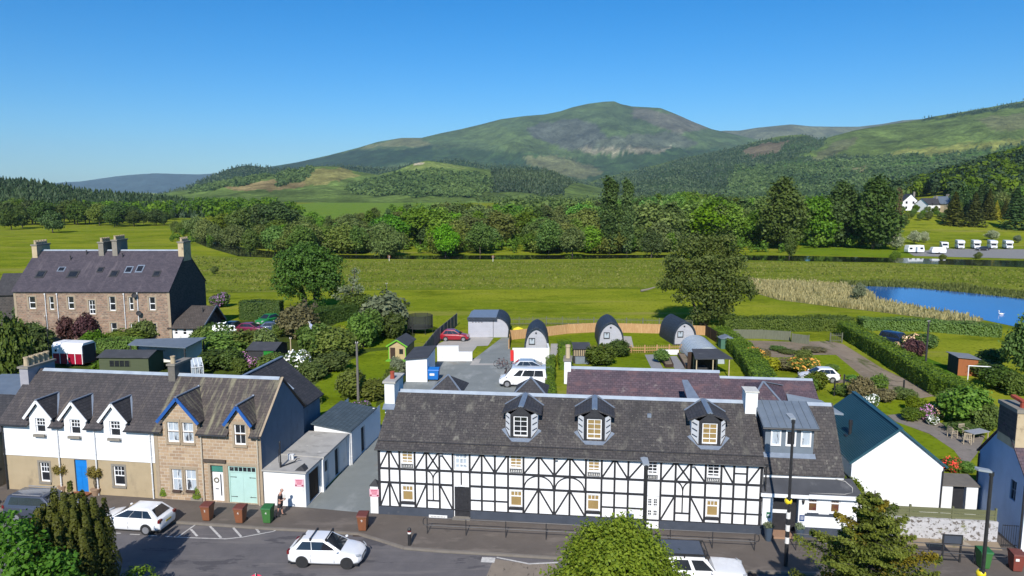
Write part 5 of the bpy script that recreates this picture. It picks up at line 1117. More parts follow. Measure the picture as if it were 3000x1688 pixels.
pts = [(-1.95 * math.cos(PI * i / n), 2.0 * math.sin(PI * i / n) ** .9) for i in range(n + 1)]
b.add([(x, y, z) for y in np.linspace(0, 7.0, 9) for x, z in pts], [(j * 17 + i, j * 17 + i + 1, (j + 1) * 17 + i + 1, (j + 1) * 17 + i) for j in range(8) for i in range(16)]); b.poly([(x, 7.0, z) for x, z in pts]); b.poly([(x, 0.0, z) for x, z in pts]); b.build('cover', m_poly, pt, smooth=False)
for k in range(9):
    b = MB()
    for i in range(n): b.tube((pts[i][0] * 1.01, k * .875, pts[i][1] * 1.01), (pts[i + 1][0] * 1.01, k * .875, pts[i + 1][1] * 1.01), .03, n=5, caps=False)
    b.build('hoop', m_lead, pt)
pe = thing('pergola', 'dark felt roofed open shelter on pale posts beside the polytunnel', 'shelter', (19.8, 76.3, 0), R(4))
b = MB(); b.prism([(-.1, -.1, 2.05), (4.1, -.1, 2.02), (3.7, 3.6, 2.3), (.7, 3.5, 2.35)], (0, 0, .10)); b.build('roof', m_felt, pe)
for x, y in ((.15, .1), (1.95, .05), (3.75, .05), (.9, 3.3), (3.5, 3.3)): b = MB(); b.box(x - .05, x + .05, y - .05, y + .05, 0, 2.06); b.build('post', m_tanst, pe)
b = MB(); b.box(.2, 3.7, 3.35, 3.4, 0, 2.1); b.build('back_panel', m_brown, pe)
b = MB(); b.box(.7, 1.9, 1.6, 2.6, 0, .75); b.build('stored_bin', m_bwood, pe)
def shed(name, label, x0, x1, y0, y1, h, rise, wall, roof, rz=0, axis='u', front=(), cat='shed', over=.18, loc=None):
    P = thing(name, label, cat, ((x0 + x1) / 2, (y0 + y1) / 2, 0), rz); a, c = (x1 - x0) / 2, (y1 - y0) / 2
    b = MB()
    if axis == 'u':   # ridge runs across the view
        b.poly([(-a, -c, 0), (a, -c, 0), (a, -c, h), (-a, -c, h)]); b.poly([(-a, c, 0), (a, c, 0), (a, c, h), (-a, c, h)])
        for s in (-a, a): b.poly([(s, -c, 0), (s, c, 0), (s, c, h), (s, 0, h + rise), (s, -c, h)])
        r = MB(); k = rise / c
        r.prism([(-a - over, -c - over, h - over * k + .03), (a + over, -c - over, h - over * k + .03), (a + over, 0, h + rise + .03), (-a - over, 0, h + rise + .03)], (0, 0, .06)); r.prism([(-a - over, c + over, h - over * k + .03), (a + over, c + over, h - over * k + .03), (a + over, 0, h + rise + .03), (-a - over, 0, h + rise + .03)], (0, 0, .06))
    else:
        for s in (-c, c): b.poly([(-a, s, 0), (a, s, 0), (a, s, h), (0, s, h + rise), (-a, s, h)])
        for s in (-a, a): b.poly([(s, -c, 0), (s, c, 0), (s, c, h), (s, -c, h)])
        r = MB(); k = rise / a
        for s in (-1, 1): r.prism([(s * (a + over), -c - over, h - over * k + .03), (0, -c - over, h + rise + .03), (0, c + over, h + rise + .03), (s * (a + over), c + over, h - over * k + .03)], (0, 0, .06))
    b.build('wall', wall, P); r.build('roof', roof, P)
    for (nm, u0, u1, z0, z1, mt) in front: q = MB(); q.box(u0, u1, -c - .05, -c - .004, z0, z1); q.build(nm, mt, P)
    return P
m_olive = M('olive_board', (.085, .10, .055), (.07, .085, .045), ns=2, stretch=(.4, .4, 5), rough=.85)
m_grn = M('bright_green_paint', (.015, .22, .025), (.012, .18, .02), ns=3, rough=.6)
m_pine = M('pine_board', (.48, .36, .20), (.40, .29, .155), ns=3, stretch=(.5, .5, 6), rough=.8)
m_lime = M('lime_trim', (.16, .42, .03), (.14, .38, .03), ns=3, rough=.6)
o = shed('garden_shed', 'long olive board shed with dark felt roof and strip window', -45.2, -39.7, 77.4, 80.6, 2.0, .45, m_olive, m_felt, R(-2), front=[('window', -1.6, .7, 1.0, 1.65, m_glass)])
for k in range(5): q = MB(); q.box(-1.6 + k * .56, -1.54 + k * .56, -1.67, -1.65, 1.0, 1.65); q.build('glazing_bar', m_olive, o)
hb = thing('horsebox_trailer', 'red and white box trailer with white upper half in the garden', 'trailer', (-50.9, 82.4, 0), R(-8))
b = MB(); b.box(-1.9, 1.9, -1.1, 1.1, .35, 1.55); b.build('lower_body', M('crimson_paint', (.30, .008, .03), (.26, .007, .025), ns=3, rough=.4), hb)
b = MB(); b.prism([(-1.9, -1.12, 1.55), (-1.9, -1.12, 2.4), (-1.9, -.8, 2.75), (-1.9, .8, 2.75), (-1.9, 1.12, 2.4), (-1.9, 1.12, 1.55)], (3.8, 0, 0)); b.build('upper_body', m_wframe, hb)
for u in (-1.87, -.95, 0.0, .95, 1.86): b = MB(); b.box(u - .04, u + .04, -1.135, -1.12, .35, 1.55); b.build('body_strip', m_wframe, hb)
b = MB(); b.box(-1.55, -1.3, -1.14, -1.125, 1.75, 2.0); b.build('vent_window', m_glass, hb)
b = MB(); b.box(1.9, 1.93, -1.0, 1.0, .4, 2.5); b.build('tail_door', m_bwood, hb)
for y in (-1.0, .8): b = MB(); b.tube((0, y, .33), (0, y + .2, .33), .33, n=14); b.build('wheel', m_iron, hb)
o = thing('sail_roof', 'grey flat roofed carport behind the olive shed', 'carport', (-40.3, 82.0, 0), R(2))
b = MB(); b.prism([(-3.8, -.5, 2.5), (3.5, -2.4, 2.5), (4.1, 2.2, 2.75), (-3.9, 1.6, 2.7)], (0, 0, .10)); b.build('roof', m_leadd, o)
for x, y in ((-3.6, -.3), (3.3, -2.2), (3.8, 2.0), (-3.6, 1.4)): b = MB(); b.box(x - .06, x + .06, y - .06, y + .06, 0, 2.5); b.build('post', m_bwood, o)
b = MB(); b.box(-3.6, 3.7, 1.6, 1.7, 0, 2.5); b.build('back_wall', m_white2, o)
gr = thing('small_greenhouse', 'small white framed greenhouse beside the olive shed', 'greenhouse', (-34.6, 76.3, 0), R(35))
b = MB(); b.poly([(-1, -.8, 0), (1, -.8, 0), (1, -.8, 1.3), (-1, -.8, 1.3)]); b.poly([(-1, -.8, 1.3), (1, -.8, 1.3), (1, 0, 2.1), (-1, 0, 2.1)]); b.poly([(-1, .8, 1.3), (1, .8, 1.3), (1, 0, 2.1), (-1, 0, 2.1)]); b.poly([(-1, .8, 0), (1, .8, 0), (1, .8, 1.3), (-1, .8, 1.3)]); b.build('glazing', m_net, gr)
b = MB()
for k in range(6):
    x = -1 + k * .4; b.beam((x, -.82, 0), (x, -.82, 1.3), .05, .05); b.beam((x, -.82, 1.3), (x, 0, 2.13), .05, .05)
for z, y in ((1.3, -.83), (2.14, 0), (.05, -.83)): b.beam((-1, y, z), (1, y, z), .06, .06)
b.build('frame', m_wframe, gr)
o = shed('garden_shed', 'bright green walled shed with dark felt roof', -30.6, -27.4, 82.2, 86.2, 1.75, .5, m_bwood, m_felt, R(-3), front=[('door', .3, 1.45, .0, 1.72, m_grn)])
o = shed('playhouse', 'pine playhouse with bright green trim and dark roof on the lawn', -14.55, -12.45, 84.7, 88.9, 1.75, .62, m_pine, m_felt, R(-6), 'v', front=[('door', -.85, -.25, .08, 1.5, m_brown), ('window', .25, .72, .75, 1.35, m_glass)], over=.22)
for s in (-1, 1):
    q = MB(); q.beam((s * 1.3, -2.36, 1.66), (0, -2.36, 2.46), .05, .16); q.build('bargeboard', m_lime, o); q = MB(); q.box(s * 1.02 - .05, s * 1.02 + .05, -2.16, -2.10, 0, 1.75); q.build('corner_trim', m_lime, o)
q = MB(); q.box(-1.2, 1.2, -3.0, -2.12, 0, .10); q.build('deck', m_lime, o)
tr = thing('trampoline', 'round trampoline with black safety net by the grey fence', 'trampoline', (-13.1, 101.6, 0), 0)
b = MB(); n = 16; b.add([(1.75 * math.cos(2 * PI * i / n), 1.75 * math.sin(2 * PI * i / n), z) for z in (.85, 2.6) for i in range(n)], [(i, (i + 1) % n, n + (i + 1) % n, n + i) for i in range(n)]); b.build('net', M('black_net', (.03, .034, .03), (.04, .044, .04), ns=20, rough=1, alpha=.75), tr)
b = MB(); b.lathe([(1.8, .80), (1.8, .9), (0.02, .9)], n=16); b.build('mat', m_bwood, tr)
for k in range(6): a = k * PI / 3; b = MB(); b.tube((1.78 * math.cos(a), 1.78 * math.sin(a), 0), (1.78 * math.cos(a), 1.78 * math.sin(a), 2.65), .035, n=6); b.build('leg', m_bwood, tr)
m_orange = M('orange_board', (.33, .115, .04), (.27, .09, .032), ns=2, stretch=(4, 4, .5), rough=.75)
o = thing('garden_shed', 'small orange board shed with grey sloping roof in the right garden', 'shed', (50.0, 78.4, 0), R(-8))
b = MB(); b.poly([(-1, -1.2, 0), (1, -1.2, 0), (1, -1.2, 1.85), (-1, -1.2, 2.0)]); b.poly([(1, -1.2, 0), (1, 1.3, 0), (1, 1.3, 1.85), (1, -1.2, 1.85)]); b.poly([(-1, 1.3, 0), (1, 1.3, 0), (1, 1.3, 1.85), (-1, 1.3, 2)]); b.build('wall', m_orange, o)
b = MB(); b.poly([(-1, -1.2, 0), (-1, 1.3, 0), (-1, 1.3, 2.0), (-1, -1.2, 2.0)]); b.build('side_wall', m_bwood, o); b = MB(); b.prism([(-1.2, -1.4, 2.03), (1.2, -1.4, 1.86), (1.2, 1.5, 1.86), (-1.2, 1.5, 2.03)], (0, 0, .06)); b.build('roof', M('grey_felt', (.20, .21, .23), (.16, .17, .19), ns=2, rough=.8), o)
o = thing('log_store', 'small grey slatted store between the tall clipped hedge and dark shrubs', 'shed', (8.2, 83.0, 0), 0)
b = MB(); b.box(-1.0, 1.0, 0, 2.2, 0, 1.7); b.build('wall', m_bwood, o); b = MB(); b.prism([(-1.1, -.2, 1.72), (1.1, -.2, 1.72), (1.1, 2.3, 2.0), (-1.1, 2.3, 2.0)], (0, 0, .06)); b.build('roof', m_felt, o)
b = MB(); [b.box(-.95 + k * .21, -.86 + k * .21, -.03, -.002, .9, 1.68) for k in range(10)]; b.build('slats', m_tanst, o); b = MB(); b.box(-.8, .8, -.28, -.03, 0, .85); b.build('door', m_lead, o)
ws = thing('green_water_tank', 'small green garden store at the corner of the hedge', 'garden store', (27.6, 91.5, 0), 0); b = MB(); b.box(-.85, .85, -.7, .7, 0, 1.3); b.build('body', M('dull_green', (.07, .16, .11), (.06, .14, .10), ns=3, rough=.7), ws); b = MB(); b.prism([(-.95, -.8, 1.32), (.95, -.8, 1.32), (0, -.8, 1.7)], (0, 1.6, 0)); b.build('roof', m_lead, ws)

# ------------------------------------------------------------------ fences, walls, rails
def fence(name, label, cat, pts, h, mat, kind='board', gap=2.4, th=.05, group=None, postmat=None):
    P = thing(name, label, cat, (pts[0][0], pts[0][1], 0), 0, group); o = Vector((pts[0][0], pts[0][1], 0))
    hs = h if hasattr(h, '__len__') else [h] * len(pts)
    pm = MB(); posts = []
    for (a, b, h0, h1) in zip(pts[:-1], pts[1:], hs[:-1], hs[1:]):
        A, B = Vector((*a, 0)) - o, Vector((*b, 0)) - o; d = B - A; L = d.length; d.normalize(); nn = Vector((-d.y, d.x, 0)) * th / 2
        if kind == 'board': pm.prism([A - nn, A + nn, A + nn + Vector((0, 0, h0)), A - nn + Vector((0, 0, h0))], B - A) if h0 == h1 else pm.add([A - nn, B - nn, B + nn, A + nn, A - nn + Vector((0, 0, h0)), B - nn + Vector((0, 0, h1)), B + nn + Vector((0, 0, h1)), A + nn + Vector((0, 0, h0))], [(0, 3, 2, 1), (4, 5, 6, 7), (0, 1, 5, 4), (1, 2, 6, 5), (2, 3, 7, 6), (3, 0, 4, 7)])
        elif kind == 'slat':
            n = max(2, int(L / .22))
            for k in range(n): c = A + d * (k + .5) * L / n; pm.beam(c, c + Vector((0, 0, h0)), .11, .03, d)
            for z in (.3, h0 - .3): pm.beam(A + Vector((0, 0, z)) + nn, B + Vector((0, 0, z)) + nn, .04, .08)
        elif kind == 'rail':
            for z in (h0 * .45, h0 * .92): pm.beam(A + Vector((0, 0, z)), B + Vector((0, 0, z)), .05, .11)
        elif kind == 'wire':
            for z in (h0 * .3, h0 * .6, h0 * .92): pm.tube(A + Vector((0, 0, z)), B + Vector((0, 0, z)), .014, n=4)
        n = max(1, round(L / gap)); posts += [(A + d * L * k / n, h0 + (h1 - h0) * k / n) for k in range(n)]
    posts.append((Vector((*pts[-1], 0)) - o, hs[-1]))
    pm.build('panel', mat, P)
    for c, hh in posts: q = MB(); q.box(c.x - .06, c.x + .06, c.y - .06 + th, c.y + .06 + th, 0, hh + .05); q.build('post', postmat or mat, P)
    return P
m_fgrey = M('weathered_fence', (.17, .155, .14), (.12, .11, .10), ns=1.4, stretch=(5, 5, .6), rough=.95)
m_forange = M('new_larch_fence', (.46, .27, .125), (.38, .22, .10), ns=1.8, stretch=(5, 5, .5), rough=.85, patches=[((.55, .37, .19), 2.2, .52, .62, (6, 6, .4))])
m_fslat = M('grey_green_slat', (.155, .16, .11), (.11, .115, .08), ns=2, stretch=(4, 4, .6), rough=.95)
fence('board_fence', 'long grey board fence running back beside the red car', 'fence', [(-10.6, 80.5), (-9.97, 93.4), (-8.3, 107.3)], [2.0, 1.95, 1.85], m_fgrey)
fence('slatted_fence', 'weathered paling fence along the far edge of the gardens', 'fence', [(-1, 106.9), (5.2, 107.6), (12.3, 107.0), (26.8, 105.8)], 1.25, m_fslat, 'slat', 2.4)
fence('board_fence', 'new orange larch fence curving behind the camping pods', 'fence', [(-.4, 90.8), (-.2, 96.6), (4.7, 99.0), (8, 101.0), (12.2, 102.1), (21.9, 100.9), (27.1, 99.7)], [1.2, 1.3, 1.35, 1.35, 1.35, 1.35, 1.35], m_forange)
fence('board_fence', 'dark side fence between the last pod and the hedge', 'fence', [(27.1, 99.7), (27.5, 90.0)], 1.5, m_brown)
fence('picket_fence', 'low orange picket fence in front of the camping pods', 'fence', [(9.8, 88.6), (16.6, 88.6), (21.3, 89.1)], .95, m_forange, 'slat', 1.8)
b = MB(); b.box(18.0, 20.6, 87.55, 87.75, 0, .6); tag(b.build('raised_bed_wall', m_white2), 'low white retaining wall behind the raised beds', 'wall')
def raised_bed(label, P4):
    P = thing('raised_bed', label, 'raised bed', (P4[0][0], P4[0][1], 0), 0, 'raised vegetable beds'); o = Vector((P4[0][0], P4[0][1], 0)); q = [Vector((*p, 0)) - o for p in P4]
    b = MB()
    for a, c in zip(q, q[1:] + q[:1]): b.beam(a + Vector((0, 0, .18)), c + Vector((0, 0, .18)), .10, .36)
    b.build('bed_frame', m_brown, P); b = MB(); b.poly([p + Vector((0, 0, .30)) for p in q]); b.build('soil', m_earth, P)
raised_bed('raised bed with green crops between the two slab paths', [(17.6, 81.0), (18.5, 81.1), (19.1, 86.3), (18.0, 86.9)])
raised_bed('bare raised bed beside the polytunnel', [(19.75, 80.6), (20.5, 80.5), (21.2, 86.6), (20.4, 87.1)])
g5 = lambda x, y: (2100 + x * .3494, 900 + y * .3494)
fence('garden_fence', 'low grey fence across the top of the allotment', 'fence', [G(*g5(140, 262))[:2], G(*g5(375, 265))[:2], G(*g5(615, 280))[:2]], 1.25, m_fslat, 'board', 3.2)
fence('garden_fence', 'short grey fence panel beside the earth track', 'fence', [G(*g5(630, 295))[:2], G(*g5(770, 312))[:2]], 1.2, m_fslat, 'board', 2.2)
fence('garden_gate', 'weathered gate panel against the end of the long hedge', 'gate', [G(*g5(950, 298))[:2], G(*g5(1050, 298))[:2]], 1.3, m_fslat, 'slat', 2.5)
fence('wire_fence', 'thin wire and post fence beside the front lawn', 'fence', [G(*g5(985, 745))[:2], G(*g5(1065, 690))[:2], G(*g5(1565, 740))[:2]], 1.5, m_iron, 'wire', 7)
# stone wall and horizontal board fence facing the street at the right
m_lime_st = M('whitewashed_rubble', (.50, .48, .48), (.38, .37, .37), ns=3.2, rough=1, patches=[((.13, .11, .095), 3.4, .53, .58, (1, 1, 1.3)), ((.17, .17, .07), 1.6, .58, .66, (1, 1, 1))], bump=.8, bs=9)
sw = thing('rubble_wall', 'whitewashed rubble wall beneath the green board fence by the pavement', 'wall', (20.6, 39.75, 0), R(-6.9))
b = MB(); b.box(0, 7.05, 0, .45, -.1, 1.40); b.build('wall', m_lime_st, sw)
b = MB(); b.prism([(0, -.55, 0), (7.1, -.55, 0), (7.1, 0, .22), (0, 0, .22)], (0, 0, -.1)); b.build('earth_bank', m_earth, sw)
fn = thing('board_fence', 'green weathered horizontal board fence on top of the rubble wall', 'fence', (20.6, 39.75, 1.40), R(-6.9))
m_fgreen = M('green_weathered_board', (.15, .15, .075), (.11, .115, .06), ns=1.6, stretch=(.5, 5, 5), rough=.95)
for k in range(3):
    b = MB()
    for j in range(4): b.box(.1 + k * 2.3, 2.3 + k * 2.3, .16 - .02 * (j % 2), .19 - .02 * (j % 2), .02 + j * .155, .16 + j * .155)
    b.build('board_panel', m_fgreen, fn)
for k in range(4): b = MB(); b.box(.0 + k * 2.3, .10 + k * 2.3, .12, .24, 0, .74); b.build('post', m_fgreen, fn)
# ------------------------------------------------------------------ trees
lf_bright = leafmat('leaf_bright_green', (.050, .115, .008), (.105, .19, .014), .25, .22)
lf_mid = leafmat('leaf_mid_green', (.042, .078, .008), (.105, .150, .016), .25, .28)
lf_olive = leafmat('leaf_olive', (.060, .085, .014), (.115, .140, .028), .25, .22)
lf_dark = leafmat('leaf_dark_green', (.022, .042, .008), (.060, .092, .014), .15, .22)
lf_pine = leafmat('leaf_conifer', (.012, .030, .010), (.034, .058, .014), .1, .2)
lf_gold = leafmat('leaf_golden_conifer', (.030, .048, .005), (.125, .145, .012), .2, .1)
lf_amber = leafmat('leaf_amber_tip', (.06, .055, .008), (.15, .11, .012), .2, .1)
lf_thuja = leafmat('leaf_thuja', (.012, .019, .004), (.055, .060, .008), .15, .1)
lf_shoot = leafmat('leaf_shoot_green', (.030, .085, .008), (.085, .16, .015), .3, .1)
lf_copper = leafmat('leaf_copper', (.045, .018, .020), (.085, .035, .035), .2, .15)
lf_yellow = leafmat('leaf_yellow_green', (.14, .16, .010), (.26, .25, .016), .25, .15)
lf_hedge = leafmat('leaf_hedge', (.050, .090, .006), (.105, .150, .010), .15, .05)
lf_hedged = leafmat('leaf_hedge_dark', (.022, .045, .008), (.055, .085, .014), .12, .05)
lf_brown = leafmat('leaf_brownish', (.075, .062, .028), (.13, .11, .045), .2, .15)
lf_grey = leafmat('leaf_grey_green', (.075, .095, .05), (.14, .16, .09), .2, .15)
lf_may = leafmat('leaf_hawthorn_bloom', (.10, .13, .045), (.34, .34, .22), .2, .1)
fl_white = leafmat('blossom_white', (.62, .62, .58), (.82, .82, .80), .15, .02)
fl_pink = leafmat('blossom_pink', (.42, .16, .36), (.66, .34, .58), .15, .05)
fl_purple = leafmat('blossom_purple', (.20, .10, .22), (.32, .18, .34), .15, .05)
fl_orange = leafmat('blossom_orange', (.50, .24, .03), (.70, .40, .08), .15, .05)
fl_red = leafmat('blossom_red', (.55, .05, .03), (.72, .12, .08), .15, .05)
fl_peach = leafmat('blossom_peach', (.62, .40, .20), (.78, .60, .42), .15, .05)
m_bark = M('bark', (.085, .070, .055), (.055, .046, .037), ns=4, stretch=(3, 3, .6), rough=1, bump=.5)
m_barkp = M('pale_bark', (.22, .19, .15), (.16, .14, .11), ns=4, stretch=(3, 3, .6), rough=1)
def trunk_mesh(name, H, r, limbs, seed, mat=None, lean=0.0):
    rs = random.Random(seed); b = MB(); p = [Vector((0, 0, -.2))]
    for k in range(1, 6): p.append(Vector((rs.uniform(-1, 1) * r * .8 + lean * k / 5, rs.uniform(-1, 1) * r * .8, H * k / 5)))
    b.path(p, r, r * .3, 7)
    for (z, L, az, up) in limbs:
        a = p[min(5, max(1, int(z / H * 5)))]; d = Vector((math.cos(az), math.sin(az), up)).normalized()
        b.path([a, a + d * L * .5 + Vector((0, 0, -.03 * L)), a + d * L], r * .45, r * .12, 5)
    o = b.build(name, mat or m_bark, uv=False, smooth=True); me = o.data; bpy.data.objects.remove(o); return me
def crown(name, blobs, mat, seed, leaf=.75, dens=1.2, per=10, cr=1.0, inner=.5, droop=0.0, flat=.7, aspect=1.0):
    rs = np.random.RandomState(seed); C, N, T = clump_cloud(blobs, dens, per, cr, rs, flat, inner, droop)
    return card_mesh(name, C, N, leaf, T, mat, aspect, rs)
PROTO = {}
def proto(kind, crown_me, trunk_me, H): PROTO.setdefault(kind, []).append((crown_me, trunk_me, H))
def blobset(seed, H, rad, n, base, top_narrow=.6, squash=.8):
    rs = random.Random(seed); out = []
    for i in range(n):
        t = (i + .5) / n; z = base + (H - base) * (.12 + .76 * t); w = rad * math.sqrt(max(.15, 1 - (2 * t - .85) ** 2)) * (1 - (1 - top_narrow) * t * t)
        a = rs.uniform(0, 2 * PI) + i * 2.4; rr = w * rs.uniform(.35, .62); br = w * rs.uniform(.42, .62)
        out.append((math.cos(a) * rr, math.sin(a) * rr, z, br, br, br * squash))
    out.append((0, 0, (H + base) / 2, rad * .55, rad * .55, (H - base) * .36)); return out
limbs_ = lambda s, H: [(H * .45, H * .28, s + k * 1.9, .8) for k in range(4)]
for s in range(4):
    H = 12.0; proto('round', crown('crown', blobset(s, H, 4.9, 11, 1.6, .8), lf_mid, 20 + s, .70, 1.15, 10, 1.1), trunk_mesh('trunk', H * .6, .28, limbs_(s, H), s), H)
for s in range(3):
    H = 14.0; proto('tall', crown('crown', blobset(40 + s, H, 3.6, 12, 1.6, .6, 1.15), lf_mid, 30 + s, .70, 1.1, 10, 1.0), trunk_mesh('trunk', H * .7, .26, limbs_(s, H), 9 + s), H)
for s in range(2):
    H = 9.0; proto('willow', crown('crown', blobset(50 + s, H, 4.4, 10, .3, .85), lf_olive, 40 + s, .55, 1.5, 11, 1.1, droop=.35), trunk_mesh('trunk', H * .6, .2, limbs_(s, H), 19 + s, m_barkp), H)
for s in range(2):
    H = 24.0; proto('poplar', crown('crown', [(random.Random(s * 9 + k).uniform(-.7, .7), random.Random(s * 7 + k).uniform(-.7, .7), 3 + k * 1.65, 2.3 - .09 * abs(k - 5), 2.3 - .09 * abs(k - 5), 2.2) for k in range(13)], lf_dark, 50 + s, .85, .9, 10, 1.0, droop=-.3), trunk_mesh('trunk', H * .8, .35, [], 29 + s), H)
for s in range(2):
    H = 24.0; proto('bigtree', crown('crown', blobset(60 + s, H, 6.6, 18, .8, .55, 1.15), lf_dark, 60 + s, .95, 1.0, 11, 1.5), trunk_mesh('trunk', H * .7, .45, limbs_(s, H), 39 + s), H)
def conifer_mesh(seed, H, rad, mat, n=2400, leaf=.75, droop=.35):
    rs = np.random.RandomState(seed); t = rs.uniform(0, 1, n) ** .75; lev = np.floor(t * 17) / 17 + rs.normal(size=n) * .012
    az = rs.uniform(0, 2 * PI, n); az = np.where(rs.rand(n) < .7, np.floor(az / (2 * PI) * 7 + lev * 31) / 7 * 2 * PI + rs.normal(size=n) * .22, az)
    r = rad * (1.02 - lev) * rs.uniform(.25, 1.05, n)
    C = np.c_[np.cos(az) * r, np.sin(az) * r, H * (.05 + .95 * lev) - droop * r + rs.normal(size=n) * .1]
    N = np.c_[np.cos(az) * .6, np.sin(az) * .6, np.full(n, .8)] + rs.normal(size=(n, 3)) * .4
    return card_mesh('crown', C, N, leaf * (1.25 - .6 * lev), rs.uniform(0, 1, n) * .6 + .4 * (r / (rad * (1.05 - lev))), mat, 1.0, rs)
for s in range(3):
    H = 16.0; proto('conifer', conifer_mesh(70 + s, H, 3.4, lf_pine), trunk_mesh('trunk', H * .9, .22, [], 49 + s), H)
TN = {'round': ('broadleaf_tree', 'tree'), 'tall': ('broadleaf_tree', 'tree'), 'willow': ('willow_tree', 'tree'), 'poplar': ('poplar_tree', 'tree'), 'bigtree': ('broadleaf_tree', 'tree'), 'conifer': ('conifer_tree', 'tree')}
TSEED = random.Random(5)
def plant(kind, x, y, h, wide=1.0, mat=None, label=None, group=None, z=None, name=None, k=None):
    cr, tk, H = PROTO[kind][(TSEED.randrange(99) if k is None else k) % len(PROTO[kind])]
    t = thing(name or TN[kind][0], label, TN[kind][1], (x, y, gh(x, y) if z is None else z), TSEED.uniform(0, 6.28), group)
    s = h / H; t.scale = (s * wide, s * wide, s)
    c = link('crown', cr, t); link('trunk', tk, t)
    if mat: over(c, mat)
    return t
SKY = [(0, 497), (60, 489), (130, 500), (200, 494), (280, 500), (330, 510), (370, 521), (430, 529), (470, 528), (540, 520), (600, 530), (640, 520), (745, 545), (800, 542), (900, 527), (1000, 507), (1050, 499), (1200, 501), (1300, 506), (1400, 512), (1450, 503), (1500, 494), (1640, 483), (1700, 474), (1760, 470), (1830, 490), (1900, 482), (2040, 476), (2100, 475), (2240, 490), (2300, 500)]
sk = lambda x: float(np.interp(x, [p[0] for p in SKY], [p[1] for p in SKY]))
def top_h(xd, yd, Y): return VD(xd, yd, Y)[2]
GRP = 'trees of the river wood'
LAB = {('round', 0): 'mid green rounded broadleaf tree in the river wood', ('round', 1): 'bright green rounded broadleaf tree in the river wood', ('round', 2): 'dark green rounded broadleaf tree in the river wood', ('round', 3): 'pale olive rounded broadleaf tree in the river wood',
       ('tall', 0): 'mid green upright broadleaf tree in the river wood', ('tall', 1): 'bright green upright broadleaf tree in the river wood', ('tall', 2): 'dark green upright tree in the river wood', ('tall', 3): 'pale olive upright tree in the river wood', ('willow', 3): 'pale olive willow leaning over the river bank'}
MATK = [None, lf_bright, lf_dark, lf_olive]
def wood(kind, xd, Y, h, c, wide=1.0, where='in the river wood', grp=GRP):
    x = V(xd * 3000 / 2576, 700, Y)[0]
    lab = LAB[(kind, c)].replace('in the river wood', where)
    plant(kind, x, Y, h, wide, MATK[c], lab, grp + ' - ' + lab.split(' tree')[0] if False else lab.replace(' tree', ' trees', 1))
rt = random.Random(77)
def pick(): r = rt.random(); return 0 if r < .36 else (1 if r < .58 else (2 if r < .72 else 3))
for k in range(64):                 # deep rows of the wood beyond the river
    xd = 745 + (2000 - 745) * (k + rt.uniform(.1, .9)) / 64; Y = rt.uniform(330, 430); h = top_h(xd, sk(xd) + rt.uniform(-2, 9), Y)
    wood(rt.choice(['round', 'tall', 'tall']), xd, Y, max(9, min(22, h)), pick(), rt.uniform(1.1, 1.4))
for k in range(58):
    xd = 700 + (2010 - 700) * (k + rt.uniform(.1, .9)) / 58; Y = rt.uniform(262, 318); h = top_h(xd, sk(xd) + rt.uniform(12, 48), Y)
    wood(rt.choice(['round', 'tall', 'round']), xd, Y, max(7, min(18, h)), pick(), rt.uniform(1.15, 1.45))
for k in range(44):                 # trees standing at the water
    xd = 720 + (1690 - 720) * (k + rt.uniform(.0, 1)) / 44; Y = rt.uniform(235, 252); h = rt.uniform(5.5, 11.5)
    if 985 < xd < 1075 and rt.random() < .75 or 1235 < xd < 1330 and rt.random() < .8: continue
    c = 3 if rt.random() < .5 else pick(); kd = 'willow' if c == 3 else rt.choice(['round', 'tall'])
    wood(kd, xd, Y, h, c, rt.uniform(1.1, 1.5), 'on the river bank')
for xd, y0, y1, w_, kd, c in [(1120, 646, 556, .95, 'round', 1), (1208, 640, 552, .9, 'round', 0), (975, 645, 560, 1.0, 'willow', 3), (1440, 648, 566, 1.0, 'round', 3), (1640, 648, 578, 1.0, 'round', 2), (1380, 640, 545, 1.0, 'round', 0), (895, 640, 560, 1.0, 'tall', 0)]:
    b = GD(xd, y0); wood(kd, xd, b[1], top_h(xd, y1, b[1]), c, w_, 'standing alone at the water edge')
for k in range(34):                 # left wood edge
    xd = -20 + 460 * (k + rt.uniform(.1, .9)) / 34; Y = rt.uniform(415, 520); h = top_h(xd, sk(xd) + rt.uniform(0, 14), Y)
    wood(rt.choice(['round', 'tall']), xd, Y, max(8, min(20, h)), 2 if rt.random() < .6 else pick(), rt.uniform(1.0, 1.3), 'along the far left meadow', 'trees along the left meadow')
for xd, y0, y1, w_, c in [(135, 586, 527, 1.15, 2), (30, 578, 520, 1.1, 2), (60, 574, 515, 1.0, 2), (290, 572, 525, 1.1, 2), (340, 570, 525, 1.0, 2), (395, 568, 523, 1.2, 2), (415, 566, 530, 1.1, 2)]:
    b = GD(xd, y0); wood('round', xd, b[1], top_h(xd, y1, b[1]), c, w_, 'at the front of the left meadow')
for xd, y0, y1, w_, c in [(655, 592, 506, 1.2, 2), (700, 592, 500, 1.25, 2), (725, 590, 512, 1.1, 2), (610, 600, 518, 1.1, 0), (560, 600, 533, 1.0, 0), (520, 605, 545, 1.0, 3), (500, 595, 540, 1.1, 3), (470, 590, 548, 1.1, 3), (590, 618, 560, 1.1, 3), (545, 612, 560, 1.0, 3), (628, 642, 570, .95, 2), (660, 625, 560, 1.1, 3), (690, 640, 562, 1.05, 0), (730, 640, 565, 1.1, 3), (445, 585, 553, 1.0, 3), (760, 645, 560, 1.0, 0), (700, 612, 545, 1.2, 0), (740, 620, 550, 1.2, 3), (780, 640, 552, 1.1, 3)]:
    b = GD(xd, y0); wood('round' if c != 3 else 'willow', xd, b[1], top_h(xd, y1, b[1]), c, w_, 'by the river bend')
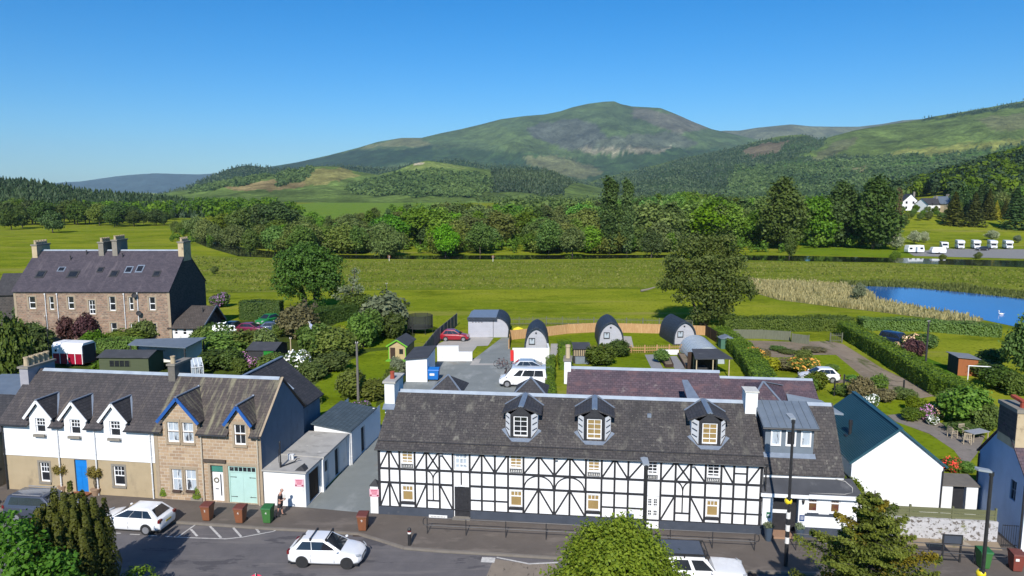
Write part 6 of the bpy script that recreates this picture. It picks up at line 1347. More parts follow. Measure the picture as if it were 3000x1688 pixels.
SOLO = [('poplar', 1533, 640, 453, 1.0, None, 'taller of two dark poplars rising above the river wood'), ('poplar', 1576, 640, 458, .75, None, 'narrower of two dark poplars rising above the river wood'),
        ('bigtree', 1965, 628, 430, 1.1, None, 'tall dark tree behind the riverside lawn, left of the bright sycamore'), ('bigtree', 2118, 622, 441, 1.1, None, 'tall dark tree behind the riverside lawn, between bright sycamore and rightmost dark tree'), ('bigtree', 2195, 628, 426, 1.15, None, 'rightmost tall dark tree beside the bare brown column tree'),
        ('round', 2055, 622, 480, 1.0, lf_bright, 'bright green sycamore between the tall dark trees'), ('round', 1745, 610, 478, .95, lf_mid, 'broad green tree rising from the middle of the wood'), ('round', 1700, 610, 476, .8, lf_bright, 'light green tree beside the broad tree in the wood'), ('round', 1800, 615, 487, 1.0, lf_mid, 'full green tree left of the tall dark tree'), ('tall', 1985, 655, 580, .8, lf_dark, 'small dark tree with pale stem on the near river bank'),
        ('poplar', 2256, 590, 478, .62, lf_brown, 'bare brown column shaped tree by the caravan park'), ('conifer', 2398, 568, 480, 1.7, lf_thuja, 'left one of two bronze green conifers above the lawn'), ('conifer', 2450, 570, 482, 1.6, lf_thuja, 'right one of two bronze green conifers above the lawn'), ('conifer', 2505, 552, 503, 1.3, lf_yellow, 'small yellow conifer on the bank'), ('conifer', 2552, 578, 468, 1.7, None, 'large dark conifer at the right of the bank'), ('tall', 2275, 575, 535, .9, lf_dark, 'small dark tree below the white gable'),
        ('round', 2210, 628, 577, 1.0, lf_may, 'leftmost pale flowering hawthorn beside the caravans'), ('round', 2255, 630, 583, 1.1, lf_may, 'pale hawthorn hanging over the white caravan'), ('round', 2300, 615, 578, 1.0, lf_may, 'pale hawthorn behind the white caravan'), ('round', 2325, 612, 580, .9, lf_may, 'rightmost hawthorn of the group by the caravans'), ('round', 2495, 606, 577, 1.3, lf_may, 'pale hawthorn behind the parked motorhomes'), ('round', 2560, 612, 590, 1.2, lf_grey, 'grey green bush at the right end of the motorhome row'),
        ('round', 2250, 660, 628, .9, lf_mid, 'rounded green bush at the river edge below the caravan'), ('willow', 2370, 655, 638, 1.2, None, 'low willow bush on the bank below the motorhomes'), ('willow', 2460, 652, 632, 1.0, None, 'small willow bush right of the low bank willow'), ('round', 2160, 757, 708, .75, lf_grey, 'grey green willow standing in the reeds by the pond'), ('round', 540, 690, 668, 1.25, lf_mid, 'lone round bush in the left field')]
for kd, xd, y0, y1, w_, mt, lab in SOLO:
    x, y, zz = onground(xd, y0)
    plant(kd, x, y, top_h(xd, y1, y) - zz, w_, mt, lab, None, zz)
# woods beyond: countless
def woodland(name, spots, per, mat, seed, label, ch=.42):
    rs = np.random.RandomState(seed); Cs = []; Ns = []; Ts = []; Sz = []
    for (x, y, z, h) in spots:
        d = unit(rs.normal(size=(per, 3))); rad = h * rs.uniform(.30, .42)
        C = np.array([x, y, z + h * .58]) + d * np.array([rad, rad, h * ch]) * rs.uniform(.55, 1.05, (per, 1)); Cs.append(C); Ns.append(d + rs.normal(size=(per, 3)) * .5 + np.array([0, 0, .3]))
        Ts.append(rs.uniform(0, 1) * .7 + rs.uniform(0, .3, per)); Sz.append(np.full(per, h * (.21 if per < 100 else .15)))
    me = card_mesh(name, np.concatenate(Cs), np.concatenate(Ns), np.concatenate(Sz), np.concatenate(Ts), mat, 1.3, rs)
    return tag(link(name, me), label, 'woodland', kind='stuff')
rw = random.Random(31)
sp = []
for _ in range(900):
    Y = 520 * (1250 / 520) ** rw.random(); xd = rw.uniform(-60, 760); x = V(xd * 1.1646, 700, Y)[0]
    if xd > 700 and Y > 620 or 440 < xd < 520 and Y < 560 and rw.random() < .5: continue
    sp.append((x, Y, 0, rw.uniform(7, 13)))
woodland('woodland', sp, 70, lf_mid, 3, 'woods stretching away behind the left meadow')
sp = []
for _ in range(1100):
    Y = 440 * (1500 / 440) ** rw.random(); xd = rw.uniform(1180, 2260); x = V(xd * 1.1646, 700, Y)[0]
    if xd < 1260 and Y < 1250: continue
    sp.append((x, Y, gh(x, Y), rw.uniform(8, 14)))
woodland('woodland', sp, 70, lf_mid, 4, 'woods stretching away behind the river wood')
sp = []
for _ in range(900):
    Y = rw.uniform(452, 900); xd = rw.uniform(2225, 2640); x = V(xd * 1.1646, 600, Y)[0]
    if 2255 < xd < 2395 and Y < 560: continue
    sp.append((x, Y, gh(x, Y), rw.uniform(10, 17)))
rw.shuffle(sp)
woodland('woodland', sp[:560], 210, lf_mid, 5, 'mixed wood climbing the hill above the caravan park'); woodland('woodland', sp[560:], 210, lf_pine, 6, 'dark conifers in the wood above the caravan park', .5)
sp = []
for _ in range(620):
    Y = rw.uniform(236, 345); xd = rw.uniform(690, 2010); x = V(xd * 1.1646, 700, Y)[0]
    sp.append((x, Y, -.4, rw.uniform(2.2, 5.0)))
for _ in range(160):
    Y = rw.uniform(255, 330); xd = rw.uniform(2000, 2240); sp.append((V(xd * 1.1646, 700, Y)[0], Y, 0, rw.uniform(2.5, 5.5)))
for _ in range(150):
    Y = rw.uniform(270, 400); xd = rw.uniform(430, 745); sp.append((V(xd * 1.1646, 700, Y)[0], Y, -.4, rw.uniform(2.0, 4.5)))
woodland('undergrowth', sp, 60, lf_mid, 8, 'bushes and undergrowth beneath the river wood')
for k in range(58):
    xd = 2248 + 350 * (k + rw.random()) / 58; yb = rw.uniform(534, 556); x, y, zz = onground(xd, yb)
    low = 2240 < xd < 2400
    kd = 'conifer' if rw.random() < .6 and not low else 'round'; mt = lf_thuja if kd == 'conifer' and rw.random() < .3 else (None if kd == 'conifer' else (lf_mid if low else rw.choice([lf_dark, lf_mid])))
    plant(kd if not low else 'round', x, y, rw.uniform(9, 17) if not low else rw.uniform(2.2, 4.6), 1.4 if kd == 'conifer' else 1.0, mt if kd == 'round' or not low else lf_mid, ('green broadleaf tree' if low else 'dark conifer' if mt is None else ('bronze green conifer' if mt is lf_thuja else ('dark broadleaf tree' if mt is lf_dark else 'green broadleaf tree'))) + ' in the belt around the hillside villas', ('green broadleaf trees' if low else 'dark conifers' if mt is None else ('bronze green conifers' if mt is lf_thuja else ('dark broadleaf trees' if mt is lf_dark else 'green broadleaf trees'))) + ' around the hillside villas', zz)
# houses on that bank
def villa(label, xd, yd, w, d, h, rise, rz, wall, roof, axis='u'):
    x, y, zz = onground(xd, yd)
    P = thing('villa', label, 'house', (x, y, zz - .3), rz); b = MB()
    b.poly([(-w, -d, 0), (w, -d, 0), (w, -d, h), (-w, -d, h)]) if axis == 'u' else b.poly([(-w, -d, 0), (w, -d, 0), (w, -d, h), (0, -d, h + rise), (-w, -d, h)])
    for s in (-w, w): b.poly([(s, -d, 0), (s, d, 0), (s, d, h)] + ([(s, 0, h + rise)] if axis == 'u' else []) + [(s, -d, h)])
    b.build('wall', wall, P); r = MB()
    if axis == 'u':
        for s in (-1, 1): r.prism([(-w - .4, s * (d + .4), h - .2), (w + .4, s * (d + .4), h - .2), (w + .4, 0, h + rise), (-w - .4, 0, h + rise)], (0, 0, .2))
    else:
        for s in (-1, 1): r.prism([(s * (w + .4), -d - .4, h - .2), (0, -d - .4, h + rise), (0, d + .4, h + rise), (s * (w + .4), d + .4, h - .2)], (0, 0, .2))
    rf = r.build('roof', roof, P); c = MB(); c.box(w * .6, w * .6 + .9, -.5, .7, h + rise * .3, h + rise + 1.3); c.build('chimney', m_sillst, rf)
    for k in (-.5, .35):
        for z in ([.9] if h < 4 else [.9, 3.6]): q = MB(); q.box(w * k - .5, w * k + .5, -d - .05, -d + .01, z, z + 1.3); q.build('window', m_glass, P)
villa('white gabled villa left of the villas among the trees', 2282, 528, 4, 5, 4.5, 4.2, R(-12), m_white, m_slate_d, 'v')
villa('grey roofed white villa on the wooded bank', 2338, 533, 6, 4, 4.2, 3.0, R(20), m_white, m_slate_d)
villa('white villa with tall front gable beside the grey roofed one', 2372, 533, 4.2, 5, 4.5, 3.6, R(25), m_tanst, m_leadd, 'v')
villa('large dark mansion high among the conifers', 2448, 497, 6, 5, 6, 3.5, R(10), m_bluegrey, m_slate_d)
villa('pale villa glimpsed behind the tall mansion conifers', 2408, 490, 4, 3, 4.5, 2.5, R(-10), m_tanst, m_slate_d)

# ------------------------------------------------------------------ the two big field trees and a thin pine
def custom_tree(name, label, x, y, blobs, mat, seed, leaf, dens, per, cr, trunk, inner=.45, droop=0.0, flat=.7):
    t = thing(name, label, 'tree', (x, y, 0)); link('crown', crown('crown', blobs, mat, seed, leaf, dens, per, cr, inner, droop, flat), t)
    b = MB(); trunk(b); b.build('trunk', m_bark, t, uv=False, smooth=True); return t
lf_ivy = leafmat('leaf_ivy_tree', (.020, .048, .006), (.060, .115, .012), .2, .05); lf_alder = leafmat('leaf_field_tree', (.034, .050, .010), (.082, .098, .022), .2, .05)
def tk(b):
    b.path([(.9, 0, -.2), (1.0, 0, 2.5), (1.6, .1, 5), (2.6, 0, 8)], .62, .25); b.path([(-1.1, .3, -.2), (-.9, .2, 2.5), (-1.8, 0, 5), (-2.2, 0, 8)], .5, .2); b.path([(1.2, 0, 4), (4, .5, 6.5)], .3, .1); b.path([(-1.2, 0, 4), (-3.8, -.5, 6)], .3, .1); b.path([(0.9, 0, 3), (0, .5, 9)], .3, .1)
custom_tree('ivy_clad_tree', 'large twin stemmed tree with drooping green crown behind the garden hedge', -33.6, 119.0,
    [(-.5, 0, 9.6, 3.4, 3.2, 2.2), (2.6, 0, 8.8, 2.6, 2.6, 2.2), (-3.4, .4, 8.2, 2.2, 2.4, 2.2), (3.6, -.6, 6.4, 2.0, 2.0, 2.6), (-3.9, -.4, 5.6, 1.9, 2, 2.4), (-1.6, -1.8, 6.6, 1.9, 1.7, 2.4), (1.3, -1.6, 6.2, 2.0, 1.7, 2.4), (0, 1.5, 7.5, 3, 2, 2.8), (4.3, .3, 4.9, 1.1, 1.2, 1.7), (-2.9, -1.0, 4.2, 1.0, .9, 1.4), (1.6, -.6, 3.0, .55, .5, 1.6), (-1.3, -.3, 2.6, .5, .5, 1.5)], lf_ivy, 201, .42, 1.35, 16, .80, tk, droop=.4)
def tk(b):
    b.path([(0, 0, -.2), (.2, 0, 3), (-.5, 0, 7), (-1.0, 0, 12)], .42, .12); b.path([(.4, .3, -.2), (1.4, .2, 4), (2.2, 0, 9), (2.4, 0, 12.5)], .34, .10); b.path([(-.3, -.2, .2), (-1.8, 0, 4), (-4.0, 0, 7.5)], .28, .08); b.path([(.8, 0, 2.5), (3.5, .4, 5), (6, .3, 6.2)], .26, .07); b.path([(0, 0, 5), (-3, -.6, 8), (-4.5, -1, 9)], .2, .06)
custom_tree('field_tree', 'large dark olive tree with ragged crown at the edge of the field', 28.7, 107.0,
    [(-1.5, 0, 12.2, 2.6, 2.4, 1.6), (2.4, 0, 12.4, 2.4, 2.2, 1.5), (-3.6, 0, 9.6, 2.4, 2.4, 1.7), (.4, -.8, 10.0, 2.6, 2.2, 1.8), (3.8, 0, 9.8, 2.0, 2.2, 1.8), (-4.6, -.4, 7.0, 2.0, 2, 1.3), (-1.6, -1.5, 7.4, 2.4, 2, 1.6), (1.8, -1.2, 7.2, 2.2, 2, 1.7), (5.6, 0, 6.2, 1.9, 1.9, 1.4), (-2.6, -.8, 4.8, 1.9, 1.7, 1.4), (.6, -1, 4.6, 2.0, 1.7, 1.5), (3.6, -.6, 4.6, 1.9, 1.7, 1.3), (1.5, -.6, 2.4, 2.0, 1.6, 1.3), (-.6, -.4, 1.8, 1.4, 1.3, 1.1), (-6.0, 0, 6.2, .9, .9, .7), (6.8, -.2, 5.0, .9, .9, .6), (3.4, 0, 2.6, 1.0, 1, 1.0)], lf_alder, 202, .40, 1.8, 14, .80, tk, .35)
def tk(b):
    b.path([(0, 0, -.2), (.2, 0, 3), (.7, 0, 5.2), (.9, 0, 7.4)], .2, .05)
custom_tree('sparse_pine', 'thin ragged grey green tree to the right of the large twin stemmed tree', -26.6, 117.5, [(.9, 0, 6.9, .6, .6, .7), (.7, 0, 5.6, .9, .8, .6), (-1.0, 0, 4.2, 1.2, 1.0, .5), (1.3, 0, 4.3, 1.0, 1, .6), (.1, 0, 3.2, 1.6, 1.2, .6), (-1.8, 0, 2.9, .9, .8, .4), (1.6, 0, 2.6, .9, .8, .5)], lf_grey, 203, .32, 1.7, 13, .55, tk, .3)

# ------------------------------------------------------------------ shrubs
BUSH = []
for s in range(4):
    rs = np.random.RandomState(300 + s); r2 = random.Random(s)
    bl = [(r2.uniform(-.2, .2), r2.uniform(-.2, .2), r2.uniform(.35, .68), .30, .30, .30) for _ in range(6)] + [(0, 0, .42, .42, .42, .40)]
    C, N, T = clump_cloud(bl, 60, 9, .085, rs, .8, .6); C[:, 2] = np.maximum(C[:, 2], .01); BUSH.append((card_mesh('foliage', C, N, .085, T, lf_mid, 1.1, rs), bl))
BLOOM = []
for s in range(2):
    rs = np.random.RandomState(330 + s); C, N, T = clump_cloud(BUSH[s][1], 26, 9, .05, rs, .9, .98); BLOOM.append(card_mesh('blossom', C, N, .06, T, fl_white, 1.4, rs))
stems = MB()
for k in range(5): a = k * 1.26; stems.path([(0, 0, -.03), (.12 * math.cos(a), .12 * math.sin(a), .3), (.26 * math.cos(a), .26 * math.sin(a), .62)], .022, .008, 5)
_o = stems.build('stems', m_bark, uv=False); STEM = _o.data; bpy.data.objects.remove(_o)
BK = {'g': (lf_mid, None, 'mid green'), 'd': (lf_dark, None, 'dark green'), 'o': (lf_olive, None, 'olive green'), 'b': (lf_bright, None, 'bright green'), 'y': (lf_yellow, None, 'yellow green'), 'c': (lf_copper, None, 'copper purple'), 'n': (lf_brown, None, 'brownish'), 's': (lf_grey, None, 'grey green'), 'W': (lf_dark, fl_white, 'white flowered'), 'P': (lf_dark, fl_pink, 'pink flowered'), 'U': (lf_dark, fl_purple, 'purple flowered'), 'O': (lf_olive, fl_orange, 'orange flowered'), 'R': (lf_mid, fl_red, 'red flowered'), 'E': (lf_dark, fl_peach, 'peach flowered')}
rb = random.Random(8)
def bush(kind, xd, yd, wd, hd, where, z=0.0, name='shrub', bloom=1.0):
    x, y, _ = GD(xd, yd, z); dep = y * CP + (CAMH - z) * SP; w = wd * 1.1646 / FPX * dep; h = hd * 1.1646 / FPX * dep / .97
    y += w * .35; mt, fl, cn = BK[kind]
    t = thing(name, f'{cn} {"bush" if h < 1.6 else "shrub"} {where}', 'shrub', (x, y, z), rb.uniform(0, 6.28)); t.scale = (w * 1.05, w * 1.05, h); s = rb.randrange(4)
    if fl: s = s % 2
    c = link('foliage', BUSH[s][0], t); over(c, mt); link('stems', STEM, t)
    if fl: f = link('blossom', BLOOM[s], t); over(f, fl); f.scale = (bloom,) * 3
    return t
for a in [('d', 20, 965, 90, 175, 'in the shade at the left edge behind the chimney'), ('d', 70, 905, 90, 90, 'behind the tall chimney stack'), ('g', 62, 880, 80, 62, 'at the left edge below the tenement'), ('d', 118, 850, 110, 95, 'in front of the tenement left end'), ('d', 75, 838, 90, 95, 'against the tenement left corner'), ('o', 190, 842, 130, 98, 'in front of the tenement middle windows'), ('c', 165, 862, 60, 72, 'below the olive shrub by the tenement'), ('c', 205, 868, 60, 78, 'right of the other copper shrub below the tenement'), ('y', 222, 850, 36, 52, 'beside the copper shrubs'), ('d', 300, 848, 90, 68, 'in front of the tenement right door'), ('g', 355, 862, 70, 62, 'by the tenement right end'), ('g', 290, 880, 120, 42, 'between the red trailer and the tenement'), ('g', 225, 893, 60, 60, 'right of the red and white trailer'), ('o', 320, 935, 90, 32, 'under the window of the olive shed'), ('g', 260, 938, 80, 30, 'in front of the trailer'),
          ('g', 552, 905, 120, 64, 'left of the green shed'), ('o', 610, 895, 110, 62, 'beside the green shed roof'), ('d', 520, 860, 55, 48, 'at the corner of the annexe cottage'), ('W', 555, 868, 60, 52, 'by the car park hedge'), ('g', 500, 892, 60, 70, 'behind the small greenhouse'), ('o', 660, 900, 70, 70, 'left wall of the green shed'), ('P', 598, 922, 42, 36, 'behind the cottage roof ridge'), ('P', 628, 926, 30, 26, 'right of the larger pink bush'), ('d', 540, 935, 110, 50, 'just behind the cottage roof'), ('d', 575, 938, 60, 60, 'beneath the pink bush'), ('g', 600, 945, 40, 42, 'between cottage roof and rear wing'), ('o', 680, 935, 70, 45, 'in front of the green shed'), ('n', 735, 858, 95, 92, 'beside the parked green car'), ('g', 700, 850, 50, 34, 'in front of the dark blue car'), ('g', 690, 805, 40, 40, 'beside the green car on the field side'), ('d', 770, 862, 60, 45, 'left of the flag pole'),
          ('W', 742, 938, 66, 52, 'against the cottage rear wing'), ('W', 765, 915, 30, 34, 'upper part of the white bank'), ('g', 790, 905, 90, 85, 'right of the white flowering bush'), ('o', 835, 905, 110, 80, 'at the top of the lower lawn'), ('y', 800, 870, 70, 50, 'yellowish by the upper lawn'), ('y', 850, 865, 60, 42, 'yellowish in the border of the upper lawn'), ('g', 870, 900, 70, 50, 'casting shade on the lawn'), ('g', 782, 962, 70, 48, 'at the lower end of the shady border'), ('d', 830, 940, 80, 50, 'in the shady border by the lawn'), ('b', 908, 880, 72, 92, 'around the telegraph pole top'), ('s', 955, 850, 125, 112, 'tall beside the trampoline'), ('g', 925, 865, 70, 85, 'between the telegraph pole and the tall grey shrub'), ('d', 985, 855, 60, 70, 'right flank of the tall grey shrub'), ('d', 900, 800, 90, 60, 'beneath the thin pine'), ('o', 882, 1012, 84, 82, 'on the lower lawn beside the telegraph pole'), ('o', 935, 1012, 70, 56, 'right of the telegraph pole on the lawn'), ('g', 980, 985, 40, 60, 'by the white yard store'), ('s', 1000, 950, 40, 50, 'climbing the fence by the yard store'), ('b', 1018, 822, 22, 40, 'beside the trampoline on the field edge'), ('U', 905, 1034, 44, 22, 'behind the lean-to roof'), ('U', 545, 775, 50, 36, 'behind the annexe cottage roof'),
          ('d', 1513, 925, 72, 56, 'left of two in front of the middle pod'), ('d', 1562, 902, 62, 46, 'right of two in front of the middle pod'), ('g', 1665, 910, 40, 30, 'crop row in the raised bed', .3), ('O', 1905, 910, 58, 34, 'large at the allotment edge'), ('O', 2035, 945, 74, 42, 'by the white car'), ('y', 1945, 935, 60, 34, 'below the orange azalea'), ('n', 1990, 935, 70, 28, 'left of the white car'), ('y', 1905, 940, 40, 30, 'at the foot of the sloping hedge'), ('g', 2062, 985, 60, 50, 'in front of the white car'), ('g', 2040, 990, 50, 40, 'at the end of the purple roof'), ('g', 2025, 905, 42, 24, 'on the allotment edge'), ('n', 1930, 905, 26, 24, 'dark beside the orange azalea'),
          ('n', 2180, 1015, 62, 66, 'tall behind the bungalow'), ('b', 2215, 985, 44, 42, 'beside the tall brown shrub'), ('n', 2230, 1015, 60, 34, 'in front of the bright bush'), ('g', 2125, 1000, 50, 28, 'left of the tall brown shrub'), ('W', 2195, 1030, 40, 36, 'behind the bungalow ridge'), ('g', 2450, 1078, 120, 102, 'large and rounded beside the patio'), ('o', 2400, 1040, 60, 60, 'left flank of the large rounded shrub'), ('g', 2490, 1090, 70, 70, 'behind the blue gable'), ('P', 2335, 1060, 40, 38, 'beside the patio'), ('E', 2362, 1058, 40, 34, 'right of the pink bush by the patio'), ('W', 2350, 1072, 26, 24, 'in front of the peach bush'), ('g', 2300, 1062, 50, 34, 'left of the pink bush by the patio'), ('g', 2310, 1040, 44, 40, 'dark at the end of the earth track'), ('g', 2450, 1100, 90, 24, 'low behind the garden table'),
          ('g', 1960, 885, 40, 12, 'low among the allotment rows'), ('o', 1990, 893, 50, 10, 'low vegetable row on the allotment'), ('n', 2060, 888, 60, 10, 'brown row at the far side of the allotment'), ('g', 2100, 935, 34, 16, 'small on the lawn edge beside the earth track'), ('b', 2150, 965, 30, 20, 'bright at the corner of the track and lawn'), ('o', 2280, 1010, 60, 30, 'at the far end of the front lawn'), ('E', 2300, 878, 56, 36, 'right of the blue car'), ('c', 2305, 900, 52, 46, 'beside the telegraph pole in the right garden'), ('E', 2255, 880, 26, 18, 'in front of the blue car'), ('g', 2340, 880, 60, 40, 'behind the right telegraph pole'), ('d', 2510, 930, 70, 50, 'behind the orange shed'), ('d', 2535, 985, 90, 62, 'dark at the right edge below the tree'), ('d', 2490, 952, 90, 40, 'dark behind the goal frame'), ('g', 2565, 1000, 60, 60, 'behind the stone chimney'), ('R', 2405, 1192, 50, 36, 'in the border behind the garden wall'), ('R', 2375, 1180, 28, 24, 'small in the border by the bungalow'), ('g', 2440, 1195, 50, 30, 'beside the red flowers')]:
    bush(*a)
bush('y', 2222, 1300, 60, 36, 'in front of the bungalow wall above the board fence', 0); bush('g', 2262, 1306, 42, 24, 'low at the foot of the bungalow wall', 0); bush('g', 2300, 1306, 40, 16, 'small at the foot of the bungalow wall', 0)
bush('g', 2150, 1290, 60, 90, 'thin between porch and bungalow')
# hedges
def hedge(label, pts, w, h, mat, leaf=.16, dens=75, top=None, name='hedge', seed=1):
    P = thing(name, label, 'hedge', (pts[0][0], pts[0][1], 0)); o = Vector((pts[0][0], pts[0][1], 0)); rs = np.random.RandomState(seed); Cs, Ns = [], []; core = MB()
    for a, b in zip(pts[:-1], pts[1:]):
        A, B = Vector((*a, 0)) - o, Vector((*b, 0)) - o; d = B - A; L = d.length; d.normalize(); nn = Vector((-d.y, d.x, 0))
        core.beam(A + Vector((0, 0, h / 2 - .1)), B + Vector((0, 0, h / 2 - .1)), w * .86, h - .22)
        for face in ('l', 'r', 't', 'e0', 'e1'):
            ar = L * (w if face == 't' else h) if face in 'lrt' else w * h; n = int(ar * dens); s = rs.uniform(0, 1, n); q = rs.uniform(0, 1, n); wob = .10 * np.sin(s * L * 1.1 + seed) + rs.normal(size=n) * .06
            if face == 't': c = np.outer(s * L, d) + np.outer((q - .5) * w, nn) + np.outer(h + wob, (0, 0, 1)); nr = np.tile((0, 0, 1.), (n, 1))
            elif face in 'lr': sg = 1 if face == 'l' else -1; c = np.outer(s * L, d) + np.outer(sg * (w / 2 + wob * .8), nn) + np.outer(q * h, (0, 0, 1)); nr = np.tile(np.array(nn) * sg, (n, 1)) + np.array([0, 0, .25])
            else: sg = 0 if face == 'e0' else 1; c = np.outer(np.full(n, sg * L) + (sg * 2 - 1) * rs.uniform(0, .1, n), d) + np.outer((s - .5) * w, nn) + np.outer(q * h, (0, 0, 1)); nr = np.tile(np.array(d) * (sg * 2 - 1), (n, 1))
            Cs.append(np.array(A) + c); Ns.append(nr + rs.normal(size=(n, 3)) * .32)
    C = np.concatenate(Cs); patch = np.array([mnoise.noise(Vector(p) * .6) for p in C]) * .5 + .5
    link('leaves', card_mesh('leaves', C, np.concatenate(Ns), leaf, patch * .6 + rs.uniform(0, .4, len(C)), mat, 1.1, rs), P); core.build('stems', mat, P, uv=False); return P
hedge('long clipped green hedge beside the earth track', [G(*g5(1075, 235))[:2], G(*g5(1400, 430))[:2], G(*g5(1860, 720))[:2], G(*g5(2330, 790))[:2]][:3] + [(43.2, 66.2)], 2.2, 1.9, lf_hedge, .2, 60, seed=1)
hedge('bright green hedge sloping down beside the polytunnel', [(28.6, 98.5), (28.4, 88), (27.0, 78), (25.6, 71.5)], 2.4, 1.5, lf_hedge, .2, 60, seed=2)
hedge('tall clipped hedge block behind the inn chimney', [(6.05, 79.8), (6.15, 83.6)], 1.5, 2.7, lf_hedge, .14, 110, seed=3)
hedge('narrow bright hedge climbing beside the parked van', [(3.7, 66.0), (3.9, 73), (4.6, 83)], .95, 1.0, lf_hedge, .15, 110, seed=4)
hedge('tall clipped dark hedge behind the green car', [(-42.6, 112.5), (-36.3, 112.5)], 2.2, 3.0, lf_hedged, .2, 70, seed=5)
hedge('dark hedge curving under the large twin stemmed tree', [(-31.5, 103), (-29.5, 108), (-25.5, 114)], 3.2, 2.3, lf_hedged, .2, 60, seed=6)
hedge('rough green hedgerow along the top of the allotment', [(30.5, 103.5), (38, 103.5), (45, 104), (49.5, 104.5)], 3.0, 1.9, lf_mid, .22, 55, seed=7)
hedge('dark hedgerow behind the blue car', [(51, 104.5), (60, 103.5), (68, 99)], 2.6, 1.6, lf_mid, .22, 50, seed=8)
hedge('green hedge between the trailer and the tenement', [(-53, 86.5), (-46, 88)], 2.0, 2.0, lf_mid, .2, 60, seed=9)
hedge('green hedge beside the cottage garden lawn', [(-21.5, 70), (-18.8, 66)], 1.8, 1.5, lf_mid, .18, 70, seed=10)
t = plant('round', *GD(2580, 965)[:2], 8.2, .62, lf_mid, 'green leafy tree at the right edge beyond the goal frame', None, 0)

# ------------------------------------------------------------------ foreground plants
t = thing('round_tree', 'bright green bushy rounded tree in the foreground in front of the inn', 'tree', (4.05, 26.3, -.14))
t.scale = (1.14, 1.14, 1.05)
link('crown', crown('crown', [(0, 0, 5.2, 1.75, 1.75, 1.85), (-.9, -.3, 4.4, 1.45, 1.4, 1.4), (1.0, -.2, 4.5, 1.35, 1.4, 1.4), (.1, -.6, 6.1, 1.05, 1.1, .95), (-1.3, 0, 3.2, 1.3, 1.3, 1.3), (1.4, 0, 3.3, 1.2, 1.3, 1.3), (0, -.6, 3.4, 1.7, 1.4, 1.5), (.55, .1, 6.5, .6, .6, .55), (-.5, .1, 6.4, .7, .7, .6), (1.75, -.2, 4.9, .5, .5, .45), (-1.8, -.2, 4.9, .5, .5, .45), (-1.2, .1, 5.9, .45, .45, .4), (1.2, 0, 5.8, .5, .5, .45), (2.3, -.2, 3.6, .5, .5, .5), (-2.2, -.2, 3.7, .5, .5, .5), (.1, 0, 7.1, .28, .28, .4)], leafmat('leaf_round_tree', (.060, .095, .006), (.160, .205, .018), .35, .03), 400, .125, 12, 30, .34, .60, 0, .9), t)
b = MB(); b.path([(0, 0, 0), (.05, 0, 2), (0, 0, 4.8)], .14, .06); [b.path([(0, 0, 2.2 + .3 * k), (.9 * math.cos(k * 2.1), .9 * math.sin(k * 2.1), 4.2 + .2 * k)], .06, .02, 5) for k in range(6)]; b.build('trunk', m_bark, t, uv=False)
def frond_tree(name, label, x, y, H, rad, n_br, mats, seed, z=-.14, base=.12, dense=1.0, up=.28, ln=.22):
    """a golden cypress: feathery sprays along many ascending boughs"""
    rs = np.random.RandomState(seed); t = thing(name, label, 'tree', (x, y, z)); bm_ = MB(); sets = [[[], [], []] for _ in mats]
    bm_.path([(0, 0, 0), (.05, 0, H * .5), (0, 0, H * .97)], rad * .055, .02, 7)
    for i in range(n_br):
        f = base + (1 - base) * ((i + rs.rand()) / n_br); az = i * 2.399 + rs.normal() * .3; L = rad * (1.03 - f) ** .75 * rs.uniform(.45, 1.22); st_ = np.array([0, 0, H * f * .95]); dr = np.array([math.cos(az), math.sin(az), up + rs.normal() * .08]); dr /= np.linalg.norm(dr)
        en = st_ + dr * L; bm_.tube(st_, en, .03, .006, 4, caps=False); k = int((26 + 95 * L) * dense); s = rs.uniform(.12, 1.05, k); side = np.cross(dr, [0, 0, 1]); side /= np.linalg.norm(side)
        spread = (1.08 - s) * L * .34 + .05; q = rs.normal(size=k); C = st_ + np.outer(s * L, dr) + np.outer(q * spread, side) + np.outer(rs.normal(size=k) * .05 - np.abs(q) * spread * .35 - .04, (0, 0, 1))
        N = np.array([0, 0, 1.0]) * .8 + rs.normal(size=(k, 3)) * .55 + dr * .2; m = rs.randint(len(mats)) if rs.rand() < .35 else 0
        sets[m][0].append(C); sets[m][1].append(N); sets[m][2].append(np.clip(s * .6 + rs.uniform(0, .4, k) - .1, 0, 1))
    bm_.build('trunk', m_bark, t, uv=False)
    for (C, N, T), mt in zip(sets, mats):
        if C: link('foliage', card_mesh('foliage', np.concatenate(C), np.concatenate(N), ln, np.concatenate(T), mt, .8, rs), t)
    return t
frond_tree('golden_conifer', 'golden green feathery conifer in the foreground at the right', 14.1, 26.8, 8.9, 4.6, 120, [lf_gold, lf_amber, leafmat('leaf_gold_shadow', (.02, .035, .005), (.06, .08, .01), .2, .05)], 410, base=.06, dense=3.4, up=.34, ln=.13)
th = thing('thuja_tree', 'dark columnar conifer hedge tree with bronze tips in the left foreground', 'tree', (-21.1, 32.6, -.14))
rs = np.random.RandomState(420); Cs = []; Ns = []; Ts = []
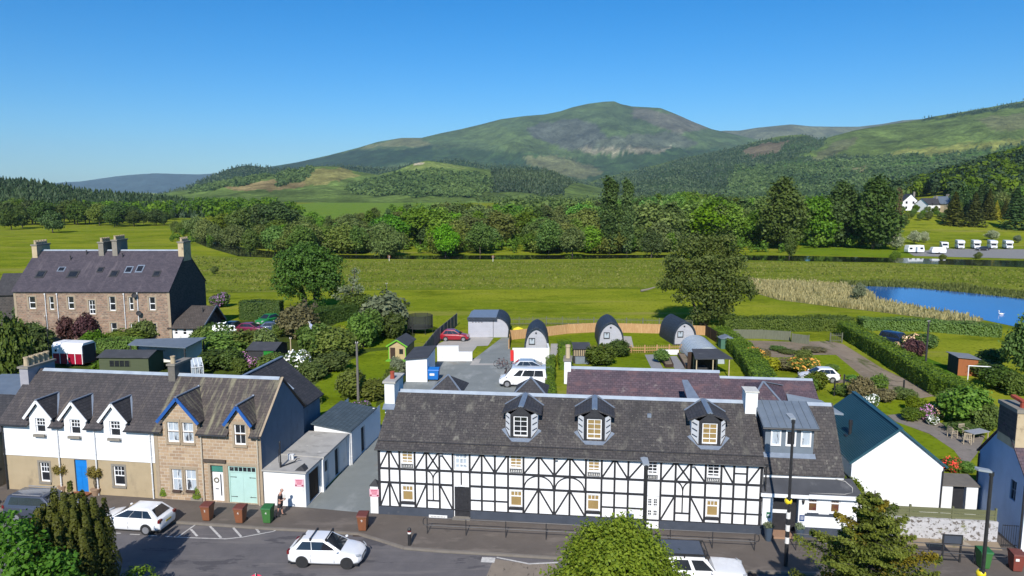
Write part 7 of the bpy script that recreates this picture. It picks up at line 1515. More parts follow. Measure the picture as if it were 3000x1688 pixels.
for i in range(46):       # upright plumes
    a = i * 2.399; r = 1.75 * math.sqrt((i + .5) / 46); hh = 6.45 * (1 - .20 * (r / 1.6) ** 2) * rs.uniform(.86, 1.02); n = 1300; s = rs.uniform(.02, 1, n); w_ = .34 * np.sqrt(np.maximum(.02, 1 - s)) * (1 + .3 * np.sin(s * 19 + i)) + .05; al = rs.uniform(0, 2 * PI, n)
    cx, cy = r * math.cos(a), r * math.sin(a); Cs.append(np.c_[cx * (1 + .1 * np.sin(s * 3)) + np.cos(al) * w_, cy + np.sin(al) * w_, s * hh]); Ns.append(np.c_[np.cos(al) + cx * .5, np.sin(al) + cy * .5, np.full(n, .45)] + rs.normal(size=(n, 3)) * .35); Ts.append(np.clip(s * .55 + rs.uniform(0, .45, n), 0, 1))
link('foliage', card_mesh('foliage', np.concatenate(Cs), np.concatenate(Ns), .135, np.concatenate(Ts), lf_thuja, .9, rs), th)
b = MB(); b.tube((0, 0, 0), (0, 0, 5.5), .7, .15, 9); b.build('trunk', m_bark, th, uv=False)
def leafy(name, label, x, y, blobs, mat, seed, leaf, dens, per, cr, cat='shrub', z=-.14):
    t = thing(name, label, cat, (x, y, z)); link('foliage', crown('foliage', blobs, mat, seed, leaf, dens, per, cr, .6, .3, .6, .8), t)
    b = MB(); [b.path([(0, 0, 0), (bl[0] * .6, bl[1] * .6, bl[2] * .7), bl[:3]], .05, .015, 5) for bl in blobs[:8]]; b.build('stems', m_bark, t, uv=False); return t
leafy('leafy_shrub', 'bright leafy shrub filling the bottom left corner in front of the dark conifer', -20.4, 29.6, [(-1.6, .3, 5.6, 1.0, .9, .8), (-.5, -.2, 4.6, 1.1, 1.0, .8), (.6, -.3, 4.0, 1.0, .9, .8), (-1.6, -.4, 4.3, 1.1, 1, .9), (.2, -.5, 3.1, 1.2, 1, .8), (1.5, -.5, 3.0, 1.1, .9, .8), (-1.1, -.6, 3.0, 1.2, .9, .8), (2.5, -.3, 2.2, .9, .8, .7), (.9, -.8, 1.8, 1.2, .9, .8)], lf_shoot, 430, .24, 5.5, 13, .30)
leafy('leafy_shrub', 'low green shrub at the bottom edge beside the dark conifer shadow', -18.6, 33.7, [(0, 0, .9, .9, .8, .8), (.7, 0, .6, .7, .6, .6), (-.7, .1, .6, .7, .6, .6)], lf_bright, 431, .16, 9, 12, .2)
# reeds and rough grass
rs = np.random.RandomState(440)
def blades(name, poly, n, h, w, mat, label, cat, z=0.0):
    P = [GD(*p)[:2] for p in poly]; xs_ = [p[0] for p in P]; ys_ = [p[1] for p in P]; pts = []
    while len(pts) < n:
        x, y = rs.uniform(min(xs_), max(xs_)), rs.uniform(min(ys_), max(ys_))
        if pip(x, y, P): pts.append((x, y))
    p = np.array(pts); hh = h * rs.uniform(.5, 1.2, n) * (.75 + .35 * np.sin(p[:, 0] * .35) * np.sin(p[:, 1] * .22)); a = rs.uniform(0, PI, n); ww = w * rs.uniform(.6, 1.4, n); lean = rs.normal(size=(n, 2)) * .22 * hh[:, None]
    v = np.zeros((n, 4, 3)); dx = np.c_[np.cos(a), np.sin(a)] * ww[:, None] / 2
    v[:, 0, :2] = p - dx; v[:, 1, :2] = p + dx; v[:, 2, :2] = p + lean + dx * .25; v[:, 3, :2] = p + lean - dx * .25; v[:, 2, 2] = hh; v[:, 3, 2] = hh * .96
    return tag(link(name, quads(name, v, rs.uniform(0, 1, n), mat)), label, cat, kind='stuff')
blades('reeds', [(1880, 702), (1990, 707), (2125, 716), (2195, 738), (2205, 757), (2290, 768), (2390, 788), (2480, 806), (2440, 815), (2330, 800), (2210, 785), (2080, 770), (1960, 755), (1890, 735)], 7500, .95, .28, leafmat('reed_blade', (.17, .15, .06), (.33, .285, .14), .3, .05), 'dry tan reeds around the pond', 'reeds')
blades('sedge', [(2100, 708), (2300, 712), (2440, 724), (2575, 738), (2700, 752), (2700, 768), (2575, 753), (2440, 738), (2300, 725), (2160, 720)], 3500, .9, .3, leafmat('sedge_blade', (.05, .065, .012), (.11, .12, .03), .3, .05), 'dark green sedge along the far pond shore', 'sedge')
blades('tall_grass', [(470, 645), (700, 655), (1300, 658), (1700, 655), (2250, 665), (2600, 678), (2600, 742), (2250, 712), (1900, 700), (1680, 724), (1000, 728), (520, 735), (430, 690)], 14000, .40, .5, leafmat('meadow_blade', (.085, .110, .014), (.15, .15, .03), .3, .05), 'tufts of rough meadow grass', 'grass')
# ------------------------------------------------------------------ vehicles
m_tyre = M('tyre_rubber', (.022, .022, .023), (.03, .03, .03), ns=9, rough=.85)
m_alloy = M('alloy_rim', (.40, .40, .42), (.34, .34, .36), ns=6, rough=.35, metal=.6)
m_trim = M('black_trim', (.022, .022, .024), (.03, .03, .032), ns=6, rough=.5)
m_cglass = M('car_glass', (.012, .016, .022), (.025, .03, .038), ns=.8, rough=.03, spec=.7)
m_plate = M('yellow_plate', (.62, .48, .05), (.58, .44, .05), ns=9, rough=.5); m_plw = M('white_plate', (.7, .7, .66), (.64, .64, .6), ns=9, rough=.5)
m_hl = M('headlamp', (.45, .47, .50), (.30, .32, .35), ns=14, rough=.1, spec=.6); m_tl = M('tail_lamp', (.18, .010, .012), (.12, .008, .01), ns=10, rough=.2, spec=.6)
def paint(name, c): return M('car_paint_' + name, c, tuple(k * .93 for k in c), ns=1.2, rough=.32, spec=.5, coat=.6)
PW = paint('white', (.78, .78, .79))
STY = {   # stations: x/L, half width, bottom, top ; cabin: rear base, front base, rear roof, front roof (x/L); belt, roof half width
    'hatch': dict(st=[(-.50, .74, .42, .74), (-.487, .90, .28, .90), (-.43, .98, .22, .985), (-.28, 1.0, .20, .97), (0, 1.0, .19, .94), (.17, 1.0, .20, .93), (.30, .985, .21, .88), (.40, .95, .22, .80), (.465, .84, .26, .70), (.498, .62, .32, .58)], cab=(-.47, .25, -.325, .01), belt=.93, rw=.70),
    'suv': dict(st=[(-.50, .80, .48, .86), (-.488, .93, .34, 1.02), (-.43, .99, .27, 1.10), (-.2, 1.0, .25, 1.08), (.1, 1.0, .25, 1.06), (.2, 1.0, .25, 1.06), (.32, .985, .26, 1.0), (.42, .95, .27, .93), (.475, .86, .30, .82), (.498, .70, .38, .70)], cab=(-.485, .22, -.43, .07), belt=1.05, rw=.76),
    'van': dict(st=[(-.50, .90, .40, 1.0), (-.493, .97, .30, 1.10), (-.45, 1.0, .25, 1.12), (0, 1.0, .24, 1.12), (.25, 1.0, .24, 1.12), (.36, .985, .25, 1.06), (.44, .95, .26, .94), (.485, .86, .30, .80), (.499, .70, .36, .66)], cab=(-.494, .375, -.475, .235), belt=1.10, rw=.86),
    'truck': dict(st=[(-.50, .92, .55, 1.10), (-.49, .97, .45, 1.18), (-.3, 1.0, .42, 1.20), (.1, 1.0, .42, 1.18), (.16, 1.0, .42, 1.18), (.30, .98, .42, 1.17), (.43, .97, .43, 1.13), (.485, .90, .46, 1.04), (.499, .80, .55, .92)], cab=(-.49, .165, -.46, .06), belt=1.17, rw=.80)}
def car(label, x, y, rz, style, L, W, H, body, rims=None, group=None, cat='car', side=((.05, .315), (.325, .63), (.64, .95)), name='parked_car', wr=.300, wbase=.61, z=0.0, cut=None):
    S = STY[style]; P = thing(name, label, cat, (x, y, z), rz, group); hw = W / 2; b = MB(); rings = []
    for (fx, fw, zb, zt) in S['st']:
        w = hw * fw; half = [(0, zb), (w * .86, zb), (w * .965, zb + .10), (w, zb + (zt - zb) * .45), (w * .985, zt - .14), (w * .90, zt - .015), (w * .55, zt + .015), (0, zt + .025)]
        rings.append([(fx * L, -a, c) for a, c in half] + [(fx * L, a, c) for a, c in half[-2:0:-1]])
    n = len(rings[0]); b.v = [p for r in rings for p in r]
    b.f = [(i * n + j, i * n + (j + 1) % n, (i + 1) * n + (j + 1) % n, (i + 1) * n + j) for i in range(len(rings) - 1) for j in range(n)] + [list(range(n))[::-1], [(len(rings) - 1) * n + j for j in range(n)]]; b.m = [0] * len(b.f)
    r0, f0, r1, f1 = [k * L for k in S['cab']]; zb = S['belt'] - .04; wb_ = hw * .93; wr_ = hw * S['rw']; zr = H - .05
    cab = [(r0, -wb_, zb), (f0, -wb_ * .95, zb), (f0, wb_ * .95, zb), (r0, wb_, zb), (r1, -wr_, zr), (f1, -wr_ * .97, zr), (f1, wr_ * .97, zr), (r1, wr_, zr), (r1 + .12, -wr_ * .82, H), (f1 - .18, -wr_ * .80, H), (f1 - .18, wr_ * .80, H), (r1 + .12, wr_ * .82, H)]
    b.add(cab, [(0, 1, 5, 4), (1, 2, 6, 5), (2, 3, 7, 6), (3, 0, 4, 7), (4, 5, 9, 8), (5, 6, 10, 9), (6, 7, 11, 10), (7, 4, 8, 11), (8, 9, 10, 11)])
    bd = b.build('body', body, P, smooth=True, bevel=.035); bd.modifiers['bevel'].angle_limit = R(24); bd.modifiers['bevel'].harden_normals = False
    C = [Vector(p) for p in cab]
    def pane(name_, q, off, mat=m_cglass):
        nn = (q[1] - q[0]).cross(q[-1] - q[0]).normalized(); ctr = sum(q, Vector()) / len(q)
        if nn.dot(ctr - Vector((0, 0, .8))) < 0: nn = -nn
        m = MB(); m.prism([p + nn * .004 for p in q], nn * off); return m.build(name_, mat, P)
    bl = lambda q, s, t: q[0].lerp(q[1], s).lerp(q[3].lerp(q[2], s), t)
    fr = [C[1], C[2], C[6], C[5]]; pane('windscreen', [bl(fr, .06, .10), bl(fr, .94, .10), bl(fr, .91, .95), bl(fr, .09, .95)], .012)
    re = [C[0], C[3], C[7], C[4]]; pane('rear_window', [bl(re, .09, .26), bl(re, .91, .26), bl(re, .88, .93), bl(re, .12, .93)], .012)
    for sd in ([C[0], C[1], C[5], C[4]], [C[3], C[2], C[6], C[7]]):
        for i, (s0, s1) in enumerate(side): pane('side_window', [bl(sd, s0 + (.05 if i == 0 else 0), .16), bl(sd, s1 + (.0 if i < len(side) - 1 else .015), .16), bl(sd, s1 - (.0 if i < len(side) - 1 else .05), .90), bl(sd, s0 + (.06 if i == 0 else 0), .90)], .010)
    xw = wbase * L / 2
    for sy in (-1, 1):
        for kx in ((-.17, .15) if len(side) < 3 else (-.24, -.03, .19)): q = MB(); q.prism([(kx * L, sy * (hw + .001), .34), (kx * L + .014, sy * (hw + .001), .34), (kx * L + .014, sy * hw * .985, S['belt'] - .16), (kx * L, sy * hw * .985, S['belt'] - .16)], (0, sy * .004, 0)); q.build('panel_gap', m_trim, P)
    for sx in (-1, 1):
        for sy in (-1, 1):
            cx = sx * xw + (.015 * L if style != 'truck' else 0); ya = sy * (hw + .004)
            t = MB(); t.tube((cx, sy * (hw - .20), wr), (cx, sy * (hw + .012), wr), wr, n=20); wheel = t.build('wheel', m_tyre, P)
            a_ = MB(); a_.tube((cx, sy * (hw - .3), wr + .03), (cx, sy * (hw + .002), wr + .03), wr * 1.17, n=20); a_.build('wheel_arch', m_trim, P)
            rm = MB(); rm.tube((cx, sy * (hw + .0), wr), (cx, sy * (hw + .016), wr), wr * .17, n=10)
            for k in range(5):
                a = k * 2 * PI / 5 + .3; rm.beam((cx, sy * (hw + .013), wr), (cx + math.cos(a) * wr * .62, sy * (hw + .013), wr + math.sin(a) * wr * .62), .06, .012, (0, 1, 0))
            rm.lathe([(wr * .60, 0), (wr * .70, 0), (wr * .70, .01), (wr * .60, .01)], (0, 0, 0), 16); q = rm.v[-64:]; rm.v[-64:] = [(cx + p[0], sy * (hw + .010 + p[2]), wr + p[1]) for p in q]
            rm.build('rim', rims or m_alloy, wheel)
    fx = L / 2; zt = S['st'][-3][3]; zl = S['st'][2][3]
    for sy in (-1, 1):
        h = MB(); h.prism([(fx * .90, sy * hw * .93, zt - .10), (fx * .985, sy * hw * .66, zt - .16), (fx * .975, sy * hw * .66, zt - .03), (fx * .87, sy * hw * .90, zt + .01)], (.012, sy * .012, .006)); h.build('headlight', m_hl, P)
        h = MB(); h.box(-fx * .985 - .012, -fx * .93, min(sy * hw * .62, sy * hw * .965), max(sy * hw * .62, sy * hw * .965), zl - .24, zl - .06); h.build('tail_light', m_tl, P)
        mr = MB(); mr.ball((C[1].x - .22, sy * (hw + .07), S['belt'] + .07), .09, .10, .07, 8); mr.build('wing_mirror', body if body is not PW else PW, P, smooth=True)
        for kx in ((-.02,) if len(side) < 3 else (-.18, .06)): dh = MB(); dh.box(kx * L - .09, kx * L + .09, min(sy * hw, sy * (hw + .02)), max(sy * hw, sy * (hw + .02)), S['belt'] - .15, S['belt'] - .12); dh.build('door_handle', body, P)
    g_ = MB(); g_.box(fx * .965, fx + .004, -hw * .42, hw * .42, .42, .58); g_.build('grille', m_trim, P)
    g_ = MB(); g_.box(fx * .99, fx + .016, -.26, .26, .40, .51); g_.build('number_plate', m_plw, P); g_ = MB(); g_.box(-fx - .014, -fx * .985, -.26, .26, .60, .71); g_.build('number_plate', m_plate, P)
    g_ = MB(); g_.box(-fx * .98, -fx * .4, -hw * .9, hw * .9, .20, .26); g_.box(fx * .5, fx * .93, -hw * .9, hw * .9, .20, .25); g_.build('underside', m_trim, P)
    return P
RDZ = -.12
c1 = car('white hatchback with black wheels and two roof bars driving on the road', -10.1, 37.45, R(-4), 'hatch', 4.02, 1.74, 1.48, PW, m_trim, side=((.06, .425), (.44, .93)), name='hatchback_car', z=RDZ)
for x in (-.75, .12):
    q = MB(); q.beam((x, -.66, 1.56), (x, .66, 1.56), .06, .035); 
    for s in (-1, 1): q.box(x - .05, x + .05, s * .60 - .04, s * .60 + .04, 1.43, 1.57)
    q.build('roof_bar', m_trim, c1)
q = MB(); q.box(-1.40, -1.22, -.04, .04, 1.46, 1.51); q.build('roof_aerial', m_trim, c1)
car('white hatchback with silver wheels parked in the bay outside the stone cottage', -22.75, 41.45, R(173), 'hatch', 4.31, 1.80, 1.47, PW, z=RDZ)
c3 = car('dark slate blue estate car with roof rails, half hidden by the conifer', -28.9, 42.75, R(-7), 'suv', 4.65, 1.82, 1.66, paint('slate_blue', (.050, .058, .082)), z=RDZ)
for s in (-1, 1): q = MB(); q.beam((-1.7, s * .66, 1.70), (.2, s * .66, 1.70), .05, .05); q.build('roof_rail', m_alloy, c3)
car('dark grey car cut off by the left edge of the view', -35.3, 43.6, R(-7), 'hatch', 4.3, 1.8, 1.5, paint('grey', (.06, .065, .07)), z=RDZ)
c5 = car('white four by four with dark roof rack driving behind the round tree', 9.55, 34.95, R(-5), 'truck', 4.75, 1.86, 1.86, PW, m_trim, name='off_road_car', wr=.38, z=RDZ, side=((.05, .28), (.34, .62), (.68, .96)))
q = MB(); q.box(-2.15, .15, -.72, .72, 2.02, 2.06); q.build('roof_board', M('blue_grey_board', (.085, .10, .13), (.07, .085, .11), ns=3, rough=.6), c5)
q = MB()
for s in (-1, 1): q.beam((-2.2, s * .76, 2.02), (.35, s * .76, 2.02), .05, .09); [q.box(x - .03, x + .03, s * .70 - .03, s * .70 + .03, 1.80, 2.0) for x in (-1.9, -.8, .25)]
for x in (-2.2, -1.4, -.6, .2, .38): q.beam((x, -.76, 1.99), (x, .76, 1.99), .05, .04)
q.build('roof_rack', m_trim, c5)
car('dark red hatchback parked beside the grey board fence', -7.75, 96.35, R(-4), 'hatch', 3.95, 1.72, 1.5, paint('red', (.30, .010, .022)))
car('white passenger van with black side glass parked in the yard', 1.15, 73.25, R(175), 'van', 4.95, 1.90, 1.95, PW, cat='van', name='parked_van', wr=.34, side=((.02, .30), (.31, .60), (.63, .80)))
c8 = car('silver blue estate car parked directly behind the white van', 2.3, 78.5, R(-3), 'hatch', 4.6, 1.82, 1.52, paint('silver', (.33, .38, .44)))
car('white hatchback parked behind the purple slate roof', 32.6, 75.0, R(176), 'hatch', 4.0, 1.74, 1.5, PW)
car('navy blue off road car parked behind the long hedge', 50.5, 92.9, R(-62), 'suv', 4.6, 1.88, 1.75, paint('navy', (.012, .022, .06)))
car('bright green car parked in front of the tall dark hedge', -37.3, 108.7, R(-112), 'hatch', 4.1, 1.75, 1.5, paint('green', (.02, .20, .04)))
car('dark blue car beside the bright green one', -34.9, 109.0, R(-98), 'hatch', 4.1, 1.75, 1.5, paint('dark_blue', (.015, .022, .04)))
car('crimson purple car in the tenement car park', -37.2, 101.7, R(-6), 'hatch', 4.0, 1.75, 1.45, paint('crimson', (.16, .012, .05)))
car('black car left of the crimson one in the tenement car park', -40.4, 102.2, R(-95), 'hatch', 4.0, 1.75, 1.45, paint('black', (.02, .02, .025)))
car('blue car right of the crimson one in the tenement car park', -34.2, 102.6, R(8), 'hatch', 4.1, 1.75, 1.45, paint('blue', (.025, .05, .12)))
car('small dark car on the hardstanding in front of the motorhomes', 160.5, 246.5, R(178), 'hatch', 4.1, 1.75, 1.45, paint('black', (.02, .02, .025)), z=.03)
m_camp = M('camper_white', (.78, .78, .78), (.72, .72, .73), ns=2, rough=.4, spec=.4); m_strip = M('camper_stripe', (.20, .24, .30), (.16, .19, .24), ns=2)
def motorhome(label, x, y, rz, L=6.2, H=2.95, over=True):
    P = thing('motorhome', label, 'motorhome', (x, y, .03), rz, 'motorhomes parked on the hardstanding'); w = 1.12; b = MB(); f = L / 2
    b.prism([(-f, -w, .35), (f - 1.5, -w, .35), (f - 1.5, -w, 1.75), (f - .55, -w, 2.05), (f - .65, -w, H - .25), (f - 1.5, -w, H), (-f, -w, H)] if over else [(-f, -w, .35), (f - 1.6, -w, .35), (f - 1.6, -w, H), (-f, -w, H)], (0, 2 * w, 0)); b.build('body', m_camp, P, bevel=.08)
    b = MB(); b.prism([(f - 1.5, -.95, .35), (f, -.95, .4), (f - .02, -.95, 1.05), (f - .75, -.95, 1.25), (f - 1.3, -.95, 2.0), (f - 1.5, -.95, 2.0)], (0, 1.9, 0)); b.build('cab', m_camp, P, bevel=.06)
    b = MB(); b.prism([(f - .72, -.80, 1.28), (f - .72, .80, 1.28), (f - 1.20, .74, 1.90), (f - 1.20, -.74, 1.90)], (.02, 0, .015)); b.build('windscreen', m_cglass, P)
    for s in (-1, 1):
        b = MB(); b.box(-f + .8, -f + 2.0, min(s * w, s * (w + .02)), max(s * w, s * (w + .02)), 1.55, 2.15); b.box(-f + 2.7, -f + 3.5, min(s * w, s * (w + .02)), max(s * w, s * (w + .02)), 1.55, 2.1); b.build('side_window', m_cglass, P)
        b = MB(); b.box(f - .04, f + .015, s * .7 - .14, s * .7 + .14, .72, .9); b.build('headlight', m_hl, P)
        for xx in (-f + 1.2, f - .85): b = MB(); b.tube((xx, s * (w - .25), .34), (xx, s * (w + .01), .34), .34, n=14); b.build('wheel', m_tyre, P)
    b = MB(); b.box(f - .06, f + .02, -.5, .5, .55, .7); b.build('grille', m_trim, P)
    return P
m4 = lambda x, y: (2300 + x * .31056, 500 + y * .31056)
for (px_, lab, h, ov) in [(1520, 'grey fronted camper van, leftmost of the parked row', 2.3, False), (1668, 'white motorhome second from left in the parked row', 3.0, True), (1820, 'white motorhome in the middle of the parked row', 3.0, True), (1978, 'white motorhome second from right in the parked row', 2.95, True), (2125, 'white motorhome at the right end of the parked row', 2.9, True)]:
    x, y, _ = G(*m4(px_, 743)); motorhome(lab, x + .8, y + 2.6, R(-112), 6.0 if ov else 5.4, h, ov)
def caravan(label, x, y, rz, L, H):
    P = thing('caravan', label, 'caravan', (x, y, 0), rz, 'touring caravans on the grass'); b = MB(); f = L / 2; w = 1.1
    b.prism([(-f, -w, .45), (f, -w, .45), (f + .1, -w, 1.2), (f - .25, -w, H), (-f + .2, -w, H), (-f - .08, -w, 1.3)], (0, 2 * w, 0)); b.build('body', m_camp, P, bevel=.10)
    for x0, x1 in ((-f + .4, -f + 1.4), (f - 1.5, f - .5)): b = MB(); b.box(x0, x1, -w - .02, -w, 1.35, 1.95); b.build('window', m_cglass, P)
    b = MB(); b.box(-.35, .3, -w - .02, -w - .001, .5, 2.1); b.build('door', m_strip, P)
    for s in (-1, 1): b = MB(); b.tube((0, s * (w - .2), .33), (0, s * w + s * .02, .33), .33, n=14); b.build('wheel', m_tyre, P)
    b = MB(); b.beam((f, 0, .5), (f + 1.3, 0, .45), .1, .1); b.build('drawbar', m_trim, P)
caravan('larger white touring caravan under the hawthorn', 131.5, 236.0, R(6), 5.6, 2.65); caravan('smaller white touring caravan right of the larger one', 137.5, 233.0, R(170), 4.2, 2.2)
# ------------------------------------------------------------------ street furniture
m_bin_b = M('brown_bin_plastic', (.23, .088, .042), (.19, .072, .034), ns=3, rough=.55, spec=.35); m_bin_bl = M('brown_bin_lid', (.15, .045, .035), (.12, .038, .03), ns=3, rough=.6)
m_bin_g = M('green_bin_plastic', (.05, .16, .04), (.042, .135, .035), ns=3, rough=.55, spec=.35); m_bin_gl = M('green_bin_lid', (.02, .13, .04), (.018, .11, .035), ns=3, rough=.55); m_num = M('white_numeral', (.75, .72, .68), (.7, .68, .64), ns=9)
def bin_(label, px, py, mat, lid, num, rz=-.1, pt=None):
    x, y, _ = pt or G(px, py); P = thing('wheelie_bin', label, 'wheelie bin', (x, y + .35, 0), rz, 'wheelie bins on the pavement'); b = MB()
    lo = [(-.22, -.26), (.22, -.26), (.22, .22), (-.22, .22)]; hi = [(-.29, -.36), (.29, -.36), (.29, .34), (-.29, .34)]
    b.add([(*p, .05) for p in lo] + [(*p, .95) for p in hi], [(3, 2, 1, 0), (4, 5, 6, 7)] + [(i, (i + 1) % 4, 4 + (i + 1) % 4, 4 + i) for i in range(4)]); b.box(-.31, .31, -.385, .35, .90, .96); b.build('body', mat, P, bevel=.02)
    b = MB(); b.prism([(-.315, -.41, .965), (-.315, -.36, 1.03), (-.315, .20, 1.09), (-.315, .37, 1.04), (-.315, .37, .965)], (.63, 0, 0)); l = b.build('lid', lid, P, bevel=.02)
    b = MB(); b.tube((-.26, .41, 1.0), (.26, .41, 1.0), .022, n=6); b.build('handle', lid, P)
    for s in (-1, 1): b = MB(); b.tube((s * .20, .26, .10), (s * .27, .26, .10), .10, n=12); b.build('wheel', m_tyre, P)
    if num: text_part('numeral', num, .22, m_num, P, (0, -.352, .70), (R(90 + 6), 0, 0))
    return P
bin_('leftmost brown wheelie bin, standing near the parked white hatchback', 603, 1530, m_bin_b, m_bin_bl, '2', -.12); bin_('brown wheelie bin in front of the mint garage doors', 700, 1537, m_bin_b, m_bin_bl, '4', -.12); bin_('green wheelie bin standing by the white outbuilding', 781, 1537, m_bin_g, m_bin_gl, '4', -.08)
bin_('brown wheelie bin at the kerb by the alley mouth', 1061, 1560, m_bin_b, m_bin_bl, '9', -.05); bin_('green wheelie bin behind the right lamp post', 2891, 1672, m_bin_g, m_bin_gl, None, -.1); b_ = bin_('brown wheelie bin at the bottom right edge below the blue shaded house', 2987, 1680, M('dull_red_bin', (.22, .055, .04), (.18, .045, .033), ns=3, rough=.6), m_bin_bl, None, -.15)
q = MB(); q.box(-.20, -.02, -.372, -.362, .66, .80); q.build('sticker', m_num, b_)
x, y, _ = G(1200, 1597); bo = thing('bollard', 'black bollard with red and white reflective band on the pavement', 'bollard', (x, y, 0)); b = MB(); b.lathe([(.10, 0), (.10, .90), (.11, .92), (.11, .98), (.08, 1.03)], n=14); b.build('post', m_iron, bo)
b = MB(); b.lathe([(.104, .70), (.104, .80)], n=14); b.build('white_band', m_num, bo); b = MB(); b.lathe([(.104, .802), (.104, .88)], n=14); b.build('red_band', m_tl, bo)
# guard rails
m_galv = M('galvanised_rail', (.055, .055, .06), (.04, .04, .045), ns=6, rough=.45, metal=.3)
def railing(label, pa, pb, gap=2.45, curl=(True, True)):
    A, B = Vector(G(*pa)), Vector(G(*pb)); P = thing('guard_railing', label, 'railing', A, math.atan2(B.y - A.y, B.x - A.x)); L = (B - A).length; n = round(L / gap)
    for z in (.52, .98): b = MB(); b.tube((0, 0, z), (L, 0, z), .026, n=6); b.build('rail', m_galv, P)
    for k in range(n + 1): b = MB(); u = min(L - .04, max(.04, L * k / n)); b.tube((u, 0, 0), (u, 0, 1.0), .028, n=6); b.build('post', m_galv, P)
    for c, u, s in ((curl[0], 0, -1), (curl[1], L, 1)):
        if c: b = MB(); b.path([(u, 0, .98), (u + s * .14, 0, .94), (u + s * .2, 0, .8), (u + s * .2, 0, .65), (u + s * .14, 0, .54), (u, 0, .52)], .026); b.build('end_loop', m_galv, P)
railing('black guard railing along the pavement in front of the inn', (1250, 1563), (2212, 1613)); railing('guard railing right of the inn entrance in front of the rubble wall', (2329, 1612), (2990, 1662), curl=(True, False))
sp_ = thing('street_nameplate', 'long white street nameplate low on the dark plinth of the inn', 'sign', (-8.3, 43.04, 0), HA); b = MB(); b.box(3.2, 4.35, -.16, -.12, -.02, .17); b.build('plate', m_wframe, sp_)
for k in range(10): b = MB(); b.box(3.33 + k * .09, 3.385 + k * .09, -.164, -.161, .045, .115); b.build('lettering', m_sillst, sp_)
for u in (3.3, 4.25): b = MB(); b.box(u - .03, u + .03, -.12, -.08, -.05, .1); b.build('post', m_iron, sp_)
# lamps and crossing beacons
m_yel = M('yellow_beacon', (.80, .62, .02), (.72, .55, .02), ns=4, rough=.35, spec=.4)
def lamp(label, x, y, H, head_rz, beacon=None, name='lamp_post', z0=0):
    P = thing(name, label, 'lamp post', (x, y, z0)); b = MB(); b.tube((0, 0, 0), (0, 0, 1.2), .105, n=12); b.tube((0, 0, 1.2), (0, 0, H - .1), .085, .07, n=12); b.build('pole', m_iron, P)
    hd = thing('x', 'x', 'x') if False else None
    b = MB(); b.tube((0, 0, H - .14), (0, 0, H + .02), .10, n=10); b.beam((0, 0, H), (.42 * math.cos(head_rz), .42 * math.sin(head_rz), H + .06), .10, .07); a = b.build('bracket', m_iron, P)
    b = MB(); c, s = math.cos(head_rz), math.sin(head_rz); f = lambda u, v, z: (u * c - v * s, u * s + v * c, z); b.prism([f(.05, -.14, H + .02), f(.62, -.17, H + .10), f(.70, 0, H + .11), f(.62, .17, H + .10), f(.05, .14, H + .02)], (0, 0, .09)); h = b.build('lamp_head', M('grey_lamp_head', (.30, .33, .36), (.25, .275, .30), ns=3, rough=.5), P)
    b = MB(); b.prism([f(.12, -.11, H + .015), f(.58, -.13, H + .085), f(.58, .13, H + .085), f(.12, .11, H + .015)], (0, 0, -.012)); b.build('lens', m_hl, h)
    if beacon:
        b = MB(); b.ball((0, .11, beacon), .205, n=18); b.build('beacon_globe', m_yel, P, smooth=True); b = MB(); [b.lathe([(.112, z), (.112, z + .35)], n=12) for z in (1.30, 2.0, 2.70)]; b.build('white_band', m_num, P); b = MB(); [b.lathe([(.110, z), (.110, z + .349)], n=12) for z in (1.6505, 2.3505)]; b.build('black_band', m_iron, P)
        b = MB(); b.lathe([(.09, beacon + .17), (.14, beacon + .20), (.09, beacon + .24)], n=12); b.build('beacon_collar', m_iron, P)
lamp('tall black lamp post with yellow crossing beacon beside the inn entrance', 14.75, 36.66, 8.1, R(90), 3.62); lamp('tall black lamp post with yellow crossing beacon at the bottom right', 20.75, 29.95, 7.95, R(172), 3.25, z0=0)
lamp('black lamp post with grey head rising behind the round tree', 6.05, 31.2, 7.85, R(90), None, z0=-.12)
dz = thing('round_sign', 'round red traffic sign seen from above at the bottom edge', 'sign', (-11.85, 31.4, -.12)); b = MB(); b.tube((0, 0, 0), (0, 0, 2.66), .035, n=8); b.build('pole', m_iron, dz)
b = MB(); b.tube((0, .07, 2.18), (0, .09, 2.18), .36, n=26); o = b.build('disc', M('red_sign_face', (.70, .045, .10), (.64, .04, .09), ns=4, rough=.5), dz); b = MB(); b.tube((0, -.04, 2.50), (0, -.04, 2.66), .014, n=6); b.build('finial', m_num, dz)
nb = thing('notice_lectern', 'black framed information panel on two legs by the railing', 'notice board', G(2785, 1646), R(-7)); b = MB(); b.box(-.52, .52, -.03, .03, 1.02, 1.56); p_ = b.build('panel', m_iron, nb); b = MB(); b.box(-.44, .44, -.045, -.03, 1.08, 1.50); b.build('panel_face', m_plinth, p_)
for s in (-1, 1): b = MB(); b.box(s * .45 - .04, s * .45 + .04, -.04, .04, 0, 1.02); b.build('leg', m_iron, nb)
b = MB(); b.box(-.41, .41, -.02, .02, .12, .17); b.build('crossbar', m_iron, nb)
gt = thing('iron_gate', 'dark iron railing gate between rubble wall and blue shaded house', 'gate', (27.75, 38.75, 0), R(-8)); b = MB(); [b.tube((k * .12, 0, 0), (k * .12, 0, 1.35), .012, n=5) for k in range(9)]; b.build('bars', m_iron, gt); b = MB(); [b.beam((0, 0, z), (.96, 0, z), .03, .03) for z in (.15, 1.3)]; b.build('frame', m_iron, gt)
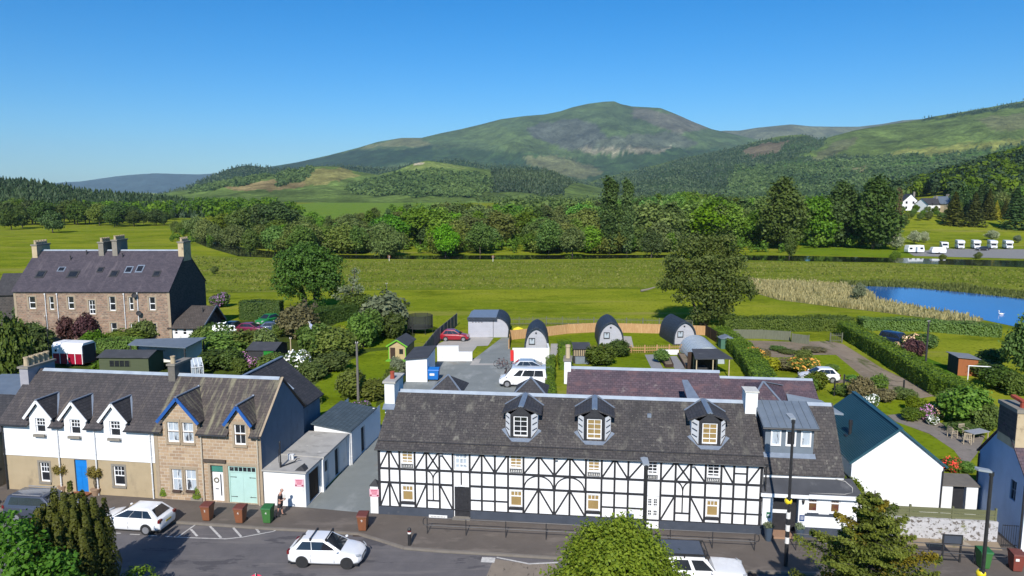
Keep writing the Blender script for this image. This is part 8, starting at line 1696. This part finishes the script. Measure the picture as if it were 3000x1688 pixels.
# pots and planters
def pot_tree(label, px, py):
    x, y, _ = G(px, py); P = thing('potted_tree', label, 'potted tree', (x, y + .3, 0), 0, 'standard trees in pots by the blue door'); b = MB(); b.lathe([(.20, 0), (.30, .38), (.33, .40), (.33, .46), (.28, .46)], n=14); b.build('pot', M('weathered_pot', (.34, .23, .15), (.27, .18, .12), ns=4, rough=.95), P)
    b = MB(); b.path([(0, 0, .4), (.05, 0, .9), (-.02, 0, 1.35)], .035, .02, 6); b.path([(0, 0, .4), (-.12, 0, .9), (.05, .02, 1.3)], .025, .015, 6); [b.path([(0, 0, 1.1), (.3 * math.cos(k * 1.6), .3 * math.sin(k * 1.6), 1.5)], .015, .006, 4) for k in range(4)]; b.build('stem', m_bark, P)
    link('crown', crown('crown', [(0, 0, 1.62, .46, .46, .36), (.25, 0, 1.5, .28, .28, .26), (-.25, 0, 1.55, .28, .28, .26)], leafmat('leaf_pot_tree', (.075, .06, .012), (.20, .16, .03), .25, .05), 500 + px, .085, 60, 9, .12, .4), P)
pot_tree('potted standard tree left of the blue door', 178, 1446); pot_tree('potted standard tree right of the blue door', 274, 1456)
def box_cone(label, px, py):
    x, y, _ = G(px, py); P = thing('planter', label, 'planter', (x, y + .25, 0), CA, 'stone planters by the stone cottage'); b = MB(); b.box(-.42, .42, -.2, .2, 0, .24); b.build('trough', m_sillst, P, bevel=.02)
    rs = np.random.RandomState(px); n = 900; t = rs.uniform(0, 1, n) ** 1.3; a = rs.uniform(0, 2 * PI, n); r = .33 * np.sqrt(np.maximum(0, 1 - t ** 1.7)); C = np.c_[np.cos(a) * r, np.sin(a) * r, .22 + t * .72]; link('topiary', card_mesh('topiary', C, np.c_[np.cos(a), np.sin(a), np.full(n, .5)] + rs.normal(size=(n, 3)) * .4, .07, rs.uniform(0, 1, n), lf_hedge, 1.1, rs), P)
    b = MB(); b.lathe([(.27, .2), (.22, .5), (.02, .85)], n=10); b.build('topiary_core', m_bark, P)
box_cone('clipped box cone in a trough left of the bay windows', 479, 1462); box_cone('clipped box cone in a trough right of the bay windows', 576, 1470)
def planter(label, px, py):
    x, y, _ = G(px, py); P = thing('planter', label, 'planter', (x, y + .2, 0), 0, 'tall planters at the inn entrance'); b = MB(); b.lathe([(.17, 0), (.27, .78), (.27, .82), (.22, .82)], n=14); b.build('pot', M('blue_grey_glaze', (.06, .085, .12), (.05, .07, .10), ns=3, rough=.4), P); link('foliage', crown('foliage', [(0, 0, .9, .26, .26, .2)], lf_grey, px, .09, 90, 9, .08, .3), P)
planter('tall blue grey planter left of the inn entrance', 2254, 1588); planter('tall blue grey planter right of the inn entrance', 2345, 1592)
# yard things
x, y, _ = G(1150 + 545 * .2135, 880 + 1115 * .2135); dp = thing('waste_container', 'blue wheeled waste container beside the yard store', 'waste container', (x, y + .6, 0), R(-3)); b = MB(); b.add([(-.60, -.45, .18), (.60, -.45, .18), (.60, .45, .18), (-.60, .45, .18), (-.68, -.55, 1.15), (.68, -.55, 1.15), (.68, .55, 1.15), (-.68, .55, 1.15)], [(3, 2, 1, 0), (0, 1, 5, 4), (1, 2, 6, 5), (2, 3, 7, 6), (3, 0, 4, 7), (4, 5, 6, 7)]); m_bl = M('blue_plastic', (.015, .16, .50), (.012, .13, .43), ns=3, rough=.5); b.build('body', m_bl, dp)
b = MB(); b.prism([(-.72, -.60, 1.16), (-.72, -.55, 1.26), (-.72, .1, 1.42), (-.72, .58, 1.32), (-.72, .58, 1.16)], (1.44, 0, 0)); b.build('lid', m_bl, dp); b = MB(); b.box(-.25, .25, -.535, -.515, .62, .86); b.build('label_plate', m_num, dp)
for sx in (-1, 1):
    for sy in (-1, 1): b = MB(); b.tube((sx * .5, sy * .38 - .03, .09), (sx * .5, sy * .38 + .03, .09), .09, n=10); b.build('wheel', m_tyre, dp)
b = MB(); b.box(-.18, .18, -.12, .12, .5, 1.75); b.v = [(p[0] + .0, p[1] + 82.2, p[2]) for p in b.v]; tag(b.build('red_cabinet', M('red_cabinet', (.65, .03, .03), (.6, .03, .03), ns=3, rough=.5)), 'red cabinet on the end of the cream yard wall', 'cabinet')
x, y, _ = G(1150 + 1725 * .2135, 880 + 488 * .2135); b = MB(); b.ball((x, y + .5, .45), .95, .5, .75, 9); tag(b.build('yellow_cover', M('yellow_sheet', (.72, .60, .03), (.66, .54, .03), ns=5, rough=.6)), 'bright yellow covered garden item on the back lawn', 'garden cover')
def bicycle(label, x, y, rz):
    P = thing('bicycle', label, 'bicycle', (x, y, 0), rz, 'bicycles in the yard'); 
    for cx in (-.52, .52):
        b = MB(); n = 18
        for i in range(n): b.tube((cx + .34 * math.cos(2 * PI * i / n), 0, .34 + .34 * math.sin(2 * PI * i / n)), (cx + .34 * math.cos(2 * PI * (i + 1) / n), 0, .34 + .34 * math.sin(2 * PI * (i + 1) / n)), .022, n=5, caps=False)
        for k in range(6): b.tube((cx, 0, .34), (cx + .33 * math.cos(k * PI / 3), 0, .34 + .33 * math.sin(k * PI / 3)), .006, n=3, caps=False)
        b.build('wheel', m_tyre, P)
    b = MB(); [b.tube(p, q, .018, n=6) for p, q in (((-.52, 0, .34), (-.1, 0, .32)), ((-.1, 0, .32), (.38, 0, .78)), ((-.2, 0, .82), (.38, 0, .80)), ((-.1, 0, .32), (-.22, 0, .9)), ((-.52, 0, .34), (-.2, 0, .82)), ((.52, 0, .34), (.36, 0, .95)))]; b.build('frame', m_bin_bl, P)
    b = MB(); b.box(-.34, -.10, -.07, .07, .9, .95); b.build('saddle', m_trim, P); b = MB(); b.tube((.36, -.27, .98), (.36, .27, .98), .016, n=6); b.build('handlebar', m_trim, P)
bicycle('bicycle leaning by the larch fence end, nearer the fence', -1.3, 81.7, R(20)); bicycle('bicycle standing in front of the other bicycle in the yard', -.9, 80.3, R(-12)); bicycle('bicycle beside the front of the silver estate car', -.7, 77.0, R(80))
# poles
def pole(name, label, px, py, top, r, cat='pole', mat=None, crossbar=False):
    x, y, _ = G(px, py); h = V(px, top, y)[2]; P = thing(name, label, cat, (x, y, 0)); b = MB(); b.tube((0, 0, -.1), (0, 0, h), r, r * .75, 9); b.build('pole', mat or m_fgrey, P)
    if crossbar: b = MB(); b.beam((-.5, 0, h - .25), (.5, 0, h - .25), .09, .1); b.build('crossarm', m_fgrey, P)
    for s in (-1, 1): b = MB(); b.tube((s * .1, 0, h - .1), (s * .1, 0, h + .06), .03, n=6); b.build('insulator', m_num, P)
    return P, h
pole('telegraph_pole', 'wooden telegraph pole standing on the lower garden lawn', 1050, 1186, 1003, .13); pole('telegraph_pole', 'dark telegraph pole in the right hand garden', 2712, 1062, 940, .12, mat=m_bwood); pole('garden_post', 'pale wooden post beside the bright green shed', 853, 1048, 990, .08, 'post', m_tanst); pole('marker_post', 'thin bare post at the field edge near the trampoline', 1135, 935, 830, .05, 'post'); pole('aerial_mast', 'thin dark mast behind the tall left chimney', 148, 1085, 925, .05, 'mast', m_bwood)
P_, h_ = pole('flagpole', 'white flagpole with limp blue and white flag in the garden', 910, 1040, 943, .04, 'flagpole', m_wframe)
rs = np.random.RandomState(9); b = MB()
for k in range(7): b.poly([(.04 + .04 * math.sin(k * 1.3), -.03, h_ - .15 - k * .26), (.30 + .05 * math.cos(k * 2.0), .05 * (-1) ** k, h_ - .35 - k * .26), (.26 + .05 * math.cos(k * 2.0 + 1), -.05 * (-1) ** k, h_ - .62 - k * .26), (.04 + .04 * math.sin(k * 1.3 + 1.3), -.03, h_ - .41 - k * .26)])
b.build('flag', M('blue_white_flag', (.02, .08, .40), (.75, .75, .78), ns=3.0, rough=.9), P_)
go = thing('goal_frame', 'white football goal frame on the dark grass by the long hedge', 'goal', G(2100 + 2100 * .3494, 900 + 648 * .3494), R(-14)); 
for n_, a, c in (('post', (0, 0, 0), (0, 0, 2.0)), ('post', (2.9, 0, 0), (2.9, 0, 2.0)), ('crossbar', (-.04, 0, 2.0), (2.94, 0, 2.0))): b = MB(); b.tube(a, c, .05, n=8); b.build(n_, m_wframe, go)
m_teak = M('pale_teak', (.42, .35, .25), (.34, .28, .20), ns=4, rough=.85)
tb = thing('garden_table', 'pale grey garden table on the stone patio', 'table', (37.7, 56.6, 0), R(20)); b = MB(); b.box(-.9, .9, -.45, .45, .70, .75); b.build('tabletop', M('grey_table', (.30, .31, .33), (.25, .26, .28), ns=3), tb)
for sx in (-1, 1):
    for sy in (-1, 1): b = MB(); b.box(sx * .8 - .035, sx * .8 + .035, sy * .36 - .035, sy * .36 + .035, 0, .70); b.build('leg', m_teak, tb)
def chair(label, x, y, rz):
    P = thing('garden_chair', label, 'chair', (x, y, 0), rz, 'wooden chairs round the patio table'); b = MB(); b.box(-.28, .28, -.25, .25, .42, .46); b.build('seat', m_teak, P); b = MB(); b.box(-.28, .28, .22, .26, .85, .93); [b.box(-.26 + k * .12, -.21 + k * .12, .225, .255, .46, .85) for k in range(5)]; b.build('backrest', m_teak, P)
    for sx in (-1, 1):
        b = MB(); b.box(sx * .27 - .03, sx * .27 + .03, -.25, .22, .62, .66); b.build('armrest', m_teak, P)
        for sy in (-1, 1): b = MB(); b.box(sx * .26 - .028, sx * .26 + .028, sy * .23 - .028, sy * .23 + .028, 0, .64); b.build('leg', m_teak, P)
chair('wooden garden chair nearest the lawn, its back to the camera', 36.35, 55.7, R(160)); chair('wooden garden chair at the left end of the patio table', 36.1, 57.2, R(95)); chair('wooden garden chair at the far side of the patio table', 37.3, 57.7, R(10))
sw_ = thing('swan', 'white swan swimming on the blue pond', 'swan', (80.1, 116.8, .02), R(165)); sw_.scale = (.72,) * 3; b = MB(); b.ball((0, 0, .16), .50, .26, .22, 12); b.prism([(-.40, -.08, .22), (-.40, .08, .22), (-.72, 0, .34)], (0, 0, .05)); b.path([(.38, 0, .18), (.52, 0, .42), (.46, 0, .68), (.40, 0, .82), (.50, 0, .92), (.62, 0, .86)], .075, .05, 8); b.ball((.56, 0, .88), .09, .065, .065, 8); b.build('body', m_num, sw_, smooth=True); b = MB(); b.tube((.63, 0, .87), (.74, 0, .82), .035, .015, 6); b.build('beak', m_orange, sw_)
for lab, xd, yd in (('orange and white lifebuoy on a post by the river, right one', 1241, 655), ('pale lifebuoy post by the river near the alder, left one', 985, 655)):
    x, y, _ = GD(xd, yd); P = thing('lifebuoy_post', lab, 'lifebuoy', (x, y - 4, 0), 0); b = MB(); b.box(-.06, .06, -.04, .04, 0, 1.7); b.build('post', m_num, P); b = MB(); n = 14
    for i in range(n): b.tube((.36 * math.cos(2 * PI * i / n), -.1, 1.45 + .36 * math.sin(2 * PI * i / n)), (.36 * math.cos(2 * PI * (i + 1) / n), -.1, 1.45 + .36 * math.sin(2 * PI * (i + 1) / n)), .09, n=6, caps=False)
    b.build('ring', m_bin_b, P)
lg = MB(); lg.path([(0, 0, .25), (1.6, .5, .5), (3.0, .8, .9)], .25, .12, 7); tag(lg.build('fallen_log', m_barkp, loc=GD(1612, 735), uv=False), 'grey fallen log lying in the meadow', 'log')

# ------------------------------------------------------------------ the pedestrian
m_skin = M('skin', (.52, .28, .20), (.46, .24, .17), ns=6, rough=.6); m_black_cloth = M('black_cloth', (.022, .022, .026), (.032, .032, .036), ns=8, rough=.95)
def skinned(name, verts, edges, radii, mat, parent, sub=2):
    me = bpy.data.meshes.new(name); me.from_pydata([Vector(v) for v in verts], edges, []); o = bpy.data.objects.new(name, me); COL.objects.link(o); o.parent = parent
    md = o.modifiers.new('skin', 'SKIN'); md.use_smooth_shade = True; sv = me.skin_vertices[0].data
    for i, r in enumerate(radii): sv[i].radius = (r, r) if not hasattr(r, '__len__') else r
    sv[0].use_root = True; s = o.modifiers.new('sub', 'SUBSURF'); s.levels = sub; s.render_levels = sub; me.materials.append(mat); return o
x, y, _ = G(822, 1512); man = thing('person', 'bald person in black t-shirt and shorts looking down at a phone by the white outbuilding', 'person', (x, y, 0), R(12))
# faces +x (to the right of the view); y is his left
J = [(0, 0, .93), (.01, 0, 1.10), (.03, 0, 1.30), (.05, 0, 1.44), (.08, 0, 1.53), (.12, 0, 1.60), (.13, 0, 1.68),
     (.03, .19, 1.40), (-.03, .23, 1.12), (.20, .14, 1.05), (.03, -.19, 1.40), (-.02, -.24, 1.12), (.22, -.12, 1.06),
     (.0, .10, .88), (.08, .12, .50), (.10, .12, .10), (.0, -.10, .88), (-.10, -.13, .50), (-.24, -.13, .12), (.22, .13, .05), (-.11, -.13, .05)]
E_ = [(0, 1), (1, 2), (2, 3), (3, 4), (4, 5), (5, 6), (3, 7), (7, 8), (8, 9), (3, 10), (10, 11), (11, 12), (0, 13), (13, 14), (14, 15), (0, 16), (16, 17), (17, 18), (15, 19), (18, 20)]
RAD = [.125, .125, .135, .10, .055, .075, .085, .062, .045, .030, .062, .045, .030, .088, .060, .040, .088, .060, .040, .03, .03]
skinned('body', J, E_, RAD, m_skin, man)
skinned('t_shirt', [(0, 0, .90), (.01, 0, 1.10), (.03, 0, 1.30), (.05, 0, 1.42), (.03, .19, 1.39), (-.02, .225, 1.20), (.03, -.19, 1.39), (-.02, -.235, 1.20)], [(0, 1), (1, 2), (2, 3), (3, 4), (4, 5), (3, 6), (6, 7)], [.175, .165, .175, .13, .085, .075, .085, .075], m_black_cloth, man)
skinned('shorts', [(0, 0, .94), (.0, .10, .82), (.06, .12, .56), (.0, -.10, .82), (-.08, -.13, .56)], [(0, 1), (1, 2), (0, 3), (3, 4)], [.170, .130, .105, .130, .105], m_black_cloth, man)
for (ax, ay) in ((.13, .12), (-.21, -.13)): b = MB(); b.ball((ax + .07, ay, .05), .15, .055, .06, 10); b.build('shoe', m_tyre, man, smooth=True)
hd = MB(); hd.ball((.14, 0, 1.665), .100, .078, .118, 14); head = hd.build('head', m_skin, man, smooth=True)
fc = MB(); fc.prism([(.225, -.014, 1.66), (.225, .014, 1.66), (.252, 0, 1.635)], (0, 0, -.018)); fc.build('nose', m_skin, head)
for s in (-1, 1): b = MB(); b.ball((.222, s * .034, 1.675), .012, .012, .009, 6); b.build('eye', m_tyre, head); b = MB(); b.ball((.13, s * .080, 1.655), .024, .012, .034, 6); b.build('ear', m_skin, head)
b = MB(); b.box(.218, .230, -.024, .024, 1.606, 1.613); b.build('mouth', m_tl, head)
hr = MB(); hr.ball((.115, 0, 1.68), .095, .083, .105, 12); hr.v = [(p[0], p[1], min(p[2], 1.735)) for p in hr.v]; hr.build('hair', M('grey_stubble', (.30, .26, .24), (.26, .22, .20), ns=20, rough=1), head, smooth=True)
for s, (wx, wy, wz) in ((1, (.20, .14, 1.05)), (-1, (.22, -.12, 1.06))):
    d = Vector((.06, -s * .05, .02)); p0 = Vector((wx, wy, wz)); vs = [p0, p0 + d * .9]; es = [(0, 1)]; rr_h = [.026, (.036, .018)]
    for k in range(4):
        base = p0 + d * .95 + Vector((0, 0, .024 - .016 * k)); L_ = (.060, .068, .064, .050)[k]; vs += [base, base + Vector((L_ * .5, -s * L_ * .45, .004)), base + Vector((L_ * .55, -s * L_ * .95, .018))]; n0 = len(vs) - 3; es += [(1, n0), (n0, n0 + 1), (n0 + 1, n0 + 2)]; rr_h += [.0095, .0085, .0075]
    vs += [p0 + d * .5 + Vector((.012, 0, .03)), p0 + d * .8 + Vector((.03, -s * .01, .05))]; es += [(0, len(vs) - 2), (len(vs) - 2, len(vs) - 1)]; rr_h += [.011, .009]
    skinned('hand', vs, es, rr_h, m_skin, man, 1)
ph = thing('mobile_phone', 'small dark phone held by the bald person', 'phone', (x, y, 0), R(12)); b = MB(); b.box(.285, .355, -.075, .075, 1.085, 1.095); b.build('case', m_trim, ph)
# ------------------------------------------------------------------ the air between here and the mountain
hz = MB(); hz.box(-14000, 14000, -300, 13200, -3, 830); hm = bpy.data.materials.new('haze_air'); hm.use_nodes = True; nt = hm.node_tree; nt.nodes.remove(nt.nodes['Principled BSDF'])
pv_ = nt.nodes.new('ShaderNodeVolumePrincipled'); pv_.inputs['Density'].default_value = 4.0e-5; pv_.inputs['Color'].default_value = (.58, .82, 1.0, 1); pv_.inputs['Anisotropy'].default_value = 0.0
nt.links.new(pv_.outputs[0], nt.nodes['Material Output'].inputs['Volume'])
tag(hz.build('haze', hm, uv=False), 'thin blue haze over the valley', 'haze', kind='stuff')
scene.cycles.volume_bounces = 0
